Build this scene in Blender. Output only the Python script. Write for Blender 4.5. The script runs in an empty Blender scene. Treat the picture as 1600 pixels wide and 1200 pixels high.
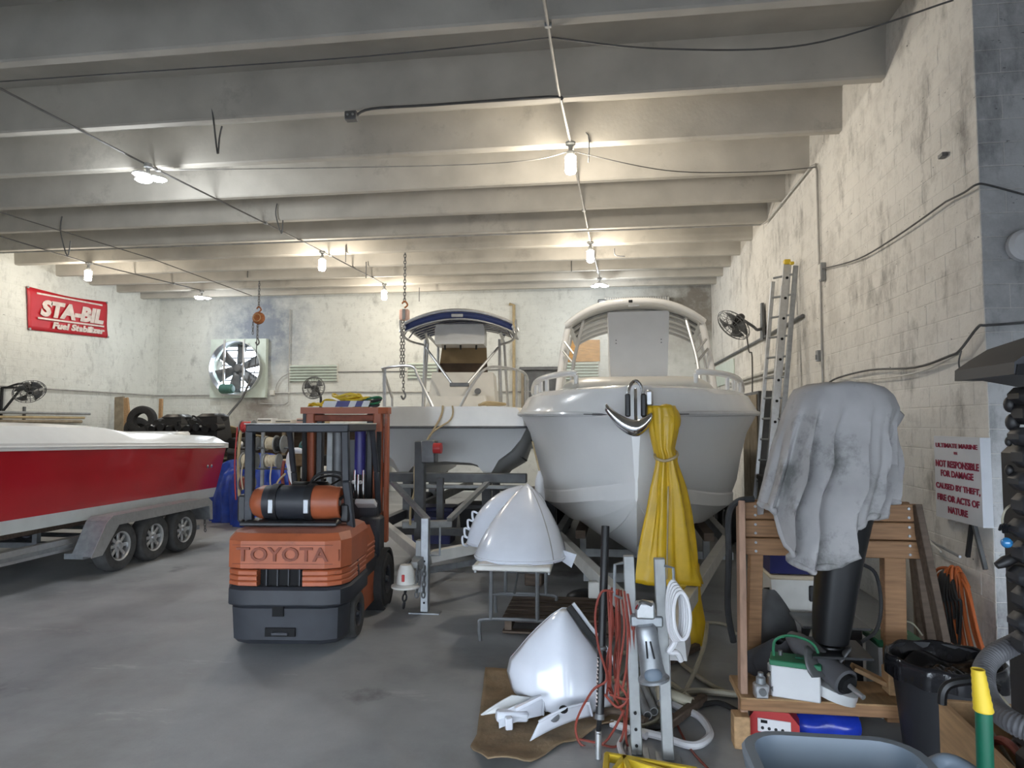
import bpy, bmesh, math, random
from mathutils import Vector, Matrix, Euler
random.seed(7)
scn = bpy.context.scene
COL = scn.collection
R = math.radians
PI = math.pi

# ------------------------------------------------------------------ camera, daylight, exposure
CAM_H = 2.05
F_PX = 1060.0
PITCH = math.atan(61 / F_PX)
YAW = math.atan(141 * math.cos(PITCH) / F_PX)
cam = bpy.data.cameras.new('camera')
cam.sensor_width = 36.0
cam.lens = 36.0 * F_PX / 1600.0
cam.clip_start = 0.05
camo = bpy.data.objects.new('camera', cam)
COL.objects.link(camo)
camo.location = (0, 0, CAM_H)
camo.rotation_euler = (PI / 2 + PITCH, 0, YAW)
scn.camera = camo

world = bpy.data.worlds.new('overcast_daylight')
scn.world = world
world.use_nodes = True
wbg = world.node_tree.nodes['Background']
wbg.inputs['Color'].default_value = (0.78, 0.88, 1.0, 1)
wbg.inputs['Strength'].default_value = 6.0
scn.view_settings.view_transform = 'Standard'
scn.view_settings.look = 'None'
scn.view_settings.gamma = 1.0
scn.view_settings.use_curve_mapping = False
scn.view_settings.exposure = 1.1

# ------------------------------------------------------------------ room measures (metres)
WX = 3.15          # right wall plane
LX = -14.1         # left wall plane
BY = 20.0          # back wall plane
PIER = 6.05        # where the right wall ends and the room widens
RX2 = 7.2          # right wall of the wide part
FY = -4.0          # open front of the building
ZB = 5.885          # underside of the beams
ZS = 6.45          # underside of the roof slab

_Rt = Vector((math.cos(YAW), math.sin(YAW), 0))
_Fw = Vector((-math.sin(YAW) * math.cos(PITCH), math.cos(YAW) * math.cos(PITCH), math.sin(PITCH)))
_Up = Vector((math.sin(YAW) * math.sin(PITCH), -math.cos(YAW) * math.sin(PITCH), math.cos(PITCH)))
def _ray(x, y):
    return _Rt * ((x - 800) / F_PX) - _Up * ((y - 600) / F_PX) + _Fw
def G(x, y, z=0.0):          # surveyed point on a level plane
    d = _ray(x, y); t = (z - CAM_H) / d.z
    return Vector((d.x * t, d.y * t, z))
def PY(x, y, Y):             # surveyed point on a cross plane
    d = _ray(x, y); t = Y / d.y
    return Vector((d.x * t, Y, CAM_H + d.z * t))
def PX(x, y, X):             # surveyed point on a side plane
    d = _ray(x, y); t = X / d.x
    return Vector((X, d.y * t, CAM_H + d.z * t))

# ------------------------------------------------------------------ materials
MATS = {}
def M(key, col=None, rough=0.5, metal=0.0, var=0.12, scale=6.0, bump=0.0, bscale=40.0, dirt=None, dscale=1.5, dth=0.55, spec=0.5, coat=0.0, alpha=1.0, trans=0.0, aniso=None):
    if col is None:
        return MATS[key]
    m = bpy.data.materials.new(key); MATS[key] = m
    m.use_nodes = True
    nt = m.node_tree; N = nt.nodes; L = nt.links
    b = N['Principled BSDF']
    b.inputs['Roughness'].default_value = rough
    b.inputs['Metallic'].default_value = metal
    b.inputs['Specular IOR Level'].default_value = spec
    if coat: b.inputs['Coat Weight'].default_value = coat; b.inputs['Coat Roughness'].default_value = 0.08
    if alpha < 1: b.inputs['Alpha'].default_value = alpha
    if trans: b.inputs['Transmission Weight'].default_value = trans
    geo = N.new('ShaderNodeNewGeometry')
    vec = geo.outputs['Position']
    if aniso:
        mp = N.new('ShaderNodeVectorMath'); mp.operation = 'MULTIPLY'
        mp.inputs[1].default_value = aniso
        L.new(vec, mp.inputs[0]); vec = mp.outputs[0]
    n1 = N.new('ShaderNodeTexNoise'); n1.inputs['Scale'].default_value = scale; n1.inputs['Detail'].default_value = 5
    L.new(vec, n1.inputs['Vector'])
    rmp = N.new('ShaderNodeValToRGB')
    rmp.color_ramp.elements[0].position = 0.3; rmp.color_ramp.elements[1].position = 0.72
    c = Vector(col)
    lo = c * (1 - var); hi = c * (1 + var * 0.6)
    rmp.color_ramp.elements[0].color = (*lo, 1)
    rmp.color_ramp.elements[1].color = (min(hi.x, 1), min(hi.y, 1), min(hi.z, 1), 1)
    L.new(n1.outputs['Fac'], rmp.inputs['Fac'])
    out = rmp.outputs['Color']
    if dirt:
        n2 = N.new('ShaderNodeTexNoise'); n2.inputs['Scale'].default_value = dscale; n2.inputs['Detail'].default_value = 8; n2.inputs['Roughness'].default_value = 0.7
        L.new(vec, n2.inputs['Vector'])
        r2 = N.new('ShaderNodeValToRGB')
        r2.color_ramp.elements[0].position = dth; r2.color_ramp.elements[1].position = dth + 0.14
        L.new(n2.outputs['Fac'], r2.inputs['Fac'])
        mx = N.new('ShaderNodeMix'); mx.data_type = 'RGBA'
        L.new(r2.outputs['Color'], mx.inputs['Factor'])
        L.new(out, mx.inputs['A']); mx.inputs['B'].default_value = (*dirt, 1)
        out = mx.outputs['Result']
    L.new(out, b.inputs['Base Color'])
    if bump:
        n3 = N.new('ShaderNodeTexNoise'); n3.inputs['Scale'].default_value = bscale; n3.inputs['Detail'].default_value = 4
        L.new(vec, n3.inputs['Vector'])
        bp = N.new('ShaderNodeBump'); bp.inputs['Strength'].default_value = bump; bp.inputs['Distance'].default_value = 0.01
        L.new(n3.outputs['Fac'], bp.inputs['Height']); L.new(bp.outputs['Normal'], b.inputs['Normal'])
    return m
def emit(key, col, s):
    m = bpy.data.materials.new(key); MATS[key] = m; m.use_nodes = True
    b = m.node_tree.nodes['Principled BSDF']
    b.inputs['Base Color'].default_value = (*col, 1)
    b.inputs['Emission Color'].default_value = (*col, 1); b.inputs['Emission Strength'].default_value = s
    return m

def wall_paint(key, base, grey, tint, stain_th, streak=0.4, dark_patches=()):
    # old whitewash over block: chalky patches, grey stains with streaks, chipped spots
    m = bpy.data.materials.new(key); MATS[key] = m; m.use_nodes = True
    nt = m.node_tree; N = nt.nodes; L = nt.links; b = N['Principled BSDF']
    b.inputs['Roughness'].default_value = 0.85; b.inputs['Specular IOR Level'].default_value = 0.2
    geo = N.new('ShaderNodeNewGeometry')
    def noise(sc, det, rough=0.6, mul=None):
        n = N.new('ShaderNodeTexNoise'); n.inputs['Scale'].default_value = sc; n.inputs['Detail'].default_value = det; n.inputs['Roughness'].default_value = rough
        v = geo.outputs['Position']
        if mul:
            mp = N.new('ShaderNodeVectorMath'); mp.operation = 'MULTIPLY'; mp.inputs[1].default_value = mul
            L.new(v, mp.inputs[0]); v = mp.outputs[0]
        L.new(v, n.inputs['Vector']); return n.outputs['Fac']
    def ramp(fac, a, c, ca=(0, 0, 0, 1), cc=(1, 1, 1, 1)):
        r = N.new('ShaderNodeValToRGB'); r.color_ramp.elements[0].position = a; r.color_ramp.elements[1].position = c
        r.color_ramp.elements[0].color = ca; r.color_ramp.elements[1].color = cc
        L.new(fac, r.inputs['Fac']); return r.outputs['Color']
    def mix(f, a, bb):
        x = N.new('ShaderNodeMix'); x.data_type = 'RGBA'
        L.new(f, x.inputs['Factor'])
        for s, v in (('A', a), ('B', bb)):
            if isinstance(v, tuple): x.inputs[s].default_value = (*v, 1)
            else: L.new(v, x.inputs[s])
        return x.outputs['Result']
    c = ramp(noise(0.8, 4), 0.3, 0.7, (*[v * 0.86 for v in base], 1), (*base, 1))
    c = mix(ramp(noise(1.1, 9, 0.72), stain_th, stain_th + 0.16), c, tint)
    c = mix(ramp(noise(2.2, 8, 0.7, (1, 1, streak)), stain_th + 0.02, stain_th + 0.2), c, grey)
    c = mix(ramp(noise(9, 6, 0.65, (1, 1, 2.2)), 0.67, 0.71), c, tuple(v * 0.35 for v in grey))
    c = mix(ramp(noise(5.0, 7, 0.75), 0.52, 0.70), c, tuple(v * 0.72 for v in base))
    for ctr, rad, col in dark_patches:          # grime blown out round the fan and a darker brown corner patch
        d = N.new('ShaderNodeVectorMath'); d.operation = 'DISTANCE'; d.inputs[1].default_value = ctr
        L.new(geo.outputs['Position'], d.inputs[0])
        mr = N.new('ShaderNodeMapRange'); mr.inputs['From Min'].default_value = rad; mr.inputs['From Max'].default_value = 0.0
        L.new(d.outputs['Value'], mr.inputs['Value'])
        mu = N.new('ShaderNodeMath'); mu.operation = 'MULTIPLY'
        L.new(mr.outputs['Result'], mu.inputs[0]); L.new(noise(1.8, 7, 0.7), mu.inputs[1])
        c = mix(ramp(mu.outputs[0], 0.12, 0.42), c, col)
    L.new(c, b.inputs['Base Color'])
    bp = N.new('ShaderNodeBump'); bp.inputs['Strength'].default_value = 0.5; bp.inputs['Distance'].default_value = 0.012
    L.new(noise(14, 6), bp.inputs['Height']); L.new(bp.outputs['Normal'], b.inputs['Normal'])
    return m

def floor_mat():
    m = bpy.data.materials.new('concrete_floor'); MATS['concrete_floor'] = m; m.use_nodes = True
    nt = m.node_tree; N = nt.nodes; L = nt.links; b = N['Principled BSDF']
    geo = N.new('ShaderNodeNewGeometry')
    def noise(sc, det, rough, mul=(1, 1, 1)):
        n = N.new('ShaderNodeTexNoise'); n.inputs['Scale'].default_value = sc; n.inputs['Detail'].default_value = det; n.inputs['Roughness'].default_value = rough
        mp = N.new('ShaderNodeVectorMath'); mp.operation = 'MULTIPLY'; mp.inputs[1].default_value = mul
        L.new(geo.outputs['Position'], mp.inputs[0]); L.new(mp.outputs[0], n.inputs['Vector']); return n.outputs['Fac']
    r = N.new('ShaderNodeValToRGB'); e = r.color_ramp.elements
    e[0].position = 0.28; e[0].color = (0.15, 0.157, 0.165, 1); e[1].position = 0.75; e[1].color = (0.46, 0.475, 0.49, 1)
    k = e.new(0.5); k.color = (0.31, 0.322, 0.335, 1)
    L.new(noise(0.55, 9, 0.62), r.inputs['Fac'])
    r2 = N.new('ShaderNodeValToRGB'); r2.color_ramp.elements[0].position = 0.6; r2.color_ramp.elements[1].position = 0.78
    L.new(noise(1.3, 8, 0.75, (0.35, 1.4, 1)), r2.inputs['Fac'])
    mx = N.new('ShaderNodeMix'); mx.data_type = 'RGBA'; L.new(r2.outputs['Color'], mx.inputs['Factor'])
    L.new(r.outputs['Color'], mx.inputs['A']); mx.inputs['B'].default_value = (0.60, 0.61, 0.61, 1)
    r3 = N.new('ShaderNodeValToRGB'); r3.color_ramp.elements[0].position = 0.62; r3.color_ramp.elements[1].position = 0.72
    L.new(noise(0.9, 6, 0.6, (1, 0.8, 1)), r3.inputs['Fac'])
    mx2 = N.new('ShaderNodeMix'); mx2.data_type = 'RGBA'; L.new(r3.outputs['Color'], mx2.inputs['Factor'])
    L.new(mx.outputs['Result'], mx2.inputs['A']); mx2.inputs['B'].default_value = (0.12, 0.122, 0.126, 1)
    L.new(mx2.outputs['Result'], b.inputs['Base Color'])
    rr = N.new('ShaderNodeMapRange'); rr.inputs['To Min'].default_value = 0.32; rr.inputs['To Max'].default_value = 0.75
    L.new(noise(1.1, 5, 0.6), rr.inputs['Value']); L.new(rr.outputs['Result'], b.inputs['Roughness'])
    b.inputs['Specular IOR Level'].default_value = 0.4
    bp = N.new('ShaderNodeBump'); bp.inputs['Strength'].default_value = 0.15; bp.inputs['Distance'].default_value = 0.01
    L.new(noise(30, 5, 0.6), bp.inputs['Height']); L.new(bp.outputs['Normal'], b.inputs['Normal'])
floor_mat()
wall_paint('whitewash_right', (0.74, 0.72, 0.68), (0.26, 0.25, 0.235), (0.52, 0.50, 0.47), 0.52, 0.55)
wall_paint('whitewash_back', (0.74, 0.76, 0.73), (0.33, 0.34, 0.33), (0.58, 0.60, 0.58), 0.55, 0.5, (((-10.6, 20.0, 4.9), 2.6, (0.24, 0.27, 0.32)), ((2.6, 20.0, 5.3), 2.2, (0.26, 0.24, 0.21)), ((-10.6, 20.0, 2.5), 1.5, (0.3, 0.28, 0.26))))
wall_paint('whitewash_pier_shaded', (0.60, 0.60, 0.60), (0.2, 0.2, 0.2), (0.4, 0.4, 0.4), 0.48)  # right wall whitewash darkened: the pier's shade is put into the colour
M('mortar', (0.50, 0.49, 0.47), 0.9, var=0.2, scale=3)
M('beam_concrete', (0.50, 0.475, 0.425), 0.85, var=0.16, scale=1.6, bump=0.2, bscale=20, dirt=(0.32, 0.30, 0.27), dscale=0.9, dth=0.58)
M('low_bounce_ground', (0.10, 0.10, 0.105), 0.9, var=0.2, scale=2)
M('soffit_concrete', (0.42, 0.40, 0.36), 0.9, var=0.15, scale=1.5)
M('white_gel', (0.82, 0.82, 0.81), 0.22, var=0.03, coat=0.4)
M('cream_gel', (0.74, 0.71, 0.64), 0.3, var=0.05, coat=0.2)
M('grey_gel', (0.60, 0.61, 0.61), 0.3, var=0.06, coat=0.2)
M('hull_white', (0.74, 0.745, 0.74), 0.28, var=0.05, scale=1.5, coat=0.3)
M('hull_bottom', (0.50, 0.50, 0.49), 0.45, var=0.1)
M('cat_hull', (0.50, 0.50, 0.49), 0.35, var=0.07, scale=2)
M('red_paint', (0.46, 0.014, 0.022), 0.22, var=0.12, scale=1.2, coat=0.5)
M('red_plain', (0.45, 0.03, 0.03), 0.45, var=0.15)
M('pale_bottom', (0.62, 0.64, 0.63), 0.4, var=0.08)
M('orange_paint', (0.40, 0.105, 0.042), 0.45, var=0.18, scale=4, dirt=(0.13, 0.05, 0.03), dscale=3.5, dth=0.60, bump=0.05)
M('orange_worn', (0.43, 0.17, 0.12), 0.55, var=0.2, scale=5, dirt=(0.3, 0.09, 0.04), dscale=5, dth=0.5)
M('orange_dark', (0.24, 0.06, 0.028), 0.6, var=0.3, scale=12)
M('truck_grey', (0.030, 0.033, 0.041), 0.5, var=0.25, scale=5, dirt=(0.075, 0.075, 0.082), dscale=4, dth=0.62)
M('black_metal', (0.02, 0.021, 0.024), 0.45, var=0.25)
M('black_plastic', (0.010, 0.0105, 0.012), 0.4, var=0.2)
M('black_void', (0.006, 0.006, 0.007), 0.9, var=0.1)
M('black_rubber', (0.022, 0.022, 0.023), 0.8, var=0.3, scale=20)
M('tyre_worn', (0.055, 0.055, 0.055), 0.85, var=0.35, scale=10)
M('galv', (0.36, 0.38, 0.40), 0.45, 0.75, var=0.18, scale=14)
M('galv_dull', (0.33, 0.34, 0.34), 0.6, 0.35, var=0.2, scale=8)
M('alu', (0.55, 0.56, 0.57), 0.38, 0.8, var=0.1, scale=20)
M('chrome', (0.75, 0.76, 0.78), 0.12, 1.0, var=0.04)
M('steel_dark', (0.16, 0.165, 0.17), 0.5, 0.5, var=0.25)
M('frame_grey', (0.13, 0.135, 0.14), 0.6, 0.2, var=0.3, scale=6)
M('conduit', (0.42, 0.41, 0.39), 0.5, 0.5, var=0.2)
M('conduit_dark', (0.10, 0.10, 0.10), 0.6, 0.2, var=0.3)
M('conduit_white', (0.62, 0.61, 0.57), 0.7, var=0.15)
M('wood', (0.30, 0.16, 0.075), 0.65, var=0.3, scale=7, aniso=(0.6, 4, 8), dirt=(0.25, 0.12, 0.05), dscale=4, dth=0.62)
M('wood_pale', (0.42, 0.26, 0.13), 0.65, var=0.25, scale=6, aniso=(4, 0.7, 6))
M('wood_pink', (0.36, 0.22, 0.15), 0.7, var=0.25, scale=6, aniso=(5, 5, 0.8))
M('wood_grey', (0.30, 0.25, 0.18), 0.75, var=0.3, scale=6)
M('wood_old', (0.115, 0.082, 0.06), 0.8, var=0.35, scale=6, aniso=(0.8, 5, 5))
M('plywood', (0.55, 0.30, 0.10), 0.6, var=0.3, scale=5, aniso=(1, 1, 5))
M('yellow_cloth', (0.68, 0.43, 0.015), 0.45, var=0.18, scale=5, coat=0.1, bump=0.25, bscale=14)
M('yellow_plain', (0.70, 0.50, 0.03), 0.5, var=0.15)
M('tarp_grey', (0.40, 0.39, 0.39), 0.85, var=0.16, scale=4, dirt=(0.20, 0.20, 0.195), dscale=3.2, dth=0.53, bump=0.4, bscale=9)
M('tarp_blue', (0.015, 0.06, 0.40), 0.4, var=0.35, scale=6, bump=0.6, bscale=7)
M('blue_plastic', (0.015, 0.04, 0.40), 0.25, var=0.3, scale=9, bump=0.4, bscale=12)
M('navy_canvas', (0.015, 0.03, 0.12), 0.7, var=0.2)
M('navy_plastic', (0.01, 0.012, 0.09), 0.4, var=0.2)
M('purple_cyl', (0.03, 0.025, 0.18), 0.4, var=0.2)
M('white_plastic', (0.70, 0.70, 0.71), 0.4, var=0.05)
M('white_soft', (0.63, 0.62, 0.58), 0.55, var=0.1)
M('white_wrap', (0.70, 0.73, 0.80), 0.2, var=0.04, coat=0.5, bump=0.12, bscale=6)
M('cream_plain', (0.58, 0.50, 0.36), 0.6, var=0.15)
M('tan', (0.48, 0.38, 0.22), 0.7, var=0.2)
M('green_plain', (0.02, 0.17, 0.08), 0.5, var=0.15)
M('green_pole', (0.005, 0.10, 0.055), 0.35, var=0.1)
M('teal', (0.02, 0.16, 0.18), 0.45, var=0.2)
M('motor_green', (0.06, 0.16, 0.14), 0.5, var=0.2)
M('panel_mint', (0.62, 0.70, 0.64), 0.5, var=0.08)
M('banner_red', (0.48, 0.012, 0.025), 0.5, var=0.12, scale=3)
M('banner_white', (0.70, 0.62, 0.58), 0.6, var=0.2, scale=8)
M('sign_white', (0.66, 0.68, 0.72), 0.5, var=0.05)
M('sign_red', (0.30, 0.02, 0.06), 0.6, var=0.3, scale=20)
M('rust', (0.28, 0.10, 0.035), 0.8, var=0.3, scale=15)
M('cord_orange', (0.46, 0.11, 0.025), 0.55, var=0.2)
M('cord_red', (0.24, 0.045, 0.03), 0.55, var=0.2)
M('hose_cream', (0.42, 0.39, 0.30), 0.5, var=0.2)
M('hose_white', (0.66, 0.66, 0.68), 0.45, var=0.06)
M('hose_grey', (0.10, 0.10, 0.108), 0.6, var=0.15)
M('bin_grey', (0.16, 0.20, 0.25), 0.5, var=0.08)
M('bin_dark', (0.021, 0.022, 0.026), 0.55, var=0.15)
M('bag_black', (0.012, 0.012, 0.015), 0.18, var=0.2, bump=0.5, bscale=12)
M('cardboard', (0.24, 0.17, 0.10), 0.9, var=0.3, scale=6, bump=0.6, bscale=30)
M('engine_black', (0.013, 0.012, 0.013), 0.5, var=0.4, scale=9)
M('smoked', (0.30, 0.21, 0.11), 0.12, var=0.25, scale=2)
M('smoked_dark', (0.07, 0.045, 0.03), 0.12, var=0.2)
M('glassy', (0.72, 0.76, 0.74), 0.05, var=0.02, alpha=0.22)
M('poly_clear', (0.65, 0.67, 0.68), 0.15, var=0.02, alpha=0.14)
M('blue_lens', (0.03, 0.2, 0.45), 0.1, var=0.1, coat=1)
M('skin_pink', (0.62, 0.42, 0.36), 0.6, var=0.1)
M('cloth_dark', (0.05, 0.05, 0.055), 0.9, var=0.3)
emit('bulb_warm', (1.0, 0.90, 0.74), 28.0)
emit('bulb_cool', (0.88, 0.96, 1.0), 28.0)

# ------------------------------------------------------------------ mesh helpers
ORG = {}
def smooth_pts(pts, sub=6, closed=False):
    P = [Vector(p) for p in pts]; n = len(P); out = []
    rng = range(n if closed else n - 1)
    for i in rng:
        if closed: a, b, c, d = P[(i - 1) % n], P[i], P[(i + 1) % n], P[(i + 2) % n]
        else: a, b, c, d = P[max(i - 1, 0)], P[i], P[i + 1], P[min(i + 2, n - 1)]
        for k in range(sub):
            t = k / sub
            out.append(0.5 * ((2 * b) + (c - a) * t + (2 * a - 5 * b + 4 * c - d) * t * t + (3 * b - a - 3 * c + d) * t ** 3))
    if not closed: out.append(P[-1])
    return out
class MB:
    def __init__(s, mtx=None):
        s.v = []; s.f = []; s.m = mtx
    def add(s, vs, fs):
        o = len(s.v)
        for p in vs:
            p = Vector(p)
            s.v.append(s.m @ p if s.m else p)
        s.f += [tuple(i + o for i in q) for q in fs]
        return s
    def box(s, c, d, rot=None, bev=0.0):
        c = Vector(c); hx, hy, hz = d[0] / 2, d[1] / 2, d[2] / 2
        rm = None
        if rot is not None: rm = (Matrix.Rotation(rot, 3, 'Z') if isinstance(rot, (int, float)) else Euler(rot).to_matrix())
        if not bev:
            vs = [Vector((x, y, z)) for x in (-hx, hx) for y in (-hy, hy) for z in (-hz, hz)]
            fs = [(0, 1, 3, 2), (4, 6, 7, 5), (0, 4, 5, 1), (2, 3, 7, 6), (0, 2, 6, 4), (1, 5, 7, 3)]
        else:
            b = min(bev, hx * .98, hy * .98, hz * .98)
            vs = []; idx = {}
            S = (-1, 1)
            for x in S:
                for y in S:
                    for z in S:
                        for a in range(3):
                            q = [x * hx, y * hy, z * hz]
                            for k in range(3):
                                if k != a: q[k] -= (x, y, z)[k] * b
                            idx[(x, y, z, a)] = len(vs); vs.append(Vector(q))
            fs = []
            for a in range(3):
                u, w = [(1, 2), (2, 0), (0, 1)][a]
                for sg in S:
                    loop = []
                    for su, sw in ((-1, -1), (1, -1), (1, 1), (-1, 1)):
                        k = [0, 0, 0]; k[a] = sg; k[u] = su; k[w] = sw
                        loop.append(idx[(*k, a)])
                    fs.append(tuple(loop if sg > 0 else loop[::-1]))
            for a in range(3):          # edges running along a
                u, w = [(1, 2), (2, 0), (0, 1)][a]
                for su in S:
                    for sw in S:
                        k0 = [0, 0, 0]; k0[u] = su; k0[w] = sw
                        k1 = list(k0); k0[a] = -1; k1[a] = 1
                        q = (idx[(*k0, u)], idx[(*k1, u)], idx[(*k1, w)], idx[(*k0, w)])
                        fs.append(q if su * sw < 0 else q[::-1])
            for x in S:
                for y in S:
                    for z in S:
                        t = (idx[(x, y, z, 0)], idx[(x, y, z, 1)], idx[(x, y, z, 2)])
                        fs.append(t if x * y * z > 0 else t[::-1])
        if rm: vs = [rm @ p for p in vs]
        return s.add([p + c for p in vs], fs)
    def bar(s, p0, p1, w, h, up=(0, 0, 1), bev=0.0):
        p0, p1 = Vector(p0), Vector(p1); d = p1 - p0; ln = d.length; d.normalize()
        up = Vector(up)
        if abs(d.dot(up)) > 0.98: up = Vector((0, 1, 0))
        x = d.cross(up).normalized(); z = x.cross(d).normalized()
        t = MB(); t.box((0, 0, 0), (w, ln, h), bev=bev)
        mid = (p0 + p1) / 2
        return s.add([mid + x * q.x + d * q.y + z * q.z for q in t.v], t.f)
    def tube(s, pts, r, n=8, closed=False, cap=True):
        P = [Vector(p) for p in pts]; m = len(P)
        rs = r if isinstance(r, (list, tuple)) else [r] * m
        vs = []; fs = []; nrm = None
        for i, p in enumerate(P):
            if closed: t = P[(i + 1) % m] - P[i - 1]
            else: t = P[min(i + 1, m - 1)] - P[max(i - 1, 0)]
            if t.length < 1e-9: t = Vector((0, 0, 1))
            t.normalize()
            if nrm is None:
                a = Vector((0, 0, 1)) if abs(t.z) < 0.9 else Vector((1, 0, 0))
                nrm = t.cross(a).normalized()
            else:
                nrm = (nrm - t * nrm.dot(t))
                if nrm.length < 1e-6: nrm = t.orthogonal()
                nrm.normalize()
            bn = t.cross(nrm)
            for k in range(n):
                a = 2 * PI * k / n
                vs.append(p + (nrm * math.cos(a) + bn * math.sin(a)) * rs[i])
        for i in range(m if closed else m - 1):
            j = (i + 1) % m
            for k in range(n):
                k2 = (k + 1) % n
                fs.append((i * n + k, i * n + k2, j * n + k2, j * n + k))
        if cap and not closed:
            fs.append(tuple(range(n - 1, -1, -1))); fs.append(tuple((m - 1) * n + k for k in range(n)))
        return s.add(vs, fs)
    def cyl(s, p0, p1, r, r1=None, n=16):
        return s.tube([p0, p1], [r, r if r1 is None else r1], n)
    def lathe(s, prof, o=(0, 0, 0), ax=(0, 0, 1), n=24, close=False):
        ax = Vector(ax).normalized(); u = ax.orthogonal().normalized()
        if abs(ax.z) > 0.99: u = Vector((1, 0, 0))
        w = ax.cross(u); o = Vector(o); m = len(prof)
        vs = [o + ax * z + (u * math.cos(2 * PI * k / n) + w * math.sin(2 * PI * k / n)) * r for r, z in prof for k in range(n)]
        fs = []
        for i in range(m if close else m - 1):
            j = (i + 1) % m
            for k in range(n):
                k2 = (k + 1) % n
                fs.append((i * n + k, i * n + k2, j * n + k2, j * n + k))
        if not close:
            if prof[0][0] > 1e-6: fs.append(tuple(range(n - 1, -1, -1)))
            if prof[-1][0] > 1e-6: fs.append(tuple((m - 1) * n + k for k in range(n)))
        return s.add(vs, fs)
    def loft(s, rings, closed=True, caps=True):
        n = len(rings[0]); vs = [p for r in rings for p in r]; fs = []
        for i in range(len(rings) - 1):
            for k in range(n if closed else n - 1):
                k2 = (k + 1) % n
                fs.append((i * n + k, i * n + k2, (i + 1) * n + k2, (i + 1) * n + k))
        if caps and closed:
            fs.append(tuple(range(n - 1, -1, -1))); fs.append(tuple((len(rings) - 1) * n + k for k in range(n)))
        return s.add(vs, fs)
    def grid(s, nu, nv, fn, cu=False):
        vs = [fn(i / nu if cu else i / (nu - 1), j / (nv - 1)) for j in range(nv) for i in range(nu)]
        fs = []
        for j in range(nv - 1):
            for i in range(nu if cu else nu - 1):
                i2 = (i + 1) % nu
                fs.append((j * nu + i, j * nu + i2, (j + 1) * nu + i2, (j + 1) * nu + i))
        return s.add(vs, fs)
    def plate(s, poly, off):           # flat polygon given thickness along off
        off = Vector(off); n = len(poly); P = [Vector(p) for p in poly]
        vs = P + [p + off for p in P]
        fs = [tuple(range(n - 1, -1, -1)), tuple(range(n, 2 * n))]
        for k in range(n):
            k2 = (k + 1) % n; fs.append((k, k2, k2 + n, k + n))
        return s.add(vs, fs)
    def sphere(s, c, r, nu=12, nv=8, sq=(1, 1, 1)):
        c = Vector(c)
        prof = [(max(math.sin(PI * j / nv), 1e-4), -math.cos(PI * j / nv)) for j in range(nv + 1)]
        vs = [c + Vector((math.cos(2 * PI * k / nu) * p * r * sq[0], math.sin(2 * PI * k / nu) * p * r * sq[1], z * r * sq[2])) for p, z in prof for k in range(nu)]
        fs = [(j * nu + k, j * nu + (k + 1) % nu, (j + 1) * nu + (k + 1) % nu, (j + 1) * nu + k) for j in range(nv) for k in range(nu)]
        return s.add(vs, fs)
    def build(s, name, mat, parent=None, smooth=True, ang=38, thick=0.0, sub=0, fix=True, kind=None):
        o0 = ORG.get(parent.name, Vector()) if parent else None
        if parent is None:
            lo = Vector((min(p.x for p in s.v), min(p.y for p in s.v), min(p.z for p in s.v)))
            hi = Vector((max(p.x for p in s.v), max(p.y for p in s.v), max(p.z for p in s.v)))
            o0 = Vector(((lo.x + hi.x) / 2, (lo.y + hi.y) / 2, lo.z))
        me = bpy.data.meshes.new(name)
        me.from_pydata([tuple(p - o0) for p in s.v], [], s.f)
        if fix:
            bm = bmesh.new(); bm.from_mesh(me)
            bmesh.ops.recalc_face_normals(bm, faces=bm.faces[:]); bm.to_mesh(me); bm.free()
        me.materials.append(M(mat) if isinstance(mat, str) else mat)
        if smooth:
            me.shade_smooth(); me.set_sharp_from_angle(angle=R(ang))
        o = bpy.data.objects.new(name, me); COL.objects.link(o)
        if parent:
            o.parent = parent
        else:
            o.location = o0
        ORG[o.name] = o0.copy()
        if sub:
            md = o.modifiers.new('subsurf', 'SUBSURF'); md.levels = sub; md.render_levels = sub
        if thick:
            md = o.modifiers.new('solid', 'SOLIDIFY'); md.thickness = thick; md.offset = 0
        if kind: o['kind'] = kind
        return o
def tag(o, label, cat, group=None):
    o['label'] = label; o['category'] = cat
    if group: o['group'] = group
    return o
def thing(name, loc, label, cat, group=None):
    o = bpy.data.objects.new(name, None); COL.objects.link(o)
    o.location = loc; ORG[o.name] = Vector(loc); o.empty_display_size = 0.1
    return tag(o, label, cat, group)
def struct(o):
    o['kind'] = 'structure'; return o
def dup_part(src, parent, delta):        # a copy of a part sharing its mesh, moved by delta (parent at the same origin)
    c = src.copy(); COL.objects.link(c); c.parent = parent
    c.location = src.location + Vector(delta)
    for ch in src.children:
        d = ch.copy(); COL.objects.link(d); d.parent = c
    return c
def text_mesh(txt, size, ext=0.002, bold=0.0, shear=0.0, space=1.0):
    cu = bpy.data.curves.new('lettering', 'FONT')
    cu.body = txt; cu.size = size; cu.extrude = ext; cu.offset = bold; cu.shear = shear; cu.space_character = space
    cu.align_x = 'CENTER'; cu.align_y = 'CENTER'; cu.resolution_u = 3
    ob = bpy.data.objects.new('lettering', cu); COL.objects.link(ob)
    dg = bpy.context.evaluated_depsgraph_get()
    me = bpy.data.meshes.new_from_object(ob.evaluated_get(dg))
    bpy.data.objects.remove(ob); bpy.data.curves.remove(cu)
    return me
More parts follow.
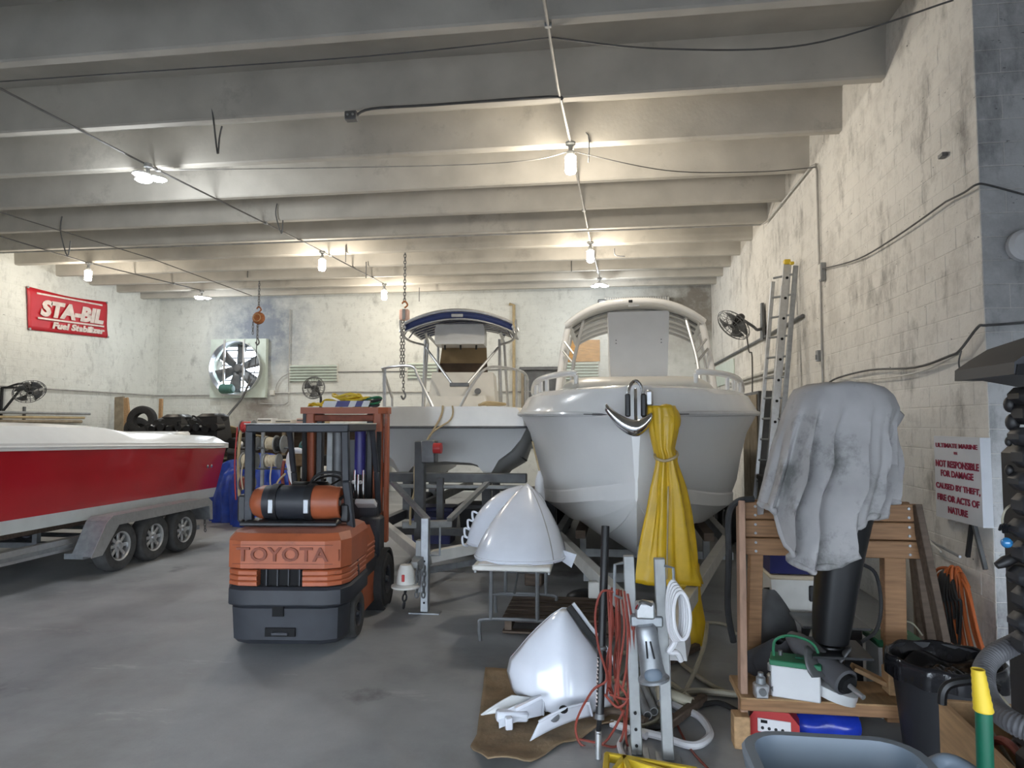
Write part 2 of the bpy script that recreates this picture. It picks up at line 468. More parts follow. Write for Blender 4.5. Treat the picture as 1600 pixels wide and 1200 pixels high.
def put_text(name, txt, size, mat, parent, loc, xdir, ydir, bold=0.0, shear=0.0, width=None, height=None, ext=0.002, space=1.0):
    me = text_mesh(txt, size, ext, bold, shear, space)
    xs = [v.co.x for v in me.vertices]; ys = [v.co.y for v in me.vertices]
    cx, cy = (min(xs) + max(xs)) / 2, (min(ys) + max(ys)) / 2
    sx = width / (max(xs) - min(xs)) if width else 1; sy = height / (max(ys) - min(ys)) if height else (sx if width else 1)
    X = Vector(xdir).normalized(); Y = Vector(ydir).normalized(); Z = X.cross(Y)
    o0 = ORG.get(parent.name, Vector())
    for v in me.vertices:
        v.co = Vector(loc) + X * ((v.co.x - cx) * sx) + Y * ((v.co.y - cy) * sy) + Z * v.co.z - o0
    me.materials.clear(); me.materials.append(M(mat))
    o = bpy.data.objects.new(name, me); COL.objects.link(o); o.parent = parent; ORG[o.name] = o0.copy()
    return o
# ------------------------------------------------------------------ the building
def slab(name, pieces, mat):
    mb = MB()
    for lo, hi in pieces:
        lo, hi = Vector(lo), Vector(hi)
        mb.box((lo + hi) / 2, hi - lo)
    return struct(mb.build(name, mat, smooth=False))
wall_front_blocker = slab('wall_front_blocker', [((LX - .3, FY - .3, 2.75), (RX2 + .3, FY, ZS)), ((LX - .3, FY - .3, 0), (-9.5, FY, 2.75)), ((5.6, FY - .3, 0), (RX2 + .3, FY, 2.75))], 'mortar')  # added out of view; low door header keeps daylight off the near beams
floor = slab('floor', [((LX - .3, FY - .3, -0.2), (RX2 + .3, BY + .3, 0))], 'concrete_floor')
ground = slab('ground', [((-50, -70, -0.24), (45, FY - .3, -0.02))], 'low_bounce_ground')  # added out of view, dark so less daylight bounces up to the beams
ceiling = slab('ceiling', [((LX - .3, FY, ZS), (RX2 + .3, BY + .3, ZS + 0.25))], 'soffit_concrete')
BEAM_Y = [-2.9, -1.6, -0.25, 1.1, 2.4, 3.75, 5.1, 6.22, 7.80, 9.18, 10.6, 11.97, 13.27, 14.52, 15.78, 16.95, 18.02, 19.05]
bm0 = None
for yb in BEAM_Y:
    xr = WX if yb > PIER else RX2
    mb = MB()
    sec = [(-0.0, ZB + .02), (0.02, ZB), (0.13, ZB), (0.15, ZB + .02), (0.20, ZS + .02), (-0.05, ZS + .02)]
    mb.loft([[Vector((LX, yb + a, z)) for a, z in sec], [Vector((xr, yb + a, z)) for a, z in sec]])
    mb.build('beam', 'beam_concrete', ceiling, smooth=False)
wall_left = slab('wall_left', [((LX - .3, FY, 0), (LX, BY + .3, ZS))], 'whitewash_back')
HX0, HX1, HZ0, HZ1 = -11.98, -10.58, 3.06, 4.46          # opening behind the extractor fan
wall_back = slab('wall_back', [((LX - .3, BY, 0), (HX0, BY + .3, ZS)), ((HX1, BY, 0), (WX + .3, BY + .3, ZS)),
                               ((HX0, BY, 0), (HX1, BY + .3, HZ0)), ((HX0, BY, HZ1), (HX1, BY + .3, ZS))], 'whitewash_back')
wall_right = slab('wall_right', [((WX, PIER, 0), (WX + .3, BY + .3, ZS)), ((WX + .3, PIER, 0), (RX2 + .3, PIER + .3, ZS)),
                                 ((RX2, FY, 0), (RX2 + .3, PIER, ZS))], 'whitewash_right')
# painted concrete blocks: every wall is laid in running bond, each block proud of its joint
def block_mesh(w, h, t, mat, axis):
    mb = MB(); e = 0.006
    # local: u along the wall, n out of the wall, z up
    pts = [(-w / 2, 0, -h / 2), (w / 2, 0, -h / 2), (w / 2, 0, h / 2), (-w / 2, 0, h / 2),
           (-w / 2 + e, t, -h / 2 + e), (w / 2 - e, t, -h / 2 + e), (w / 2 - e, t, h / 2 - e), (-w / 2 + e, t, h / 2 - e)]
    return pts, [(4, 5, 6, 7), (0, 1, 5, 4), (1, 2, 6, 5), (2, 3, 7, 6), (3, 0, 4, 7)]
def lay_blocks(wall, mat, origin, udir, ndir, length, z1, score, skip=None, limit=300):
    origin, udir, ndir = Vector(origin), Vector(udir), Vector(ndir)
    W0, H0, J = 0.40, 0.20, 0.005
    o0 = ORG[wall.name]
    cells = []
    nz = int(z1 / H0)
    for r in range(nz):
        u = -(0.2 if r % 2 else 0.0)
        while u < length - 0.02:
            a, b = max(u, 0), min(u + W0, length)
            if b - a > 0.05:
                c = origin + udir * ((a + b) / 2) + Vector((0, 0, (r + .5) * H0))
                if not (skip and skip(c)): cells.append((score(c), c, b - a))
            u += W0
    cells.sort(key=lambda k: k[0])
    meshes = {}; rest = MB(); rnd = random.Random(3)
    for i, (sc, c, w) in enumerate(cells):
        t = rnd.choice((0.0025, 0.003, 0.0042))
        pts, fs = block_mesh(w - J, H0 - J, t, mat, 0)
        if i < limit:
            key = (round(w, 2), t)
            if key not in meshes:
                me = bpy.data.meshes.new('block')
                me.from_pydata([tuple(udir * p[0] + ndir * p[1] + Vector((0, 0, p[2]))) for p in pts], [], fs)
                bm = bmesh.new(); bm.from_mesh(me)
                for f in bm.faces:
                    pass
                bm.normal_update()
                if bm.faces[:][0].normal.dot(ndir) < 0: bmesh.ops.reverse_faces(bm, faces=bm.faces[:])
                bm.to_mesh(me); bm.free()
                me.materials.append(M(mat)); meshes[key] = me
            o = bpy.data.objects.new('block', meshes[key]); COL.objects.link(o); o.parent = wall
            o.location = c - o0
        else:
            rest.add([c + udir * p[0] + ndir * p[1] + Vector((0, 0, p[2])) for p in pts], fs)
    if rest.v:
        rest.build('blockwork', mat, wall, smooth=False, fix=False, kind='stuff')
        o = wall.children[-1]
lay_blocks(wall_right, 'whitewash_right', (WX, PIER, 0), (0, 1, 0), (-1, 0, 0), BY - PIER, ZS, lambda c: c.y + (0 if c.z > 0.9 else 6))
lay_blocks(wall_right, 'whitewash_pier_shaded', (WX, PIER, 0), (1, 0, 0), (0, -1, 0), 1.6, ZS, lambda c: c.x, limit=60)
lay_blocks(wall_back, 'whitewash_back', (LX, BY, 0), (1, 0, 0), (0, -1, 0), WX - LX, 6.4, lambda c: abs(c.z - 4.6) * 1.2 + abs(c.x + 7.5) * 0.55,
           skip=lambda c: HX0 - .1 < c.x < HX1 + .1 and HZ0 - .05 < c.z < HZ1 + .05)
lay_blocks(wall_left, 'whitewash_back', (LX, 8.0, 0), (0, 1, 0), (1, 0, 0), BY - 8.0, 6.4, lambda c: abs(c.z - 3.6) * 1.2 + abs(c.y - 16.5) * .8)
# ------------------------------------------------------------------ lamps
def lamp_light(name, loc, energy, col, parent, size=0.09):
    l = bpy.data.lights.new(name, 'POINT'); l.energy = energy; l.color = col; l.shadow_soft_size = size
    o = bpy.data.objects.new(name, l); COL.objects.link(o); o.parent = parent; o.location = Vector(loc) - ORG[parent.name]
def bulb_lamp(x, y, ztop, label, energy=300, scale=1.0):
    t = thing('bulb_lamp', (x, y, ztop), label, 'lamp', 'corn bulb lamps under the beams')
    MB().lathe([(0.07, 0), (0.07, -0.03), (0.03, -0.05), (0.03, -0.11), (0.055, -0.13), (0.055, -0.18), (0.045, -0.185)], (x, y, ztop), n=16).build('lamp_holder', 'galv_dull', t)
    s = scale
    MB().lathe([(0.045 * s, -0.185), (0.075 * s, -0.20), (0.078 * s, -0.40 * s), (0.06 * s, -0.43 * s), (0.001, -0.435 * s)], (x, y, ztop), n=16).build('bulb', 'bulb_warm', t)
    lamp_light('bulb_light', (x, y, ztop - 0.52), energy, (1.0, 0.90, 0.76), t)
def flood_lamp(x, y, ztop, label, energy=300, n=3, drop=0.18):
    t = thing('flood_lamp', (x, y, ztop), label, 'lamp', 'three-headed flood lamps under the beams')
    MB().lathe([(0.06, 0), (0.06, -0.05), (0.025, -0.07), (0.025, -drop), (0.001, -drop - .01)], (x, y, ztop), n=12).build('lamp_holder', 'galv_dull', t)
    for k in range(n):
        a = 2 * PI * k / n + 0.5
        c = Vector((x + math.cos(a) * .14, y + math.sin(a) * .14, ztop - drop - .02))
        h = MB().lathe([(0.001, 0.05), (0.05, 0.045), (0.12, 0.01), (0.12, -0.012), (0.11, -0.012)], c, n=18).build('lamp_head', 'white_plastic', t)
        MB().lathe([(0.108, -0.014), (0.09, -0.03), (0.001, -0.034)], c, n=18).build('diffuser', 'bulb_cool', h)
    lamp_light('flood_light', (x, y, ztop - drop - .17), energy, (0.93, 0.97, 1.0), t, 0.16)
bulb_lamp(-0.40, 9.05, 5.86, 'bright bulb lamp hanging nearest, above the covered motor and the white boats', 75, 1.0)
bulb_lamp(-0.22, 14.2, 5.86, 'bulb lamp hanging behind the nearest one, above the hardtop boat', 70)
bulb_lamp(-6.14, 14.2, 5.86, 'bulb lamp hanging over the forklift, right of the extractor fan', 75)
bulb_lamp(-5.9, 17.8, 5.86, 'bulb lamp hanging beside the chain hoist near the blue canopy', 60)
bulb_lamp(-12.1, 14.5, 5.86, 'bulb lamp hanging just above the red banner', 45)
flood_lamp(-6.6, 9.0, 5.86, 'three-headed cool flood lamp hanging over the red boat, largest of the flood lamps', 75)
flood_lamp(-11.4, 18.0, 5.86, 'small flood lamp hanging above the extractor fan', 40)
flood_lamp(-0.04, 17.75, 5.86, 'small flood lamp hanging above the air curtain over the hardtop boat', 50)

# ------------------------------------------------------------------ conduits and wiring overhead
def pipe(name, pts, r, mat, label, cat='conduit', sub=1, clips=None, group=None, n=8):
    pts = smooth_pts(pts, sub) if sub > 1 else [Vector(p) for p in pts]
    if not clips:
        o = MB().tube(pts, r, n).build(name, mat); return tag(o, label, cat, group)
    t = thing(name, pts[0], label, cat, group)
    MB().tube(pts, r, n).build('tube', mat, t)
    for c in clips: MB().box(c[0], c[1], bev=0.006).build('clip', 'galv_dull', t)
    return t
def run_y(pts, step=2.7):
    out = []
    for y in BEAM_Y:
        for a, b in zip(pts[:-1], pts[1:]):
            if a[1] <= y < b[1]:
                f = (y - a[1]) / (b[1] - a[1]); out.append(((a[0] + (b[0] - a[0]) * f, y + .08, ZB - .02), (.07, .05, .04)))
    return out[::2]
c1 = [(-0.50, 5.2, 5.86), (-0.47, 7.5, 5.86), (-0.40, 9.05, 5.86), (-0.22, 14.2, 5.86), (-0.04, 17.75, 5.86)]
pipe('ceiling_conduit', c1, 0.016, 'conduit', 'grey conduit under the beams linking the lamps over the hardtop boat', clips=run_y(c1))
c2 = [(-6.85, 5.5, 5.86), (-6.65, 8.9, 5.86), (-6.14, 14.2, 5.86), (-5.9, 17.8, 5.86)]
pipe('ceiling_conduit', c2, 0.014, 'conduit_dark', 'dark conduit under the beams running over the red boat and forklift', clips=run_y(c2))
c3 = [(-12.3, 8.2, 5.86), (-12.1, 14.5, 5.86), (-11.4, 18.0, 5.86)]
pipe('ceiling_conduit', c3, 0.014, 'conduit_dark', 'dark conduit under the beams running just above the red banner', clips=run_y(c3))
c4 = [(-11.0, 7.7, 5.81), (-10.2, 14.1, 5.81), (-10.25, 18.7, 5.81)]
pipe('ceiling_conduit', c4, 0.011, 'conduit_dark', 'thin dark conduit under the beams ending above the extractor fan')
pipe('cross_conduit', [(LX + .02, 13.24, 5.82), (-6, 13.24, 5.82), (3.02, 13.24, 5.82), (3.10, 13.10, 5.84), (3.11, 10.4, 5.86), (3.115, 10.2, 5.82), (3.115, 10.14, 5.7), (3.115, 10.16, 4.30)], 0.017, 'conduit',
     'long conduit crossing the room below one beam and turning down the right wall')
b = thing('wall_junction_box', PX(1285, 425, 3.13), 'small steel box on the right wall joining the vertical conduit', 'junction box')
p = PX(1285, 425, 3.11)
MB().box(p, (.07, .10, .26), bev=.008).build('box_body', 'galv_dull', b)
MB().box(p + Vector((-.04, 0, 0)), (.012, .085, .22), bev=.003).build('cover_plate', 'conduit_white', b)
pipe('wall_conduit', [(3.125, 10.16, 4.1), (3.125, 10.17, 2.4), (3.125, 10.2, 1.1)], 0.015, 'conduit', 'vertical conduit running down the right wall behind the covered motor')
b = thing('light_switch', PX(1278, 560, 3.13), 'grey switch box on the right wall beside the vertical conduit', 'switch')
p = PX(1279, 556, 3.11)
MB().box(p, (.06, .09, .16), bev=.006).build('box_body', 'galv_dull', b)
MB().box(p + Vector((-.035, 0, -.02)), (.014, .05, .07), bev=.003).build('switch_plate', 'steel_dark', b)
pipe('dark_feed_cable', [(-0.44, 7.75, 5.83), (-0.6, 7.72, 5.86), (-2.0, 7.74, 5.86), (-2.75, 7.74, 5.86), (-2.95, 7.74, 5.78)], 0.016, 'conduit_dark', 'short dark cable along a beam ending in a small box', sub=5)
b = thing('ceiling_outlet_box', (-3.0, 7.72, 5.74), 'small dark outlet box hanging under a beam above the blue canopy boat', 'junction box')
MB().box((-3.0, 7.74, 5.78), (.15, .10, .11), bev=.01).build('box_body', 'steel_dark', b)
for dx in (-.03, .035): MB().cyl((-3.0 + dx, 7.685, 5.78), (-3.0 + dx, 7.672, 5.78), .014, n=8).build('socket', 'galv_dull', b)
pipe('overhead_cable', [PX(1490, 0, 3.12), (2.0, 6.75, 5.74), (0.6, 6.6, 5.72), (-0.47, 6.5, 5.86)], 0.009, 'conduit_dark', 'thin sagging cable from the lamp conduit to the top of the right wall', sub=8)
pipe('overhead_cable', [(-0.47, 6.5, 5.86), (-2.3, 6.35, 5.72), (-5, 6.4, 5.76), (-9, 6.4, 5.78)], 0.007, 'conduit_dark', 'thin cable along the nearest beam edge at the upper left', sub=8)
pipe('overhead_wire', [(-0.38, 9.05, 5.74), (0.9, 9.35, 5.52), (2.2, 9.9, 5.64), (3.1, 10.16, 5.76)], 0.007, 'conduit_dark', 'pale drooping wire from the nearest bulb lamp to the right wall', sub=8)
pipe('overhead_wire', [(-0.42, 9.05, 5.74), (-1.0, 9.0, 5.62), (-2.5, 9.1, 5.66), (-6.5, 9.0, 5.76)], 0.007, 'conduit', 'drooping wire strung between the nearest bulb lamp and the large flood lamp', sub=8)
def hook(pts, label, r=0.012):
    pipe('ceiling_hanger', pts, r, 'steel_dark', label, 'hanger', sub=4, n=6)
p = PY(334, 138, 7.80); q = PY(340, 240, 7.80)
hook([p, p + Vector((-.03, 0, -.2)), p + Vector((.0, 0, -.35)), q, q + Vector((.02, 0, .2)), q + Vector((.05, .0, .35))], 'bent steel hanger dangling from the dark beam at the upper left', .011)
p = PY(433, 318, 11.9); q = PY(440, 365, 11.9)
hook([p, p + Vector((-.02, 0, -.22)), q, q + Vector((.02, 0, .25))], 'bent steel hanger dangling from a beam above the forklift')
p = PY(97, 338, 11.9); q = PY(105, 400, 11.9)
hook([p, p + Vector((-.02, 0, -.3)), q, q + Vector((.06, 0, .3))], 'bent steel hanger dangling from a beam left of the flood lamp')
hook([(-0.32, 9.2, 6.05), (-0.16, 9.17, 6.0), (-0.16, 9.17, 5.62)], 'short steel rod hanging beside the nearest bulb lamp', .01)
for px, py, Y, ln, lb in [(387, 425, 16.9, .3, 'thin steel rod hanging from a beam right of the banner lamp'), (540, 400, 14.5, .28, 'thin steel rod hanging from a beam right of the forklift lamp'),
                      (572, 425, 15.7, .3, 'thin steel rod hanging from a beam left of the hoist lamp'), (893, 415, 16.9, .3, 'thin steel rod hanging from a beam above the hardtop boat'),
                      (655, 463, 18.6, .3, 'thin steel rod hanging from a beam right of the chain hoist')]:
    c = PY(px, py, Y); hook([c + Vector((0, 0, .25)), c, c + Vector((0, 0, -ln / 2))], lb, .012)
p = PY(960, 388, 14.4)
hook([p, p + Vector((.02, 0, -.15)), p + Vector((.22, 0, -.18))], 'small bent wire hanger right of the second bulb lamp', .012)

# ------------------------------------------------------------------ back wall fittings
def extractor_fan():
    c = Vector((-11.28, 19.93, 3.76))
    t = thing('extractor_fan', (c.x, BY, 2.86), 'large square extractor fan with dark blades set in the back wall', 'fan')
    S = 0.92; r = 0.80
    # square panel with a round hole
    n = 48; mb = MB(); vs = []; fs = []
    for k in range(n):
        a = 2 * PI * k / n; ca, sa = math.cos(a), math.sin(a); m = S / max(abs(ca), abs(sa))
        for yy in (-.10, 0.06):
            vs.append((c.x + ca * r, c.y + yy, c.z + sa * r)); vs.append((c.x + ca * m, c.y + yy, c.z + sa * m))
    for k in range(n):
        i, j = k * 4, ((k + 1) % n) * 4
        fs += [(i, i + 1, j + 1, j), (i + 1, i + 3, j + 3, j + 1), (i + 2, j + 2, j + 3, i + 3), (i, j, j + 2, i + 2)]
    mb.add(vs, fs).build('housing', 'panel_mint', t, ang=30)
    MB().lathe([(r, -.02), (r + .03, -.22), (r + .05, -.22), (r + .02, 0)], c + Vector((0, -.10, 0)), (0, 1, 0), 48, True).build('shroud', 'alu', t)
    for k in range(6):
        a = 2 * PI * k / 6 + .35
        u = Vector((math.cos(a), 0, math.sin(a))); w = Vector((-math.sin(a), 0, math.cos(a)))
        def blade(s, q, u=u, w=w):
            rr = .14 + s * (r - .2); tw = (q - .5) * (0.22 + .16 * s)
            return c + u * rr + w * tw + Vector((0, -.06 + (q - .5) * .10, 0))
        MB().grid(6, 4, blade).build('blade', 'steel_dark', t, thick=.012)
    MB().lathe([(.001, -.16), (.10, -.15), (.15, -.10), (.15, .02), (.001, .03)], c, (0, 1, 0), 20).build('hub', 'steel_dark', t)
    for sx in (-.34, .30):
        MB().bar(c + Vector((sx, -.30, -.88)), c + Vector((sx, -.30, .88)), .05, .05).build('support_bar', 'alu', t)
    MB().bar(c + Vector((-.42, -.30, -.84)), c + Vector((.42, -.30, -.84)), .06, .05).build('motor_bracket', 'alu', t)
    m = MB().lathe([(.001, -.24), (.12, -.22), (.15, -.17), (.15, .15), (.10, .2), (.001, .21)], c + Vector((-.15, -.42, -.66)), (1, 0, 0), 18)
    m.build('motor', 'motor_green', t)
    for k in range(6):
        z = HZ0 + .12 + k * .235
        MB().box((c.x, BY + .12, z), (1.42, .16, .03), rot=(R(18), 0, 0)).build('louver', 'steel_dark', t)
extractor_fan()
def louver_vent(p0, p1, n, label, y=BY):
    t = thing('louver_vent', ((p0[0] + p1[0]) / 2, y, p0[1]), label, 'vent', 'louvered vents in the back wall')
    x0, z0 = p0; x1, z1 = p1
    MB().box(((x0 + x1) / 2, y - .012, (z0 + z1) / 2), (x1 - x0, .02, z1 - z0)).build('backing', 'conduit_white', t)
    for k in range(n):
        z = z0 + (k + .5) * (z1 - z0) / n
        MB().box(((x0 + x1) / 2, y - .05, z), (x1 - x0, .10, .022), rot=(R(32), 0, 0)).build('slat', 'panel_mint', t)
    for x in (x0, x1): MB().box((x, y - .03, (z0 + z1) / 2), (.04, .06, z1 - z0 + .04)).build('side_frame', 'conduit_white', t)
louver_vent((-9.62, 3.33), (-8.08, 3.86), 6, 'wide louvered vent on the back wall above the pedestal fan')
louver_vent((-5.85, 3.38), (-4.9, 3.90), 5, 'louvered vent on the back wall behind the blue canopy boat')
louver_vent((-1.05, 3.32), (-.1, 3.84), 6, 'bright louvered vent on the back wall seen through the hardtop boat windows')
o = MB().box((-0.55, BY - .03, 4.17), (1.0, .04, .64), bev=.006).build('plywood_panel', 'plywood'); tag(o, 'orange plywood panel on the back wall seen through the hardtop boat windshield', 'panel')
# air curtain above the hardtop boat
t = thing('air_curtain', (1.0, BY, 5.35), 'long ribbed ventilation box high on the back wall above the hardtop boat', 'vent box')
MB().box((1.0, 19.78, 5.52), (1.85, .42, .30), bev=.02).build('housing', 'white_soft', t)
for k in range(26): MB().box((.16 + k * .067, 19.555, 5.54), (.022, .03, .22)).build('fin', 'galv_dull', t)
MB().box((0.03, 19.75, 5.44), (.26, .4, .36), bev=.03).build('end_cap', 'steel_dark', t)
# dark recess boarded over
t = thing('boarded_opening', (-1.85, BY, 1.3), 'weathered grey board in a dark frame on the back wall left of the hardtop boat', 'board')
MB().box((-1.8, 19.97, 2.45), (1.0, .03, 2.3)).build('board', 'frame_grey', t)
MB().box((-1.8, 19.94, 3.66), (1.25, .10, .10), bev=.01).build('lintel', 'steel_dark', t)
MB().box((-2.33, 19.94, 2.45), (.08, .08, 2.3)).build('frame_post', 'wood_grey', t)
MB().box((-1.27, 19.94, 2.45), (.08, .08, 2.3)).build('frame_post', 'wood_grey', t)
t = thing('grey_board', (1.9, BY, 2.6), 'dark grey board on the back wall right of the raised hatch', 'board')
MB().box((1.9, 19.96, 2.85), (1.6, .05, .75), bev=.01).build('board', 'frame_grey', t)
MB().box((1.9, 19.93, 3.25), (1.65, .08, .06), bev=.01).build('top_rail', 'steel_dark', t)
# conduits along the walls
pipe('wall_pipe', [(LX + .06, 12.5, 2.92), (LX + .06, 19.9, 2.92), (LX + .1, 19.94, 2.92), (-12.25, 19.95, 2.92)], .02, 'conduit', 'thin pipe along the left wall to the extractor fan', 'pipe')
pipe('wall_pipe', [(-10.28, 19.95, 2.98), (-8, 19.95, 3.0), (-4, 19.95, 2.98), (2.9, 19.95, 2.98)], .02, 'conduit', 'thin pipe along the back wall right of the extractor fan', 'pipe')
pipe('wall_pipe', [(-8.1, 19.96, 3.62), (-4, 19.96, 3.62), (-2.3, 19.96, 3.66)], .012, 'conduit_dark', 'thin dark wire along the back wall behind the blue canopy', 'wire')
pipe('wall_pipe', [(-9.65, 19.95, 5.6), (-9.65, 19.95, 3.4), (-9.65, 19.95, 2.7), (-9.8, 19.95, 2.62), (-10.6, 19.95, 2.66)], .016, 'conduit', 'vertical conduit on the back wall right of the extractor fan', 'conduit')
pipe('wall_pipe', [(-9.63, 19.94, 3.6), (-9.9, 19.94, 3.45), (-10.05, 19.94, 3.2), (-10.05, 19.94, 3.0)], .014, 'conduit', 'curved cable on the back wall beside the extractor fan', 'cable', sub=5)
o = MB().box((-10.17, 19.93, 2.99), (.14, .10, .16), bev=.01).build('junction_box', 'conduit_white'); tag(o, 'small white box on the back wall right of the extractor fan', 'junction box')
p = PY(803, 475, 19.93)
pipe('drain_pipe', [(p.x - .14, p.y, p.z), (p.x, p.y, p.z - .03), (p.x, p.y, 4.6), (p.x, p.y, 2.3)], .045, 'tan', 'rusty vertical pipe on the back wall between the two white boats', 'pipe')
# ropes and chain hoists
def chain(name, p0, p1, r, mat, parent=None, label=None, link=0.09):
    p0, p1 = Vector(p0), Vector(p1); n = max(2, int((p1 - p0).length / (link * .8))); mb = MB(); d = (p1 - p0).normalized()
    for k in range(n):
        c = p0.lerp(p1, (k + .5) / n); a = k % 2
        u = Vector((1, 0, 0)) if a else Vector((0, 1, 0))
        ring = [c + d * (math.cos(2 * PI * j / 10) * link * .55) + u * (math.sin(2 * PI * j / 10) * link * .30) for j in range(10)]
        mb.tube(ring, r, 5, closed=True)
    o = mb.build(name, mat, parent)
    if label: tag(o, label, 'chain')
    return o
def hoist(x, y, z, label, chain_to, mat, disc=True):
    t = thing('chain_hoist', (x, y, z), label, 'chain hoist')
    chain('suspension_chain', (x, y, ZS), (x, y, z + .30), .012, 'steel_dark', t)
    MB().tube(smooth_pts([(x, y, z + .16), (x + .07, y, z + .23), (x, y, z + .32), (x - .06, y, z + .26)], 5), .02, 8).build('hook', 'rust', t)
    if disc:
        MB().lathe([(.001, -.09), (.13, -.08), (.17, -.03), (.17, .04), (.12, .09), (.001, .10)], (x, y, z), (0, 1, 0), 20).build('gear_case', mat, t)
        MB().lathe([(.10, -.11), (.115, -.09), (.085, -.085)], (x, y, z), (0, 1, 0), 20, True).build('rim', 'wood_pale', t)
    else:
        MB().box((x, y, z), (.22, .16, .26), bev=.03).build('gear_case', mat, t)
        MB().box((x + .01, y - .09, z), (.07, .02, .24)).build('brake_plate', 'steel_dark', t)
    for dx, z1 in chain_to:
        chain('hand_chain', (x + dx, y, z - .1), (x + dx, y, z1), .010, 'steel_dark', t)
    b = MB().tube(smooth_pts([(x + chain_to[0][0], y, chain_to[0][1]), (x + .05 + chain_to[0][0], y, chain_to[0][1] - .12), (x + chain_to[0][0], y, chain_to[0][1] - .2), (x - .05 + chain_to[0][0], y, chain_to[0][1] - .12)], 5), .022, 8)
    b.build('load_hook', 'steel_dark', t)
p = PY(404, 497, 17.6)
hoist(p.x, p.y, p.z, 'rusty round chain hoist hanging in front of the extractor fan', [(-.02, p.z - .55), (-.16, p.z - .45)], 'rust')
p = PY(632, 492, 15.0)
hoist(p.x, p.y, p.z, 'pale chain hoist with a long dark chain left of the blue canopy', [(-.01, PY(632, 610, 15).z), (-.07, PY(632, 590, 15).z)], 'skin_pink', False)
def cage_fan(c, axis, r, label, mount, nbl=4, mat='steel_dark'):
    c = Vector(c); ax = Vector(axis).normalized(); u = ax.cross(Vector((0, 0, 1))).normalized(); w = u.cross(ax)
    t = thing('wall_fan', c, label, 'fan')
    mb = MB()
    for rr, d in ((1, 0), (.93, .05), (.93, -.05), (.55, .085), (.55, -.085), (.2, .1)):
        mb.tube([c + ax * d * r * 1.8 + (u * math.cos(a) + w * math.sin(a)) * r * rr for a in [2 * PI * k / 28 for k in range(28)]], .007, 5, closed=True)
    for k in range(20):
        a = 2 * PI * k / 20; q = u * math.cos(a) + w * math.sin(a)
        mb.tube([c + ax * .1 * r * 1.8 + q * r * .12, c + ax * .075 * r * 1.8 + q * r * .7, c + q * r, c - ax * .075 * r * 1.8 + q * r * .7, c - ax * .1 * r * 1.8 + q * r * .15], .004, 4)
    mb.build('guard', mat, t)
    for k in range(nbl):
        a = 2 * PI * k / nbl + .4
        def bl(s, q, a=a):
            an = a + (q - .5) * (0.55 + .5 * s); rr = r * (.1 + .75 * s)
            return c + (u * math.cos(an) + w * math.sin(an)) * rr + ax * (q - .5) * .07
        MB().grid(5, 4, bl).build('blade', 'frame_grey', t, thick=.006)
    MB().lathe([(.001, -.30), (.06, -.29), (.09, -.22), (.09, -.08), (.04, 0), (.04, .06), (.001, .07)], c, ax, 16).build('motor', 'black_metal', t)
    if mount:
        for nm, pts, rad, mm in mount:
            MB().tube(smooth_pts(pts, 4), rad, 8).build(nm, mm, t)
    return t
c = PX(1146, 508, 2.55)
cage_fan(c, (-.66, -.34, -.67), .36, 'cage fan on an arm high on the right wall beside the ladder',
         [('arm', [c + Vector((.22, .1, .1)), c + Vector((.4, .12, -.02)), (3.0, c.y, c.z - .1), (3.14, c.y, c.z - .05)], .03, 'steel_dark'),
          ('cord', [c + Vector((.25, .1, 0)), c + Vector((.3, .1, -.5)), c + Vector((.36, .1, -.62)), c + Vector((.34, .1, -1.7))], .014, 'conduit_dark')])
o = MB().plate([(3.12, c.y - .12, c.z - .3), (3.12, c.y + .12, c.z - .3), (3.12, c.y + .05, c.z + .42), (3.12, c.y - .05, c.z + .42)], (-.05, 0, 0)).build('mounting_wedge', 'steel_dark', bpy.data.objects['wall_fan'])
c = PY(490, 606, 17.5)
cage_fan(c, (.1, -.98, .15), .31, 'grey pedestal fan on a pole in front of the wide louvered vent',
         [('neck', [c + Vector((0, .22, 0)), c + Vector((.12, .2, -.25)), c + Vector((.12, .2, -.5)), c + Vector((.12, .2, -1.2))], .035, 'black_metal'),
          ('pole', [c + Vector((.12, .2, -1.2)), (c.x + .12, c.y + .2, .02)], .02, 'steel_dark')], 3)
MB().lathe([(.001, .03), (.24, .02), (.25, 0), (.001, 0)], (c.x + .12, c.y + .2, 0), n=20).build('base', 'black_metal', bpy.data.objects['wall_fan.001'])
c = PX(46, 612, -13.35)
cage_fan(c, (.66, -.36, -.66), .34, 'cage fan on a black bracket on the left wall under the banner', [('arm', [c, c + Vector((-.3, .1, .2)), (LX + .02, c.y + .1, c.z + .1)], .025, 'black_metal')])
fan3 = bpy.data.objects['wall_fan.002']
q = Vector((LX, c.y, c.z + .1))
MB().bar(q + Vector((.02, 0, 0)), q + Vector((.02, 0, -.75)), .05, .05).build('bracket_post', 'black_metal', fan3)
MB().bar(q + Vector((.02, 0, 0)), q + Vector((.75, 0, 0)), .05, .05).build('bracket_arm', 'black_metal', fan3)
MB().bar(q + Vector((.03, 0, -.6)), q + Vector((.55, 0, 0)), .04, .04).build('bracket_brace', 'black_metal', fan3)
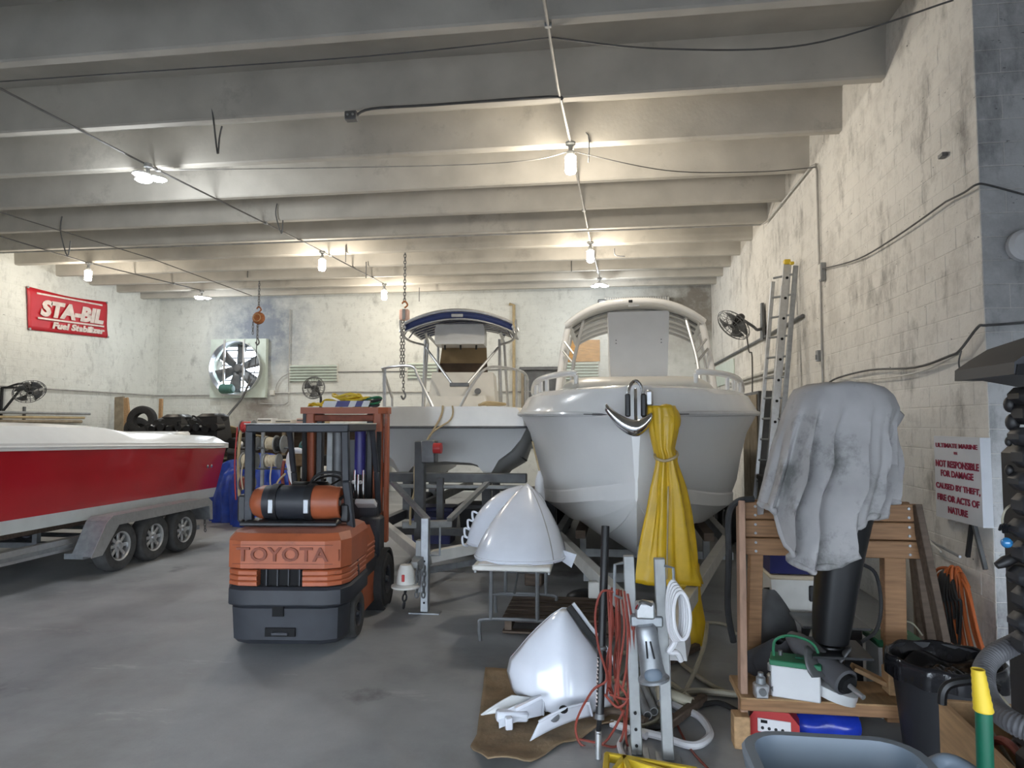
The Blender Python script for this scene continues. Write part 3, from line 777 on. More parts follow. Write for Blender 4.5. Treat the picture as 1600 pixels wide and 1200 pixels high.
# red banner
t = thing('banner', PX(104, 525, LX + .1), 'red vinyl banner with big white lettering high on the left wall', 'banner')
A, B, C, D = PX(40, 447, LX + .02), PX(166, 472, LX + .02), PX(168, 528, LX + .02), PX(43, 515, LX + .02)
def bn(s, q):
    p = A.lerp(B, s).lerp(D.lerp(C, s), q); return p + Vector((.02 + .015 * math.sin(s * 9 + q * 3) + .01 * math.sin(q * 7), 0, -.05 * math.sin(PI * s) * (1 - q)))
MB().grid(24, 10, bn).build('cloth', 'banner_red', t, thick=.004)
u = (B - A).normalized(); dn = (D - A).normalized(); up = -dn
def bp(s, q, off=.052): p = A.lerp(B, s).lerp(D.lerp(C, s), q); return p + Vector((off, 0, -.03 * math.sin(PI * s) * (1 - q)))
wid = (B - A).length; hei = (D - A).length
put_text('large_lettering', 'STA-BIL', .5, 'banner_white', t, bp(.53, .43), bp(.9, .42) - bp(.1, .42), up, .03, .25, wid * .80, hei * .40)
put_text('small_lettering', 'Fuel Stabilizer', .2, 'banner_white', t, bp(.60, .83), bp(.9, .83) - bp(.1, .83), up, .012, .25, wid * .68, hei * .17)
for q, s0, s1 in ((.115, .1, .92), (.70, .1, .93)):
    MB().bar(bp(s0, q), bp(s1, q), .012, .045, up=up).build('stripe', 'banner_white', t)
for s, q in ((.01, .02), (.99, .02), (.01, .98), (.99, .98)):
    MB().cyl(bp(s, q, .03), bp(s, q, .055), .03, n=10).build('grommet', 'galv_dull', t)
# pipes stored on left wall brackets
for k, (z, y1, mt, nm, w) in enumerate([(2.30, 16.9, 'galv_dull', 'steel pipe', .035), (2.19, 16.7, 'tan', 'tan pipe', .035), (2.09, 16.6, 'wood_grey', 'grey plank', .045)]):
    o = MB().tube([(LX + .2, 11.5, z), (LX + .2, y1, z)], w, 10).build('stored_' + nm.replace(' ', '_'), mt); tag(o, ['steel pipe lying topmost on the left wall bracket', 'tan pipe lying middle on the left wall bracket', 'grey wooden pole lying lowest on the left wall bracket'][k], 'pipe')
t = thing('wall_bracket', (LX, 14.95, 1.7), 'small bracket on the left wall holding the stored pipes', 'bracket')
MB().bar((LX + .03, 14.95, 1.7), (LX + .03, 14.95, 2.45), .05, .05).build('post', 'steel_dark', t)
MB().bar((LX + .03, 14.95, 2.02), (LX + .36, 14.95, 2.02), .04, .04).build('arm', 'steel_dark', t)
MB().bar((LX + .03, 14.95, 1.75), (LX + .3, 14.95, 2.0), .03, .03).build('brace', 'steel_dark', t)
# ---- right wall pipes, window, sign
pipe('wall_pipe', [(3.11, 19.9, 3.68), (3.11, 13.2, 3.70), (3.11, 11.0, 3.72)], .03, 'steel_dark', 'upper pipe along the right wall behind the cage fan', 'pipe')
pipe('wall_pipe', [(3.10, 17.2, 3.03), (3.10, 12.0, 3.03)], .045, 'conduit_white', 'lower pale pipe along the right wall behind the ladder', 'pipe')
pipe('wall_pipe', [(3.11, 17.2, 2.93), (3.11, 12.0, 2.93)], .025, 'conduit', 'thin pipe below the pale pipe on the right wall', 'pipe')
t = MB().box((WX - .02, 18.0, 3.32), (.03, 2.6, .56), bev=.006).build('door_1', 'panel_mint', smooth=False); struct(t)
t = thing('grey_cabinet', (3.0, 12.7, 0), 'dark grey cabinet against the right wall behind the ladder', 'cabinet')
MB().box((2.95, 13.3, 1.32), (.34, 1.3, 2.62), bev=.01).build('body', 'frame_grey', t)
for y in (13.0, 13.62): MB().box((2.77, y, 1.32), (.03, .58, 2.5), bev=.008).build('door', 'wood_grey', t)
o = MB().tube(smooth_pts([PX(1285, 420, 3.1), PX(1340, 405, 3.1), PX(1400, 370, 3.1), PX(1478, 315, 3.1)], 5), .009, 6).build('wall_cable', 'conduit_dark'); tag(o, 'thin cable sloping up the right wall to the pier', 'cable')
o = MB().tube(smooth_pts([PX(1292, 600, 3.1), PX(1310, 590, 3.09), PX(1360, 578, 3.09), PX(1430, 574, 3.08), PX(1484, 556, 3.08), PX(1500, 547, 3.08), (3.09, 6.05, 2.84), (3.12, 5.99, 2.85), (3.3, PIER - .05, 2.86), (3.9, PIER - .05, 2.9)], 5), .012, 6).build('wall_cable', 'conduit_dark'); tag(o, 'dark wavy cable on the right wall just above the covered motor', 'cable')
o = MB().tube(smooth_pts([PX(1310, 592, 3.1), PX(1370, 592, 3.1), PX(1440, 580, 3.1), PX(1500, 552, 3.1)], 5), .008, 6).build('wall_cable', 'conduit_white'); tag(o, 'pale thin cable sagging on the right wall above the covered motor', 'cable')
o = MB().tube(smooth_pts([PX(1478, 315, 3.1), (3.10, 6.2, 4.03), (3.10, 6.0, 4.03), (3.2, PIER - .03, 4.03), PY(1600, 304, PIER - .03)], 5), .009, 6).build('wall_cable', 'conduit_dark'); tag(o, 'thin cable crossing the dark pier at the right edge', 'cable')
o = MB().tube(smooth_pts([PX(1502, 548, 3.07), PX(1498, 568, 3.05), PX(1505, 584, 3.05), PX(1524, 578, 3.06), PX(1535, 555, 3.07)], 6), .007, 6).build('cable_loop', 'conduit_dark'); tag(o, 'loose black cable loop on the right wall above the sign', 'cable')
p = PY(1597, 385, PIER - .02)
t = thing('wall_alarm', p, 'round white alarm unit on the dark pier at the right edge', 'alarm')
MB().lathe([(.13, 0), (.13, -.05), (.10, -.08), (.001, -.085)], p, (0, 1, 0), 24).build('housing', 'white_plastic', t)
MB().lathe([(.03, -.085), (.03, -.10), (.001, -.10)], p, (0, 1, 0), 12).build('sensor', 'black_plastic', t)
o = MB().box(PX(1473, 243, 3.12), (.05, .09, .04), bev=.006).build('wall_anchor', 'steel_dark'); tag(o, 'small dark anchor stub high on the right wall', 'anchor')
# sign
t = thing('warning_sign', (3.12, 6.4, 1.15), 'white board sign with red capitals on the right wall by the pier', 'sign')
A, B, C, D = Vector((3.06, 6.80, 1.93)), Vector((3.06, 6.02, 1.93)), Vector((3.06, 6.02, 1.20)), Vector((3.06, 6.80, 1.19))
MB().plate([A, B, C, D], (.08, 0, 0)).build('board', 'sign_white', t, smooth=False)
rows = [('ULTIMATE MARINE', .11, .055, .90), ('IS', .195, .03, .07), ('NOT RESPONSIBLE', .335, .085, .93), ('FOR DAMAGE', .45, .08, .70), ('CAUSED BY THEFT,', .615, .085, .95), ('FIRE OR ACTS OF', .75, .08, .90), ('NATURE', .885, .08, .42)]
for txt, q, h, w in rows:
    put_text('lettering', txt, .1, 'sign_red', t, A.lerp(B, .5).lerp(D.lerp(C, .5), q) + Vector((-.003, 0, 0)), (0, -1, 0), (0, 0, 1), .003, 0, .78 * w, .74 * h)
# ------------------------------------------------------------------ boats
def interp(tab, y):
    for a, b in zip(tab[:-1], tab[1:]):
        if y <= b[0]:
            f = max(0, (y - a[0]) / (b[0] - a[0])); return [p + (q - p) * f for p, q in zip(a, b)]
    return list(tab[-1])
def spline_table(tab, sub=4):
    n = len(tab); out = []
    for i in range(n - 1):
        a, b, c, d = tab[max(i - 1, 0)], tab[i], tab[i + 1], tab[min(i + 2, n - 1)]
        for k in range(sub):
            t = k / sub
            out.append([0.5 * (2 * B + (C - A) * t + (2 * A - 5 * B + 4 * C - D) * t * t + (3 * B - A - 3 * C + D) * t ** 3) for A, B, C, D in zip(a, b, c, d)])
    out.append(list(tab[-1])); return out
def mirror_ring(half, y):     # half = keel..sheer as (x, z); open section from port sheer to starboard sheer
    return [Vector((-x, y, z)) for x, z in half[::-1]] + [Vector((x, y, z)) for x, z in half[1:]]
def T(x, y, z=0, rz=0): return Matrix.Translation((x, y, z)) @ Matrix.Rotation(rz, 4, 'Z')
def wheel(c, ax, r, w, parent, tyre='black_rubber', rim='alu', spokes=8, rimr=.56):
    c = Vector(c); ax = Vector(ax).normalized()
    prof = [(r * rimr, -w * .42), (r * .72, -w * .5), (r * .9, -w * .48), (r * .97, -w * .36), (r, -w * .2), (r, w * .2), (r * .97, w * .36), (r * .9, w * .48), (r * .72, w * .5), (r * rimr, w * .42)]
    ty = MB().lathe(prof, c, ax, 32, True).build('tyre', tyre, parent)
    rr = r * rimr
    rm = MB().lathe([(rr, -w * .42), (rr, w * .42), (rr * 1.04, w * .46), (rr * .94, w * .40), (rr * .90, w * .20), (rr * .88, -w * .40)], c, ax, 28, True).build('rim', rim, parent)
    u = ax.orthogonal().normalized(); v = ax.cross(u)
    mb = MB()
    for k in range(spokes):
        a = 2 * PI * k / spokes; d = u * math.cos(a) + v * math.sin(a)
        mb.bar(c + ax * w * .22 + d * rr * .25, c + ax * w * .22 + d * rr * .93, rr * .26, .03, up=ax, bev=.006)
    mb.lathe([(rr * .42, w * .10), (rr * .40, w * .3), (rr * .26, w * .36), (rr * .22, w * .48), (.001, w * .52)], c, ax, 18)
    mb.build('spoke_disc', rim, parent)
    MB().lathe([(rr * .9, -w * .1), (.001, -w * .1)], c, ax, 20).build('brake_drum', 'black_void', parent)

# ---- red open boat on its trailer
CXR = -8.15
t = thing('red_boat', (CXR, 8, .45), 'long red hull with white deck on a trailer at the left', 'boat')
#       y    keel  xch  zch   xsh   zsh
RT = [(1.2, 1.35, .05, 1.40, .12, 1.92), (2.2, .85, .45, 1.12, .72, 1.88), (3.6, .52, .85, .96, 1.06, 1.83), (5.2, .46, 1.06, .90, 1.19, 1.79), (7.1, .45, 1.12, .89, 1.21, 1.75), (9.5, .45, 1.12, .88, 1.21, 1.69), (11.75, .46, 1.10, .87, 1.19, 1.62)]
RS = spline_table(RT, 5)
top, bot = [], []
for y, zk, xc, zc, xs, zs in RS:
    rk = .16 if y > 11.7 else 0
    def P(x, z): return Vector((CXR + x, y + rk * (z - zc) / .8 if y > 11.7 else y, z))
    top.append([P(xc, zc), P(xc + (xs - xc) * .55, zc + (zs - zc) * .5), P(xs, zs)])
    bot.append([P(0, zk), P(xc * .5, zk + (zc - zk) * .52), P(xc * .52, zk + (zc - zk) * .50), P(xc - .035, zc - .17 * min(1, (zc - zk) / .4)), P(xc, zc)])
mir = lambda r: [Vector((2 * CXR - p.x, p.y, p.z)) for p in r]
mb = MB(); mb.loft(top, closed=False); mb.loft([mir(r) for r in top], closed=False)
hull = mb.build('hull_side', 'red_paint', t, ang=60)
mb = MB(); mb.loft(bot, closed=False); mb.loft([mir(r) for r in bot], closed=False)
mb.build('hull_bottom', 'pale_bottom', t, ang=25)
e0 = bot[-1][:-1] + top[-1]; MB().add(e0 + mir(e0)[::-1][:-1], [tuple(range(len(e0) * 2 - 1))]).build('transom', 'red_paint', t, smooth=False)
mb = MB(); rings = []
for y, zk, xc, zc, xs, zs in RS:
    yy = y + .16 if y > 11.7 else y
    h = .31 if y < 9.4 else .25 - .05 * (y - 9.4) / 2.35
    half = [(0, zs + h + .03), (xs * .55, zs + h), (xs * .80, zs + h * .88), (xs * .97, zs + h * .36), (xs + .035, zs + .06), (xs + .035, zs - .03), (xs - .01, zs - .03)]
    rings.append([Vector((CXR + x, yy, z)) for x, z in half])
mb.loft(rings, closed=False); mb.loft([mir(r) for r in rings], closed=False)
mb.add(rings[-1] + mir(rings[-1])[::-1], [tuple(range(14))])
deck = mb.build('deck', 'white_gel', t, ang=28)
MB().box((CXR + .25, 11.15, 1.85), (1.1, .5, .10), bev=.035).build('stern_hatch', 'white_gel', t)
MB().tube([Vector((CXR + s[4] + .04, s[0], s[5] + .015)) for s in RS], .016, 6).build('rub_rail', 'white_gel', t)
for y in (11.3, 11.42): MB().lathe([(.018, 0), (.03, -.012), (.001, -.02)], (CXR + 1.185, y, 1.28), (-1, 0, 0), 10).build('through_hull_fitting', 'chrome', t)
# trailer
t = thing('boat_trailer', (CXR, 9, 0), 'aluminium triple-axle trailer under the red boat', 'trailer')
for sx in (-1, 1):
    X = CXR + sx * 1.08
    MB().loft([[Vector((X + a, y, z)) for a, z in ((-.05, .36), (.05, .36), (.05, .52), (-.05, .52))] for y in (2.0, 11.4)]).build('frame_rail', 'alu' if sx > 0 else 'galv', t, smooth=False)
    MB().loft([[Vector((X + .05 * 1 + a, y, z)) for a, z in ((-.0, .40), (.02, .40), (.02, .45), (-.0, .45))] for y in (2.0, 8.3)]).build('rail_lip', 'galv', t, smooth=False)
    xf = CXR + sx * 1.40
    pro = [(8.18, .30), (8.42, .72), (8.50, .77), (10.68, .77), (10.76, .73), (10.84, .42)]
    pin = [(10.82, .42), (10.74, .72), (10.66, .75), (8.52, .75), (8.44, .71), (8.22, .30)]
    a = xf - .16; b_ = xf + .16
    mb = MB(); prof = [Vector((0, y, z)) for y, z in pro]
    for (p, q) in zip(prof[:-1], prof[1:]):
        mb.bar(Vector((xf, p.y, p.z)), Vector((xf, q.y, q.z)), .34, .018, up=(0, 0, 1))
    f = mb.build('fender', 'galv', t, smooth=False)
    MB().plate([Vector((xf + sx * .17, y, z)) for y, z in [(8.10, .30), (8.36, .72), (8.48, .80), (10.72, .80), (10.84, .72), (10.86, .42), (10.80, .42), (10.76, .66), (8.60, .66), (8.30, .30)]], (sx * .012, 0, 0)).build('fender_lip', 'alu', f, smooth=False)
    MB().box((CXR + sx * 1.26, 9.48, .30), (.28, 2.6, .07)).build('step_plate', 'galv', t)
    for y in (8.75, 9.48, 10.21):
        wheel((xf, y, .345), (sx, 0, 0), .345, .22, t, 'tyre_worn', 'alu', 8)
for y in (8.75, 9.48, 10.21): MB().cyl((CXR - 1.3, y, .345), (CXR + 1.3, y, .345), .035, n=10).build('axle', 'steel_dark', t)
for y in (3.5, 6.0, 8.3, 11.2): MB().box((CXR, y, .41), (2.1, .09, .07)).build('cross_member', 'galv', t)
for sx in (-.6, .6):
    MB().box((CXR + sx, 8.0, .60), (.12, 6.8, .07), rot=(0, -sx * .4, 0)).build('bunk_board', 'wood_old', t)
    for y in (5.0, 6.5, 8.3, 11.2): MB().box((CXR + sx, y, .50), (.07, .07, .16)).build('bunk_bracket', 'galv', t)
MB().box((CXR + 1.16, 11.3, .46), (.05, .12, .10), bev=.01).build('tail_lamp', 'red_plain', t)
chain('safety_chain', (CXR + 1.12, 11.36, .42), (CXR + 1.12, 11.40, .12), .008, 'steel_dark', t, link=.06)

# ---- twin-hulled white boat with blue canopy
MT = T(-2.30, 9.95, 0, R(6))
t = thing('canopy_boat', MT @ Vector((0, 3, 1.25)), 'white twin-hulled boat with a blue canopy behind the forklift', 'boat')
#      y     xt   zt    xk   zk    xch   zch    xs   zs
CT = [(0.00, .48, 1.42, .64, 1.30, .98, 1.60, 1.25, 2.00), (.30, .46, 1.38, .66, 1.20, 1.10, 1.50, 1.32, 2.02), (.9, .42, 1.34, .68, 1.10, 1.16, 1.42, 1.35, 2.03), (2.2, .40, 1.38, .68, 1.0, 1.17, 1.36, 1.33, 2.03), (6.8, .38, 1.36, .68, .96, 1.17, 1.34, 1.31, 1.95)]
CS = spline_table(CT, 4)
rings = []
for y, xt, zt, xk, zk, xc, zc, xs, zs in CS:
    half = [(0, zt + .05), (xt * .8, zt + .03), (xt, zt), (xk - .06, zk), (xk + .06, zk), (xc * .5 + xk * .5, (zk + zc) / 2 + .04), (xc - .02, zc), (xc + .02, zc + .03), ((xc + xs) / 2 + .03, (zc + zs) / 2), (xs, zs)]
    rings.append(mirror_ring(half, y))
mb = MB(MT); mb.loft(rings, closed=False); n = len(rings[0])
mb.add(rings[-1], [tuple(range(n))])
# front wall closing the blunt bow, bulging forward over the tunnel
ff = [p.copy() for p in rings[0]]
rr1 = [Vector((p.x * .96, p.y - .10 - .06 * (1 - (p.x / 1.2) ** 2), p.z * .97 + .06)) for p in ff]
mb.loft([ff, rr1], closed=False); mb.add(rr1, [tuple(range(n))])
mb.build('hull', 'cat_hull', t, ang=24)
def capring(y, xs, zs, k=0):
    half = [(0, zs + .27), (xs * .75, zs + .27), (xs * .93, zs + .25), (xs + .0, zs + .16), (xs + .03, zs + .02), (xs + .03, zs - .04), (xs - .03, zs - .04)]
    return mirror_ring(half, y)
caps = [capring(-.32, 1.12, 2.02), capring(-.22, 1.22, 2.02), capring(0.02, 1.29, 2.02)] + [capring(s[0], s[7], s[8]) for s in CS[1:]]
mb = MB(MT); mb.loft(caps, closed=False); mb.add(caps[0], [tuple(range(len(caps[0])))]); mb.add(caps[-1], [tuple(range(len(caps[0])))])
mb.build('deck', 'cream_gel', t, ang=30)
MB(MT).tube([(-1.36, .6, 1.99), (-1.33, .1, 1.99), (-1.27, -.2, 1.99), (-1.15, -.335, 1.99), (0, -.345, 1.99), (1.15, -.335, 1.99), (1.27, -.2, 1.99), (1.33, .1, 1.99), (1.36, .6, 1.99)], .02, 6).build('rub_rail', 'frame_grey', t)
for s in (-1, 1):
    MB(MT).tube([Vector((s * (q[7] * .5 + q[5] * .5 + .035), q[0] + .05, (q[8] + q[6]) / 2 + .03)) for q in CS[:10]], .016, 6).build('spray_strake', 'frame_grey', t)
    MB(MT).tube([Vector((s * (q[5] + .01), q[0] + .03, q[6] + .03)) for q in CS[:10]], .018, 6).build('chine_strake', 'frame_grey', t)
# console
def quadbox(y0, y1, w0, w1, z0, z1, dy0=0):
    return [[Vector((-w0, y0, z0)), Vector((w0, y0, z0)), Vector((w0, y1, z0)), Vector((-w0, y1, z0))],
            [Vector((-w1, y0 + dy0, z1)), Vector((w1, y0 + dy0, z1)), Vector((w1, y1, z1)), Vector((-w1, y1, z1))]]
con = MB(MT).loft(quadbox(2.0, 3.4, .64, .56, 2.15, 2.98, .25)).build('console', 'cream_gel', t, ang=20)
MB(MT).loft(quadbox(1.55, 2.1, .5, .46, 2.25, 2.52, .06)).build('console_seat', 'cream_gel', t, ang=20)
MB(MT).lathe([(.001, -.012), (.05, -.01), (.06, 0)], (.30, 2.02, 2.62), (0, 1, -.3), 14).build('horn_vent', 'steel_dark', con)
ws = MB(MT).loft([[Vector((-.46, 2.35, 2.98)), Vector((.46, 2.35, 2.98)), Vector((.46, 2.37, 2.98)), Vector((-.46, 2.37, 2.98))], [Vector((-.44, 2.42, 3.16)), Vector((.44, 2.42, 3.16)), Vector((.44, 2.44, 3.16)), Vector((-.44, 2.44, 3.16))]])
ws.build('windshield_band', 'smoked_dark', t, smooth=False)
MB(MT).loft([[Vector((-.44, 2.42, 3.16)), Vector((.44, 2.42, 3.16)), Vector((.44, 2.44, 3.16)), Vector((-.44, 2.44, 3.16))], [Vector((-.42, 2.58, 3.48)), Vector((.42, 2.58, 3.48)), Vector((.42, 2.60, 3.48)), Vector((-.42, 2.60, 3.48))]]).build('windshield', 'smoked', t, smooth=False)
# tower frame
def rod(a, b, r=.026, nm='frame_tube', mat='alu', tt=None, mm=None): return MB(mm or MT).tube([a, b] if not isinstance(a, list) else smooth_pts(a, 5), r, 8).build(nm, mat, tt or t)
for s in (-1, 1):
    rod((s * .72, 2.2, 2.28), (s * .68, 2.2, 3.58)); rod((s * .82, 2.9, 2.28), (s * .74, 2.9, 3.60)); rod((s * .62, 3.5, 2.28), (s * .62, 3.5, 3.60))
    rod((s * .12, 1.75, 2.72), (s * .66, 2.15, 3.42), .024)
    rod((s * .68, 2.2, 3.72), (s * .74, 2.9, 3.60)); rod((s * .74, 2.9, 3.75), (s * .62, 3.5, 3.60))
    rod([(s * 1.0, 1.45, 3.82), (s * 1.0, 1.6, 3.62), (s * .92, 1.9, 3.52), (s * .7, 2.2, 3.48)], 0, .02)
    for k in range(3): rod((s * (1.04 - .06 * k), 1.6 + .12 * k, 3.64 - .04 * k), (s * (.98 - .1 * k), 1.7 + .14 * k, 3.80), .013, 'rod_holder_bar')
MB(MT).box((0, 1.72, 2.72), (.34, .06, .07), bev=.01).build('frame_clamp', 'steel_dark', t)
# canopy
def can(s, q):
    x = (s - .5) * 1.98 * (1 - .06 * (1 - q)); y = 1.38 + q * 2.3 + .16 * (2 * s - 1) ** 2 * (1 - q)
    return MT @ Vector((x, y, 3.99 - .20 * (2 * s - 1) ** 2 - .05 * (1 - q)))
cn = MB().grid(17, 12, can).build('canopy', 'navy_canvas', t, thick=.03)
MB().tube([can(k / 16, 0) + Vector((0, 0, .045)) for k in range(17)], .03, 8).build('canopy_front_tube', 'alu', t)
MB().tube([can(k / 16, 0) + Vector((0, .02, -.10)) for k in range(17)], .016, 8).build('canopy_lower_tube', 'alu', t)
MB().grid(17, 3, lambda s, q: can(s, 0) + Vector((0, .01, .03 - .12 * q))).build('canopy_skirt', 'navy_canvas', t, thick=.012)
for k in range(7):
    q = .12 + k * .14
    MB().tube([can(j / 16, q) + Vector((0, 0, -.04)) for j in range(17)], .013, 6).build('canopy_bow', 'alu', t)
for s in (0, 1): MB().tube([can(s, k / 10) + Vector((0, 0, -.02)) for k in range(11)], .024, 8).build('canopy_side_tube', 'alu', t)
MB(MT).box((0, 1.30, 3.88), (.20, .02, .055), bev=.008).build('maker_plate', 'alu', t)
MB(MT).loft([[Vector((-.44 * a, y, z)) for a, z in ((1, 3.48), (.96, 3.44))] + [Vector((.44 * a, y, z)) for a, z in ((.96, 3.44), (1, 3.48), (1, 3.70), (.94, 3.79))] + [Vector((-.44 * .94, y, 3.79)), Vector((-.44, y, 3.70))] for y in (1.72, 2.35)]).build('storage_box', 'grey_gel', t, ang=25)
for x in (-.28, 0, .28): MB(MT).cyl((x, 1.9, 3.44), (x, 1.9, 3.36), .018, n=8).build('spreader_light', 'black_plastic', t)
# bow rails
for s in (-1, 1):
    pts = [(s * .20, -.12, 2.28), (s * .42, .05, 2.70), (s * .62, .2, 2.90), (s * 1.02, .9, 2.92), (s * 1.16, 1.7, 2.90), (s * 1.2, 2.3, 2.84)]
    if s < 0: pts = [(s * .20, -.12, 2.28), (s * .46, .1, 2.76), (s * .58, .2, 2.92), (s * 1.05, .5, 2.92), (s * 1.18, 1.0, 2.9), (s * 1.2, 1.8, 2.5)]
    rod(pts, 0, .022, 'bow_rail')
    for k, (x, y, z) in enumerate(pts[3:]): rod((x, y, z), (x, y + .02, 2.28), .018, 'rail_post')
MB(MT).tube(smooth_pts([(.5, -.05, 2.32), (.6, 0, 2.36), (.85, .1, 2.34), (.8, .2, 2.33), (.5, .15, 2.33)], 5, True), .02, 6, closed=True).build('mooring_line', 'tan', t)
# stand frame and trailer of the twin hull boat
t = thing('bow_trailer', (-2.1, 9.2, 0), 'grey steel trailer frame with V tongue under the canopy boat', 'trailer')
Y0 = 9.45
def st(px, py, Y=Y0): return PY(px, py, Y)
zc_ = st(700, 746).z
MB().box((st(705, 746).x, Y0, zc_), (2.15, .14, .13), bev=.01).build('cross_beam', 'frame_grey', t)
MB().box((st(720, 750).x, Y0 - .06, zc_ - .12), (1.9, .08, .05), bev=.006).build('cross_angle', 'galv_dull', t)
MB().bar(st(612, 752), st(668, 812, 8.4), .07, .05).build('brace', 'galv', t)
MB().bar(st(764, 752), st(702, 812, 8.4), .07, .05).build('brace', 'galv_dull', t)
MB().box((st(673, 700).x, 8.9, (st(673, 690, 8.9).z + .5) / 2), (.13, .13, st(673, 690, 8.9).z - .5), bev=.008).build('winch_post', 'frame_grey', t)
w = MB().box((st(673, 705, 8.9).x, 8.84, st(673, 705, 8.9).z), (.19, .2, .30), bev=.015).build('winch', 'steel_dark', t)
MB().cyl((st(680, 700, 8.8).x, 8.72, st(680, 700, 8.8).z), (st(692, 700, 8.8).x, 8.72, st(692, 700, 8.8).z), .07, n=14).build('winch_drum', 'red_plain', w)
MB().box((st(691, 700).x, 9.35, (zc_ + .5) / 2), (.09, .09, zc_ - .5)).build('rear_post', 'frame_grey', t)
MB().bar(G(628, 820, .70), G(706, 818, .70), .12, .09, bev=.006).build('tongue_plate', 'galv_dull', t)
A = Vector((-1.98, 7.45, .55))
MB().bar(A, Vector((-3.15, 9.6, .58)), .09, .13, bev=.006).build('tongue_beam', 'white_soft', t)
MB().bar(A, Vector((-0.85, 9.0, .58)), .09, .13, bev=.006).build('tongue_beam', 'white_soft', t)
MB().bar(A + Vector((0, .1, -.16)), Vector((-.85, 8.95, .40)), .05, .07).build('lower_rail', 'galv', t)
for sx in (-3.2, -1.0):
    MB().bar((sx, 9.2, .58), (sx, 16.5, .58), .10, .14).build('frame_rail', 'frame_grey', t)
    for y in (13.3, 14.2): wheel((sx + (-.28 if sx < -2 else .28), y, .34), (1 if sx > -2 else -1, 0, 0), .34, .2, t)
for y in (9.3, 12.0, 15.5): MB().box((-2.1, y, .55), (2.2, .09, .10)).build('cross_member', 'frame_grey', t)
for y in (10.8, 13.5):
    for sx in (-3.05, -1.75): MB().box((sx - (y - 9.9) * .1, y, .86), (.14, .14, .72)).build('bunk_post', 'frame_grey', t)
for sx in (-3.05, -1.75): MB().bar((sx, 10.2, 1.2), (sx - .55, 15.4, .96), .14, .07).build('bunk_board', 'wood_old', t)
MB().bar(G(645, 762, 1.0), st(700, 762), .05, .04).build('light_bar', 'galv_dull', t)
cp = MB().loft([[A + Vector((x, y, z)) for x, z in ((-w, -h), (w, -h), (w * .8, h), (-w * .8, h))] for y, w, h in ((.15, .09, .07), (-.1, .08, .075), (-.32, .06, .05), (-.38, .04, .03))]).build('coupler', 'galv_dull', t, ang=30)
# tongue jack with post
J = G(664, 958)
t = thing('trailer_jack', J, 'galvanised square jack post with holes at the canopy boat trailer tongue', 'jack')
MB().box(J + Vector((0, 0, .52)), (.085, .085, 1.0), bev=.006).build('post', 'galv', t)
MB().box(J + Vector((0, 0, .008)), (.34, .12, .016), bev=.003).build('foot_plate', 'galv', t)
MB().box(J + Vector((-.07, .02, .50)), (.06, .10, .55)).build('slide_bracket', 'galv_dull', t)
for k in range(5): MB().cyl(J + Vector((0, -.0425, .12 + .11 * k)), J + Vector((0, -.046, .12 + .11 * k)), .012, n=8).build('pin_hole', 'black_void', t)
MB().tube([J + Vector((.05, 0, .92)), J + Vector((.16, 0, .92)), J + Vector((.16, 0, .62)), J + Vector((.05, 0, .62))], .012, 6).build('handle', 'galv', t)
c = G(634, 905, .42)
t = thing('tow_light', c, 'pale rounded tow light hanging on a chain beside the forklift front wheel', 'light')
MB().lathe([(.001, .16), (.06, .15), (.09, .08), (.10, -.04), (.15, -.06), (.15, -.08), (.001, -.085)], c, n=18).build('housing', 'white_soft', t)
MB().box(c + Vector((0, -.095, .03)), (.03, .02, .07), bev=.004).build('red_mark', 'red_plain', t)
chain('lower_chain', c + Vector((0, 0, -.08)), c + Vector((-.02, 0, -.30)), .011, 'black_metal', t, link=.07)
for k, dx in enumerate((.13, .20)): chain('side_chain', c + Vector((dx, 0, .14)), c + Vector((dx - .01, 0, -.18)), .010, 'steel_dark', t, link=.06)
MB().tube([c + Vector((0, 0, .15)), A + Vector((-.05, -.2, .05)), A + Vector((0, 0, -.05))], .012, 6).build('hanger', 'steel_dark', t)
# mooring ropes hanging down
o = MB().tube(smooth_pts([MT @ Vector((-.02, -.36, 2.3)), MT @ Vector((-.06, -.42, 2.1)), PY(651, 720, 9.3), PY(648, 765, 8.9), PY(642, 790, 8.9), PY(641, 820, 8.7)], 6), .015, 6).build('rope', 'tan'); tag(o, 'pale rope hanging from the canopy boat bow, left of the winch post', 'rope')
o = MB().tube(smooth_pts([MT @ Vector((.12, -.36, 2.3)), MT @ Vector((.10, -.42, 2.1)), PY(666, 690, 9.1), PY(663, 780, 9.0), PY(662, 810, 8.9)], 6), .012, 6).build('rope', 'tan'); tag(o, 'thin rope hanging from the canopy boat bow along the winch post', 'rope')
# ---- large white hardtop boat
MH = T(.33, 6.85, 0, R(-2.6))
t = thing('hardtop_boat', MH @ Vector((0, 4, .4)), 'large white hardtop boat on a trailer with its bow facing forward', 'boat')
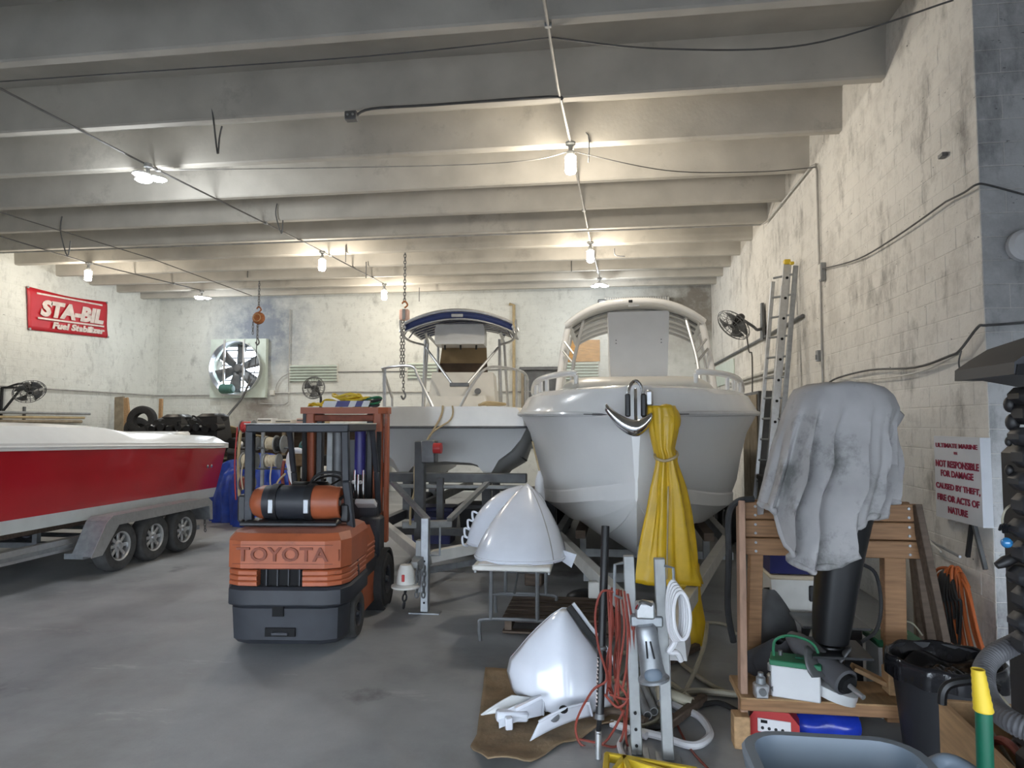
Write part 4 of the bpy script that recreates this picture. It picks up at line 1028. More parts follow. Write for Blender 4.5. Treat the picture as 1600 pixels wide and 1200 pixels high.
#      y    zk    xc   zc    xm   zm    xs    zs
HT = [(0.00, 1.26, .012, 1.31, .03, 1.76, .07, 2.12), (.22, .98, .24, 1.25, .34, 1.72, .50, 2.13), (.6, .74, .52, 1.18, .66, 1.70, .90, 2.14), (1.2, .53, .84, 1.09, 1.00, 1.68, 1.25, 2.15), (2.0, .42, 1.10, 1.02, 1.26, 1.66, 1.48, 2.16), (3.0, .36, 1.26, .96, 1.42, 1.62, 1.61, 2.16), (5.0, .33, 1.35, 1.0, 1.48, 1.6, 1.64, 2.15), (8.6, .35, 1.36, .98, 1.46, 1.55, 1.58, 2.05)]
HS = spline_table(HT, 5)
up_, lo_ = [], []
for y, zk, xc, zc, xm, zm, xs, zs in HS:
    g = min(1, y / 1.2)
    up_.append([Vector((x, y, z)) for x, z in [(xc, zc), (xc + .045 * g, zc + .02), (xc + .055 * g, zc + .15), (xc + .04 * g, zc + .17), (xc * .5 + xm * .5 + .02 * g, (zc + zm) / 2), (xm, zm), (xm * .62 + xs * .38, (zm + zs) / 2 + .02), (xs, zs)]])
    lo_.append([Vector((x, y, z)) for x, z in [(0, zk), (xc * .40, zk + (zc - zk) * .40), (xc * .43 + .02 * g, zk + (zc - zk) * .38), (xc * .72, zk + (zc - zk) * .70), (xc * .75 + .02 * g, zk + (zc - zk) * .68), (xc, zc)]])
mx = lambda r: [Vector((-p.x, p.y, p.z)) for p in r]
mb = MB(MH)
for rr in (up_, lo_):
    mb.loft(rr, closed=False); mb.loft([mx(r) for r in rr], closed=False)
f0 = lo_[0][:-1] + up_[0]; mb.add(f0 + mx(f0)[::-1][:-1], [tuple(range(2 * len(f0) - 1))])
f1 = lo_[-1][:-1] + up_[-1]; mb.add(f1 + mx(f1)[::-1][:-1], [tuple(range(2 * len(f1) - 1))])
mb.build('hull', 'hull_white', t, ang=22)
rings = []
for y, zk, xc, zc, xm, zm, xs, zs in HS:
    half = [(0, zs + .31), (xs * .6, zs + .30), (xs * .86, zs + .275), (xs * .94, zs + .22), (xs * .99, zs + .09), (xs + .015, zs + .03), (xs + .02, zs - .02), (xs - .01, zs - .02)]
    yy = y - .05 * (1 - min(1, y / .3))
    rings.append(mirror_ring(half, yy))
mb = MB(MH); mb.loft(rings, closed=False); mb.add(rings[0], [tuple(range(len(rings[0])))]); mb.add(rings[-1], [tuple(range(len(rings[0])))])
mb.build('deck', 'white_gel', t, ang=30)
path = [Vector((-s[6] - .02, s[0], s[7] + .01)) for s in HS[::-1]] + [Vector((s[6] + .02, s[0], s[7] + .01)) for s in HS]
MB(MH).tube(path, .03, 8).build('rub_rail', 'grey_gel', t)
MB(MH).tube([p + Vector((0, -.02, .0)) for p in path], .014, 6).build('rub_rail_insert', 'frame_grey', t)
# trunk cabin
def trunk(s, q):
    y = .72 + 2.6 * q; w = (.80 + .36 * q ** .6) * (s - .5) * 2; e = abs(2 * s - 1)
    z = 2.38 + .20 * (1 - e ** 8) * (1 - (1 - min(1, q * 9)) ** 2)
    return MH @ Vector((w, y, z))
MB().grid(21, 14, trunk).build('trunk_cabin', 'cream_gel', t, thick=.02)
# bow fittings
for px, py, rz in ((906, 620, .4), (930, 620, -.3), (1085, 623, .3)):
    c = PY(px, py, 7.95 if px < 1000 else 8.1)
    MB().lathe([(.06, 0), (.06, .012), (.03, .02), (.001, .02)], c + Vector((0, -.05, 0)), (0, -.8, .6), 16).build('deck_fitting', 'chrome', t)
    MB().lathe([(.035, .014), (.02, .024), (.001, .024)], c + Vector((0, -.05, 0)), (0, -.8, .6), 12).build('fitting_core', 'steel_dark', t)
# hatch standing open
hm = MH @ T(.05, 1.75, 2.60) @ Matrix.Rotation(R(-6), 4, 'X')
MB(hm).loft([[Vector((x, y, z)) for x, z in [(-.33, 0), (.33, 0), (.35, .06), (.385, .84), (.37, .87), (-.37, .87), (-.385, .84), (-.35, .06)]] for y in (0, .045)]).build('open_hatch', 'white_gel', t, ang=25)
for x in (-.18, .2): MB(hm).box((x, -.02, .0), (.06, .05, .06), bev=.008).build('hatch_hinge', 'chrome', t)
for x in (-.28, .28):
    for z in (.46, .50): MB(hm).cyl((x, -.002, z), (x, -.006, z), .008, n=6).build('hatch_screw', 'steel_dark', t)
# hardtop, pillars, windows
def roof(s, q, dz=0, k=1.0):
    e = 2 * s - 1
    return MH @ Vector((e * (1.08 + .06 * q) * k, 3.75 + 2.7 * q + .35 * e * e * (1 - q), 3.94 - .30 * abs(e) ** 2.6 - .08 * q + dz))
MB().grid(25, 14, roof).build('hardtop', 'grey_gel', t, thick=.05)
MB().tube([roof(k / 24, 0) for k in range(25)], .055, 10).build('hardtop_edge', 'white_gel', t)
for q in (.18, .36, .54, .72, .9):
    MB().tube([roof(.04 + .92 * k / 20, q, -.05) for k in range(21)], .022, 6).build('ceiling_rib', 'galv_dull', t)
MB(MH).box((0, 3.72, 3.86), (.18, .04, .03), bev=.006).build('nav_light', 'alu', t)
MB(MH).box((-.05, 3.70, 3.93), (.06, .03, .04), bev=.006).build('nav_lamp', 'black_plastic', t)
for s in (-1, 1):
    MB(MH).tube(smooth_pts([(s * 1.20, 3.9, 2.50), (s * 1.16, 4.05, 3.0), (s * 1.09, 4.12, 3.45), (s * 1.04, 4.15, 3.66)], 5), .055, 10).build('pillar', 'white_gel', t)
    MB(MH).tube(smooth_pts([(s * 1.34, 5.6, 2.5), (s * 1.26, 5.5, 3.1), (s * 1.14, 5.4, 3.62)], 5), .05, 10).build('pillar', 'white_gel', t)
    MB(MH).tube(smooth_pts([(s * .98, 3.7, 2.62), (s * .94, 3.85, 3.05), (s * .84, 4.0, 3.52), (s * .80, 4.05, 3.70)], 5), .028, 8).build('window_frame', 'alu', t)
    MB(MH).tube(smooth_pts([(s * .36, 3.55, 2.66), (s * .38, 3.75, 3.1), (s * .40, 3.95, 3.80)], 5), .02, 8).build('window_frame', 'alu', t)
    MB(MH).loft([[Vector((s * .98, 3.72, 2.62)), Vector((s * .36, 3.57, 2.66)), Vector((s * .36, 3.58, 2.66)), Vector((s * .98, 3.73, 2.62))], [Vector((s * .82, 4.02, 3.62)), Vector((s * .40, 3.93, 3.74)), Vector((s * .40, 3.94, 3.74)), Vector((s * .82, 4.03, 3.62))]]).build('window_pane', 'poly_clear', t, smooth=False)
    for k, (a, b) in enumerate((((1.1, 3.95, 3.35), (.95, 3.9, 3.15)), ((1.12, 3.95, 3.2), (.92, 3.85, 2.95)))):
        MB(MH).tube([(s * a[0], a[1], a[2]), (s * b[0], b[1], b[2])], .018, 6).build('bracket', 'alu', t)
MB(MH).loft([[Vector((-.36, 3.57, 2.66)), Vector((.36, 3.57, 2.66)), Vector((.36, 3.58, 2.66)), Vector((-.36, 3.58, 2.66))], [Vector((-.4, 3.93, 3.76)), Vector((.4, 3.93, 3.76)), Vector((.4, 3.94, 3.76)), Vector((-.4, 3.94, 3.76))]]).build('window_pane', 'poly_clear', t, smooth=False)
MB(MH).box((0, 3.85, 2.60), (2.1, .5, .12), bev=.03).build('dash', 'cream_gel', t)
MB(MH).box((0, 5.3, 2.55), (1.5, .5, .5), bev=.05).build('helm_seat', 'cream_gel', t)
# white bow rails
for s in (-1, 1):
    pts = [(s * .66, .85, 2.60), (s * .74, .9, 2.62), (s * 1.06, 1.35, 2.61), (s * 1.28, 1.95, 2.58), (s * 1.44, 2.8, 2.50), (s * 1.47, 3.2, 2.44)]
    MB(MH).tube(smooth_pts(pts, 5), .036, 10).build('bow_rail', 'white_gel', t)
    for p in (pts[0], pts[2], pts[3], pts[4]):
        MB(MH).tube([p, (p[0] * 1.0, p[1] + .04, 2.40)], .026, 8).build('rail_post', 'white_gel', t)
    for k in range(5):
        f = k / 4; MB(MH).tube([(s * (1.16 + .26 * f), 1.62 + 1.2 * f, 2.40), (s * (1.16 + .26 * f), 1.6 + 1.2 * f, 2.59 - .07 * f)], .02, 6).build('rail_baluster', 'white_gel', t)
# topside marks
for px, py in ((953, 750), (996, 800)):
    c = PY(px, py, 7.72 if px < 990 else 7.72)
    MB().lathe([(.025, 0), (.02, .02), (.001, .022)], c, (-.4, -1, 0), 10).build('hull_fitting', 'chrome', t)
# anchor and roller
t2 = thing('anchor', MH @ Vector((0, -.2, 1.95)), 'shiny steel plough anchor on the bow roller of the hardtop boat', 'anchor')
am = MH @ T(0, -.16, 2.12)
MB(am).bar((0, 0, .26), (0, -.12, -.08), .05, .03, up=(1, 0, 0), bev=.006).build('shank', 'chrome', t2)
def fl(s, q):
    e = 2 * s - 1; a_ = 2 * PI * q; wv = .042 * (1 - abs(e) ** 2.2) + .026
    x = e * (.28 if e < 0 else .15)
    return am @ Vector((x, -.20 + .05 * math.cos(a_) * (1 - .5 * abs(e)), -.12 + .20 * abs(e) ** 1.8 * (1 if e < 0 else .6) + wv * math.sin(a_)))
    e = 2 * s - 1
    x = e * .36 - .0 ; z = -.10 + .17 * abs(e) ** 1.7 - .05 * (1 - abs(e)) * q; y = -.20 + .05 * (1 - abs(e)) - .10 * q * (1 - .55 * abs(e))
    if e > 0: x *= .65
    return am @ Vector((x, y, z + (.05 if q > .5 else 0) * (1 - abs(e))))
MB().grid(21, 13, fl).build('fluke', 'chrome', t2, thick=.02)
MB(am).tube(smooth_pts([(-.07, -.02, .1), (-.06, -.02, .27), (0, -.02, .34), (.06, -.02, .27), (.07, -.02, .1)], 5), .016, 8).build('roller_hoop', 'chrome', t2)
for s in (-1, 1): MB(am).box((s * .075, .0, .10), (.05, .28, .22), bev=.012).build('roller_cheek', 'black_metal', t2)
MB(am).box((.13, .1, .17), (.08, .2, .16), bev=.02).build('windlass', 'alu', t2)
# trailer beneath
t = thing('bow_trailer', MH @ Vector((0, 3, 0)), 'pale steel trailer under the hardtop boat', 'trailer')
N0 = Vector((.42, 5.15, .46))
MB().bar(N0, Vector((-.62, 9.4, .50)), .10, .15, bev=.006).build('tongue_beam', 'white_soft', t)
MB().bar(N0, Vector((1.62, 9.4, .50)), .10, .15, bev=.006).build('tongue_beam', 'white_soft', t)
for sx in (-.62, 1.62):
    MB().bar((sx, 9.3, .50), (sx + .2, 15.4, .50), .10, .15).build('frame_rail', 'galv_dull', t)
    for y in (12.2, 13.1): wheel((sx + (.55 if sx > 0 else -.30), y, .36), (1 if sx > 0 else -1, 0, 0), .36, .22, t)
MB().box((.45, 7.95, .30), (1.35, .10, .10)).build('cross_member', 'galv_dull', t)
MB().box((.5, 9.4, .30), (2.4, .10, .10)).build('cross_member', 'galv_dull', t)
MB().box((.6, 13.0, .30), (2.4, .10, .10)).build('cross_member', 'galv_dull', t)
for sx in (-.28, 1.28):
    MB().bar((sx, 8.6, .66), (sx + .15, 14.5, .66), .12, .10).build('bunk_board', 'wood_old', t)
    for y in (9.0, 11.5, 13.8): MB().box((sx + .02, y, .48), (.08, .08, .30)).build('bunk_post', 'galv_dull', t)
MB().box((.42, 7.5, .60), (.12, .12, .28), bev=.02).build('keel_roller_bracket', 'galv_dull', t)
MB().box((-.05, 6.9, .40), (.20, .10, .16), bev=.01).build('tongue_bracket', 'white_soft', t)
# ---- yellow rain suit hanging from the bow
t = thing('rain_suit', PY(1045, 860, 6.6), 'yellow oilskin suit hanging from the bow of the hardtop boat', 'clothing')
YR = 6.55
prof = [(634, 1012, 1054), (650, 1013, 1060), (672, 1016, 1058), (700, 1022, 1052), (713, 1026, 1056), (722, 1027, 1055), (760, 1020, 1066), (800, 1016, 1074), (850, 1008, 1082), (890, 1004, 1088), (912, 1002, 1093)]
def cloth(prof, yc, depth, folds, amp, ph):
    rows = []
    for (py, x0, x1) in prof: rows.append((PY(x0, py, yc), PY(x1, py, yc)))
    def fn(s, q):
        f = q * (len(rows) - 1); i = min(int(f), len(rows) - 2); f -= i
        a = rows[i][0].lerp(rows[i + 1][0], f); b = rows[i][1].lerp(rows[i + 1][1], f)
        th = 2 * PI * s; c = (a + b) / 2; hw = (b - a).length / 2
        am = amp * min(1, .2 + q * 1.3)
        rr = 1 + am * math.sin(folds * th + ph + 1.3 * math.sin(q * 4)) + am * .5 * math.sin((folds * 2 + 1) * th + 2 * q)
        return Vector((c.x + hw * math.cos(th) * rr, c.y + depth * math.sin(th) * rr, c.z + .012 * math.sin(3 * th + 5 * q) * q))
    return fn
MB().grid(72, 34, cloth(prof, YR, .10, 6, .20, .4), cu=True).build('jacket', 'yellow_cloth', t, ang=80, thick=.004)
prof2 = [(880, 1046, 1092), (930, 1052, 1093), (970, 1056, 1098), (1014, 1058, 1103)]
MB().grid(40, 14, cloth(prof2, YR + .05, .07, 4, .12, 1.0), cu=True).build('trouser_leg', 'yellow_cloth', t, ang=80, thick=.004)
c = PY(1041, 640, YR)
MB().sphere(c + Vector((0, 0, -.10)), .135, 16, 10, (1, .75, 1.15)).build('hood', 'yellow_cloth', t)
MB().tube(smooth_pts([PY(1024, 715, YR - .12), PY(1040, 720, YR - .14), PY(1058, 712, YR - .12), PY(1052, 704, YR + .1), PY(1028, 706, YR + .1)], 4, True), .014, 6, closed=True).build('collar_band', 'tan', t)
MB().tube([PY(1044, 760, YR - .13), PY(1042, 905, YR - .15)], .008, 6).build('zip', 'tan', t)
MB().tube([c, MH @ Vector((.18, .02, 2.20))], .012, 6).build('hanging_loop', 'yellow_plain', t)
# ------------------------------------------------------------------ forklift
FX, FY0 = -2.83, 5.82        # centre line and rear end
FM = T(FX, FY0, 0, R(6))
t = thing('forklift', FM @ Vector((0, 1, 0)), 'worn orange and dark grey forklift with a gas bottle on its back', 'forklift')
def plan(y0, y1, w, ch, z, wf=None, bow=0.0):        # outline: rear corners chamfered and rounded
    wf = wf or w
    return [Vector((x, y, z)) for x, y in [(-w + ch * 1.1, y0 + .0), (-w * .45, y0 - bow), (w * .45, y0 - bow), (w - ch * 1.1, y0), (w - ch * .35, y0 + ch * .35), (w, y0 + ch * 1.2), (wf, y1), (-wf, y1), (-w, y0 + ch * 1.2), (-w + ch * .35, y0 + ch * .35)]]
# lower counterweight
lowcw = MB(FM).loft([plan(.06, .26, .50, .16, .075), plan(.02, .26, .525, .16, .12), plan(.0, .26, .535, .16, .40), plan(.02, .26, .525, .16, .415)])
lowcw.build('counterweight', 'truck_grey', t, ang=28)
MB(FM).loft([plan(-.02, .80, .56, .17, .425), plan(-.03, .80, .565, .17, .44), plan(-.03, .80, .565, .17, .565), plan(-.0, .80, .55, .17, .59)]).build('bumper', 'truck_grey', t, ang=28)
# lower orange band of ribs with a grille opening
for k in range(3):
    z0 = .60 + k * .048
    for s, (a, b) in ((-1, (-.56, -.23)), (1, (.18, .56))):
        ring = [(a, .0), (b, .0), (b, .75), (a, .75)]
        if s < 0: pts = [(-.40, -.02), (b, -.03), (b, .3), (-.56, .75), (-.56, .18), (-.51, .05)]
        else: pts = [(a, -.03), (.40, -.02), (.51, .05), (.56, .18), (.56, .75), (a, .3)]
        MB(FM).loft([[Vector((x * .99, y + .01, z0)) for x, y in pts], [Vector((x, y, z0 + .006)) for x, y in pts], [Vector((x, y, z0 + .036)) for x, y in pts], [Vector((x * .985, y + .012, z0 + .046)) for x, y in pts]]).build('rib_panel', 'orange_paint', t, ang=25)
MB(FM).box((-.02, .16, .665), (.44, .20, .17)).build('radiator_grille', 'black_void', t)
for k in range(4): MB(FM).box((-.17 + k * .10, .05, .665), (.012, .02, .15)).build('grille_bar', 'truck_grey', t)
# orange hood
MB(FM).loft([plan(-.0, .78, .555, .17, .745), plan(-.035, .78, .565, .17, .76), plan(-.035, .78, .565, .17, 1.0), plan(.02, .78, .53, .18, 1.06)], caps=True).build('rear_hood', 'orange_paint', t, ang=22)
MB(FM).loft([plan(.02, .78, .53, .18, 1.061), plan(.12, .76, .47, .15, 1.085), plan(.14, .74, .46, .15, 1.09)]).build('hood_top', 'orange_worn', t, ang=22)
put_text('embossed_lettering', 'TOYOTA', .2, 'orange_dark', t, FM @ Vector((.0, -.044, .885)), FM.to_3x3() @ Vector((1, 0, 0)), (0, 0, 1), .004, 0, .82, .125, ext=.006, space=1.05)
for x0, x1 in ((-.44, .44),):
    for z in (.80, .965): MB(FM).box((0, -.036, z), (.9, .004, .006)).build('panel_groove', 'orange_dark', t)
MB(FM).box((.46, .045, .87), (.10, .006, .10), rot=-.75).build('side_vent', 'orange_dark', t)
# tow pin and slots
MB(FM).box((-.04, -.002, .42), (.10, .03, .17)).build('tow_slot', 'black_void', t)
MB(FM).box((-.04, -.012, .465), (.035, .03, .07), bev=.006).build('tow_pin', 'truck_grey', t)
MB(FM).box((-.02, .0, .195), (.27, .02, .075)).build('lower_slot', 'black_void', t)
MB(FM).box((-.02, -.012, .185), (.15, .03, .03), bev=.006).build('slot_bar', 'truck_grey', t)
# right and left body sides
for s in (-1, 1):
    MB(FM).box((s * .47, 1.12, .54), (.10, .80, .18), bev=.02).build('side_step', 'truck_grey', t)
    MB(FM).box((s * .49, 1.06, .30), (.05, .52, .34), bev=.015).build('side_panel', 'orange_paint', t)
    MB(FM).box((s * .42, 1.55, .78), (.24, .30, .46), bev=.03).build('cowl_side', 'truck_grey', t)
MB(FM).box((0, 1.1, .45), (.82, 1.1, .34)).build('chassis', 'black_metal', t)
seatbase = MB(FM).loft([[Vector((x, y, z)) for x, y in ((-.46, .72), (.52, .72), (.52, 1.28), (-.46, 1.28))] for z in (.60, .82)] + [[Vector((x, y, .97)) for x, y in ((-.44, .74), (.49, .74), (.49, 1.18), (-.44, 1.18))]])
seatbase.build('engine_hood', 'orange_paint', t, ang=25)
for z in (.68, .73, .78): MB(FM).box((.525, 1.0, z), (.02, .50, .03), bev=.006).build('hood_rib', 'orange_paint', t)
st_ = MB(FM).box((-.02, .98, 1.04), (.46, .44, .12), bev=.04).build('seat', 'black_plastic', t)
MB(FM).box((-.02, .80, 1.26), (.44, .12, .40), rot=(R(8), 0, 0), bev=.05).build('seat_back', 'black_plastic', t)
# dash, wheel, levers
MB(FM).box((.0, 1.62, 1.02), (.96, .16, .34), bev=.03).build('dashboard', 'truck_grey', t)
MB(FM).box((.38, 1.46, 1.16), (.22, .14, .06), rot=(R(-25), 0, 0), bev=.008).build('instrument_panel', 'white_plastic', t)
MB(FM).cyl((-.05, 1.60, 1.1), (-.05, 1.42, 1.32), .025, n=10).build('steering_column', 'black_metal', t)
cw = FM @ Vector((-.05, 1.40, 1.34)); axw = FM.to_3x3() @ Vector((0, -.62, .78)); uu = axw.orthogonal().normalized(); vv = axw.cross(uu)
sw = MB().tube([cw + (uu * math.cos(a) + vv * math.sin(a)) * .19 for a in [2 * PI * k / 28 for k in range(28)]], .015, 8, closed=True)
for k in range(3): a = 2 * PI * k / 3; sw.tube([cw, cw + (uu * math.cos(a) + vv * math.sin(a)) * .19], .011, 6)
sw.build('steering_wheel', 'black_plastic', t)
for k, x in enumerate((.16, .24, .32)):
    MB(FM).tube([(x, 1.55, 1.18), (x, 1.45, 1.38)], .009, 6).build('lever', 'black_metal', t)
    MB().sphere(FM @ Vector((x, 1.44, 1.395)), .022, 8, 6).build('lever_knob', 'white_plastic', t)
# gas bottle and cradle
gy, gz, gr = .36, 1.30, .158
prof = [(.001, -.40), (.06, -.395), (.12, -.37), (gr, -.30), (gr, -.285)]
tk = MB(FM).lathe([(gr, -.27), (gr * 1.01, -.26), (gr * 1.01, .17), (gr, .18)], (-.03, gy, gz), (1, 0, 0), 28).build('gas_bottle', 'truck_grey', t)
MB(FM).lathe([(.001, -.42), (.07, -.415), (.125, -.38), (gr * 1.0, -.31), (gr, -.265)], (-.03, gy, gz), (1, 0, 0), 28).build('bottle_end', 'orange_paint', tk)
MB(FM).lathe([(gr, .175), (gr, .33), (gr * .92, .40), (gr * .93, .44), (gr * .86, .45), (gr * .8, .40), (.04, .38), (.001, .38)], (-.03, gy, gz), (1, 0, 0), 28).build('bottle_collar', 'orange_paint', tk)
MB(FM).cyl((.30, gy, gz), (.40, gy, gz), .035, n=10).build('bottle_valve', 'galv', tk)
for x in (-.20, .13):
    MB(FM).lathe([(gr + .004, -.035), (gr + .016, -.035), (gr + .016, .035), (gr + .004, .035)], (x, gy, gz), (1, 0, 0), 28, True).build('strap', 'black_metal', t)
    MB(FM).box((x, gy - gr - .015, gz - .02), (.05, .03, .13), bev=.006).build('strap_buckle', 'galv', t)
MB(FM).tube([(-.47, .22, 1.14), (-.47, .17, 1.12), (.42, .17, 1.12), (.42, .22, 1.14)], .022, 8).build('cradle_rail', 'black_metal', t)
MB(FM).box((-.03, gy, 1.115), (.86, .26, .05), bev=.01).build('cradle', 'black_metal', t)
MB(FM).tube(smooth_pts([(.36, gy, gz), (.46, gy, gz + .10), (.42, gy + .02, gz + .26), (.20, gy + .05, gz + .27), (.08, gy + .12, gz + .18), (.04, gy + .25, gz + .05)], 6), .014, 8).build('gas_hose', 'black_rubber', t)
MB(FM).box((-.52, .38, 1.24), (.11, .12, .26), bev=.02).build('muffler_bracket', 'black_metal', t)
MB(FM).box((.45, .40, 1.2), (.09, .14, .18), bev=.02).build('valve_guard', 'black_metal', t)
# overhead guard
ZG = 2.035
def post(nm, pts, w=.075): 
    mb = MB(FM)
    for a, b in zip(pts[:-1], pts[1:]): mb.bar(a, b, w, w * .8, bev=.012)
    return mb.build(nm, 'truck_grey', t)
for s in (-1, 1):
    post('rear_post', [(s * .45, .32, ZG - .05), (s * .46, .34, 1.5), (s * .50, .40, 1.05), (s * .53, .46, .60)] if s > 0 else [(s * .46, .32, ZG - .05), (s * .46, .34, 1.08)], .075 if s > 0 else .085)
    post('front_post', [(s * .46, 1.36, ZG - .05), (s * .47, 1.56, 1.50), (s * .47, 1.70, 1.02)], .06)
    MB(FM).bar((s * .46, .28, ZG - .03), (s * .46, 1.42, ZG - .03), .07, .08, bev=.012).build('roof_rail', 'truck_grey', t)
for k in range(7):
    y = .30 + k * .185
    MB(FM).bar((-.49, y, ZG - (.035 if k in (0, 6) else .02)), (.49, y, ZG - (.035 if k in (0, 6) else .02)), .05, .075 if k in (0, 6) else .03, bev=.01).build('roof_bar', 'truck_grey', t)
MB(FM).box((0, .84, ZG + .008), (1.0, 1.16, .012), bev=.003).build('roof_plate', 'white_soft', t)
# wheels
for s in (-1, 1):
    wheel(FM @ Vector((s * .475, .52, .22)), FM.to_3x3() @ Vector((s, 0, 0)), .22, .17, t, 'tyre_worn', 'truck_grey', 6, .5)
    wheel(FM @ Vector((s * .50, 1.62, .30)), FM.to_3x3() @ Vector((s, 0, 0)), .30, .22, t, 'black_rubber', 'truck_grey', 6, .5)
    MB(FM).lathe([(.32, -.10), (.35, -.10), (.35, .10), (.32, .10)], (s * .50, 1.62, .30), (1, 0, 0), 24, True).build('tread_ring', 'black_rubber', t)
# mast
my = 1.95
for s in (-1, 1):
    MB(FM).box((s * .40, my, 1.17), (.10, .14, 2.10), bev=.012).build('mast_channel', 'orange_paint', t)
    MB(FM).box((s * .30, my + .02, 1.15), (.07, .10, 2.02), bev=.008).build('inner_channel', 'black_metal', t)
    MB(FM).box((s * .49, my + .05, 1.42), (.05, .10, 1.55), bev=.01).build('mast_flange', 'orange_paint' if s > 0 else 'truck_grey', t)
    MB(FM).tube([(s * .42, my - .12, .50), (s * .44, my - .14, 1.95)], .03, 8).build('tilt_hose', 'black_rubber', t)
MB(FM).loft([[Vector((x, y, z)) for x, y in ((-.50, my - .12), (.42, my - .12), (.52, my - .05), (.54, my + .05), (.52, my + .14), (-.50, my + .14))] for z in (2.16, 2.235)]).build('mast_top_plate', 'orange_paint', t, ang=25)
MB(FM).box((0, my, 2.11), (.86, .10, .08), bev=.01).build('mast_cross_bar', 'orange_dark', t)
MB(FM).cyl((-.06, my - .05, .35), (-.06, my - .05, 1.98), .07, n=14).build('lift_cylinder', 'steel_dark', t)
MB(FM).box((-.15, my - .09, 1.4), (.07, .04, 1.1), bev=.006).build('chain_plate', 'galv_dull', t)
MB(FM).cyl((.20, my - .06, 1.45), (.20, my - .06, 2.02), .065, n=14).build('hose_drum', 'purple_cyl', t)
MB(FM).box((.16, my - .02, 1.1), (.22, .06, 1.5)).build('carriage_back', 'black_metal', t)
for x in (.15, .19, .25): MB(FM).cyl((x, my - .10, .9), (x, my - .10, 1.50), .014, n=8).build('hydraulic_rod', 'chrome', t)
for z in (.55, .95): MB(FM).box((0, my + .10, z), (.90, .06, .10), bev=.01).build('carriage_bar', 'black_metal', t)
for s in (-1, 1):
    MB(FM).loft([[Vector((s * .28 + x, y, z)) for x, z in ((-.06, zz), (.06, zz), (.06, zz + h), (-.06, zz + h))] for y, zz, h in ((my + .16, .07, .04), (my + 1.2, .07, .015))]).build('fork', 'steel_dark', t)
    MB(FM).box((s * .28, my + .16, .5), (.12, .045, .9), bev=.006).build('fork_shank', 'steel_dark', t)
# things lying on the mast
c = FM @ Vector((.0, my, 2.235))
t = thing('yellow_rope_coil', c + Vector((.06, 0, 0)), 'coil of yellow rope lying on top of the forklift mast', 'rope')
rnd = random.Random(5)
for k in range(6):
    r0 = .11 + .05 * rnd.random(); cc = c + Vector((.08 + rnd.uniform(-.06, .06), rnd.uniform(-.02, .02), .03 + k * .022))
    MB().tube([cc + Vector((math.cos(a) * r0 * 1.25, math.sin(a) * .09, .018 * math.sin(3 * a + k))) for a in [2 * PI * j / 22 for j in range(22)]], .016, 6, closed=True).build('turn', 'yellow_plain', t)
MB().tube(smooth_pts([c + Vector((-.05, -.05, .06)), c + Vector((-.2, -.08, .09)), c + Vector((-.30, -.06, .03)), c + Vector((-.42, -.05, .04)), c + Vector((-.44, -.02, .02))], 6), .014, 6).build('loose_end', 'yellow_plain', t)
t = thing('dark_rope_bundle', c + Vector((.32, 0, 0)), 'small dark green rope bundle beside the yellow coil on the mast', 'rope')
for k in range(4):
    cc = c + Vector((.31 + .01 * k, 0, .025 + k * .028))
    MB().tube([cc + Vector((math.cos(a) * .10, math.sin(a) * .07, .012 * math.sin(2 * a + k))) for a in [2 * PI * j / 18 for j in range(18)]], .014, 6, closed=True).build('turn', 'green_plain' if k % 2 else 'cloth_dark', t)
t = thing('striped_strap', c + Vector((.0, -.1, 0)), 'folded white and purple striped strap on the forklift mast', 'strap')
for k in range(7):
    x0 = -.24 + k * .08
    MB().plate([c + Vector((x0, -.125, .004)), c + Vector((x0 + .08, -.125, .004)), c + Vector((x0 + .11, -.125, .075)), c + Vector((x0 + .03, -.125, .075))], (0, .02, 0)).build('stripe', 'purple_cyl' if k in (2, 3, 5) else 'white_plastic', t)
t = thing('rag', c + Vector((-.38, 0, 0)), 'small yellow cloth lying left of the rope coil on the mast', 'rag')
MB().grid(9, 7, lambda s, q: c + Vector((-.44 + .17 * s, -.08 + .13 * q, .012 + .05 * math.sin(PI * s) * (.6 + .4 * math.sin(7 * q + 4 * s))))).build('cloth', 'yellow_plain', t, thick=.006)
# ------------------------------------------------------------------ middle ground: table, cowlings, pallet
# folding table
TA, TB = PY(739, 897, 6.2), PY(861, 897, 6.2)
ztab = .76
tx0, tx1, ty0, ty1 = TA.x, TB.x, 6.15, 7.55
t = thing('folding_table', ((tx0 + tx1) / 2, 6.8, 0), 'white folding table with bent steel legs carrying wrapped engine cowlings', 'table')
MB().box(((tx0 + tx1) / 2, (ty0 + ty1) / 2, ztab - .025), (tx1 - tx0, ty1 - ty0, .05), bev=.012).build('table_top', 'white_soft', t)
for yy, f in ((ty0 + .22, -1), (ty1 - .22, 1)):
    xa, xb = tx0 + .14, tx1 - .14
    for xx in (xa, xb): MB().tube([(xx, yy, ztab - .05), (xx, yy, .30), (xx, yy + .0, .22)], .020, 8).build('leg', 'steel_dark', t)
    MB().tube(smooth_pts([(xa - .10, yy, .02), (xa - .11, yy, .16), (xa - .05, yy, .22), (xb + .05, yy, .22), (xb + .11, yy, .16), (xb + .10, yy, .02)], 5), .018, 8).build('foot_bar', 'steel_dark', t)
    MB().tube([(xa, yy, .45), (xb, yy, .45)], .011, 6).build('cross_tube', 'steel_dark', t)
    MB().tube([((xa + xb) / 2, yy, .45), ((xa + xb) / 2, yy - f * .45, ztab - .06)], .011, 6).build('leg_brace', 'steel_dark', t)
for xx in (tx0 + .02, tx1 - .02): MB().bar((xx, ty0 + .05, ztab - .06), (xx, ty1 - .05, ztab - .06), .02, .035).build('apron_rail', 'galv_dull', t)
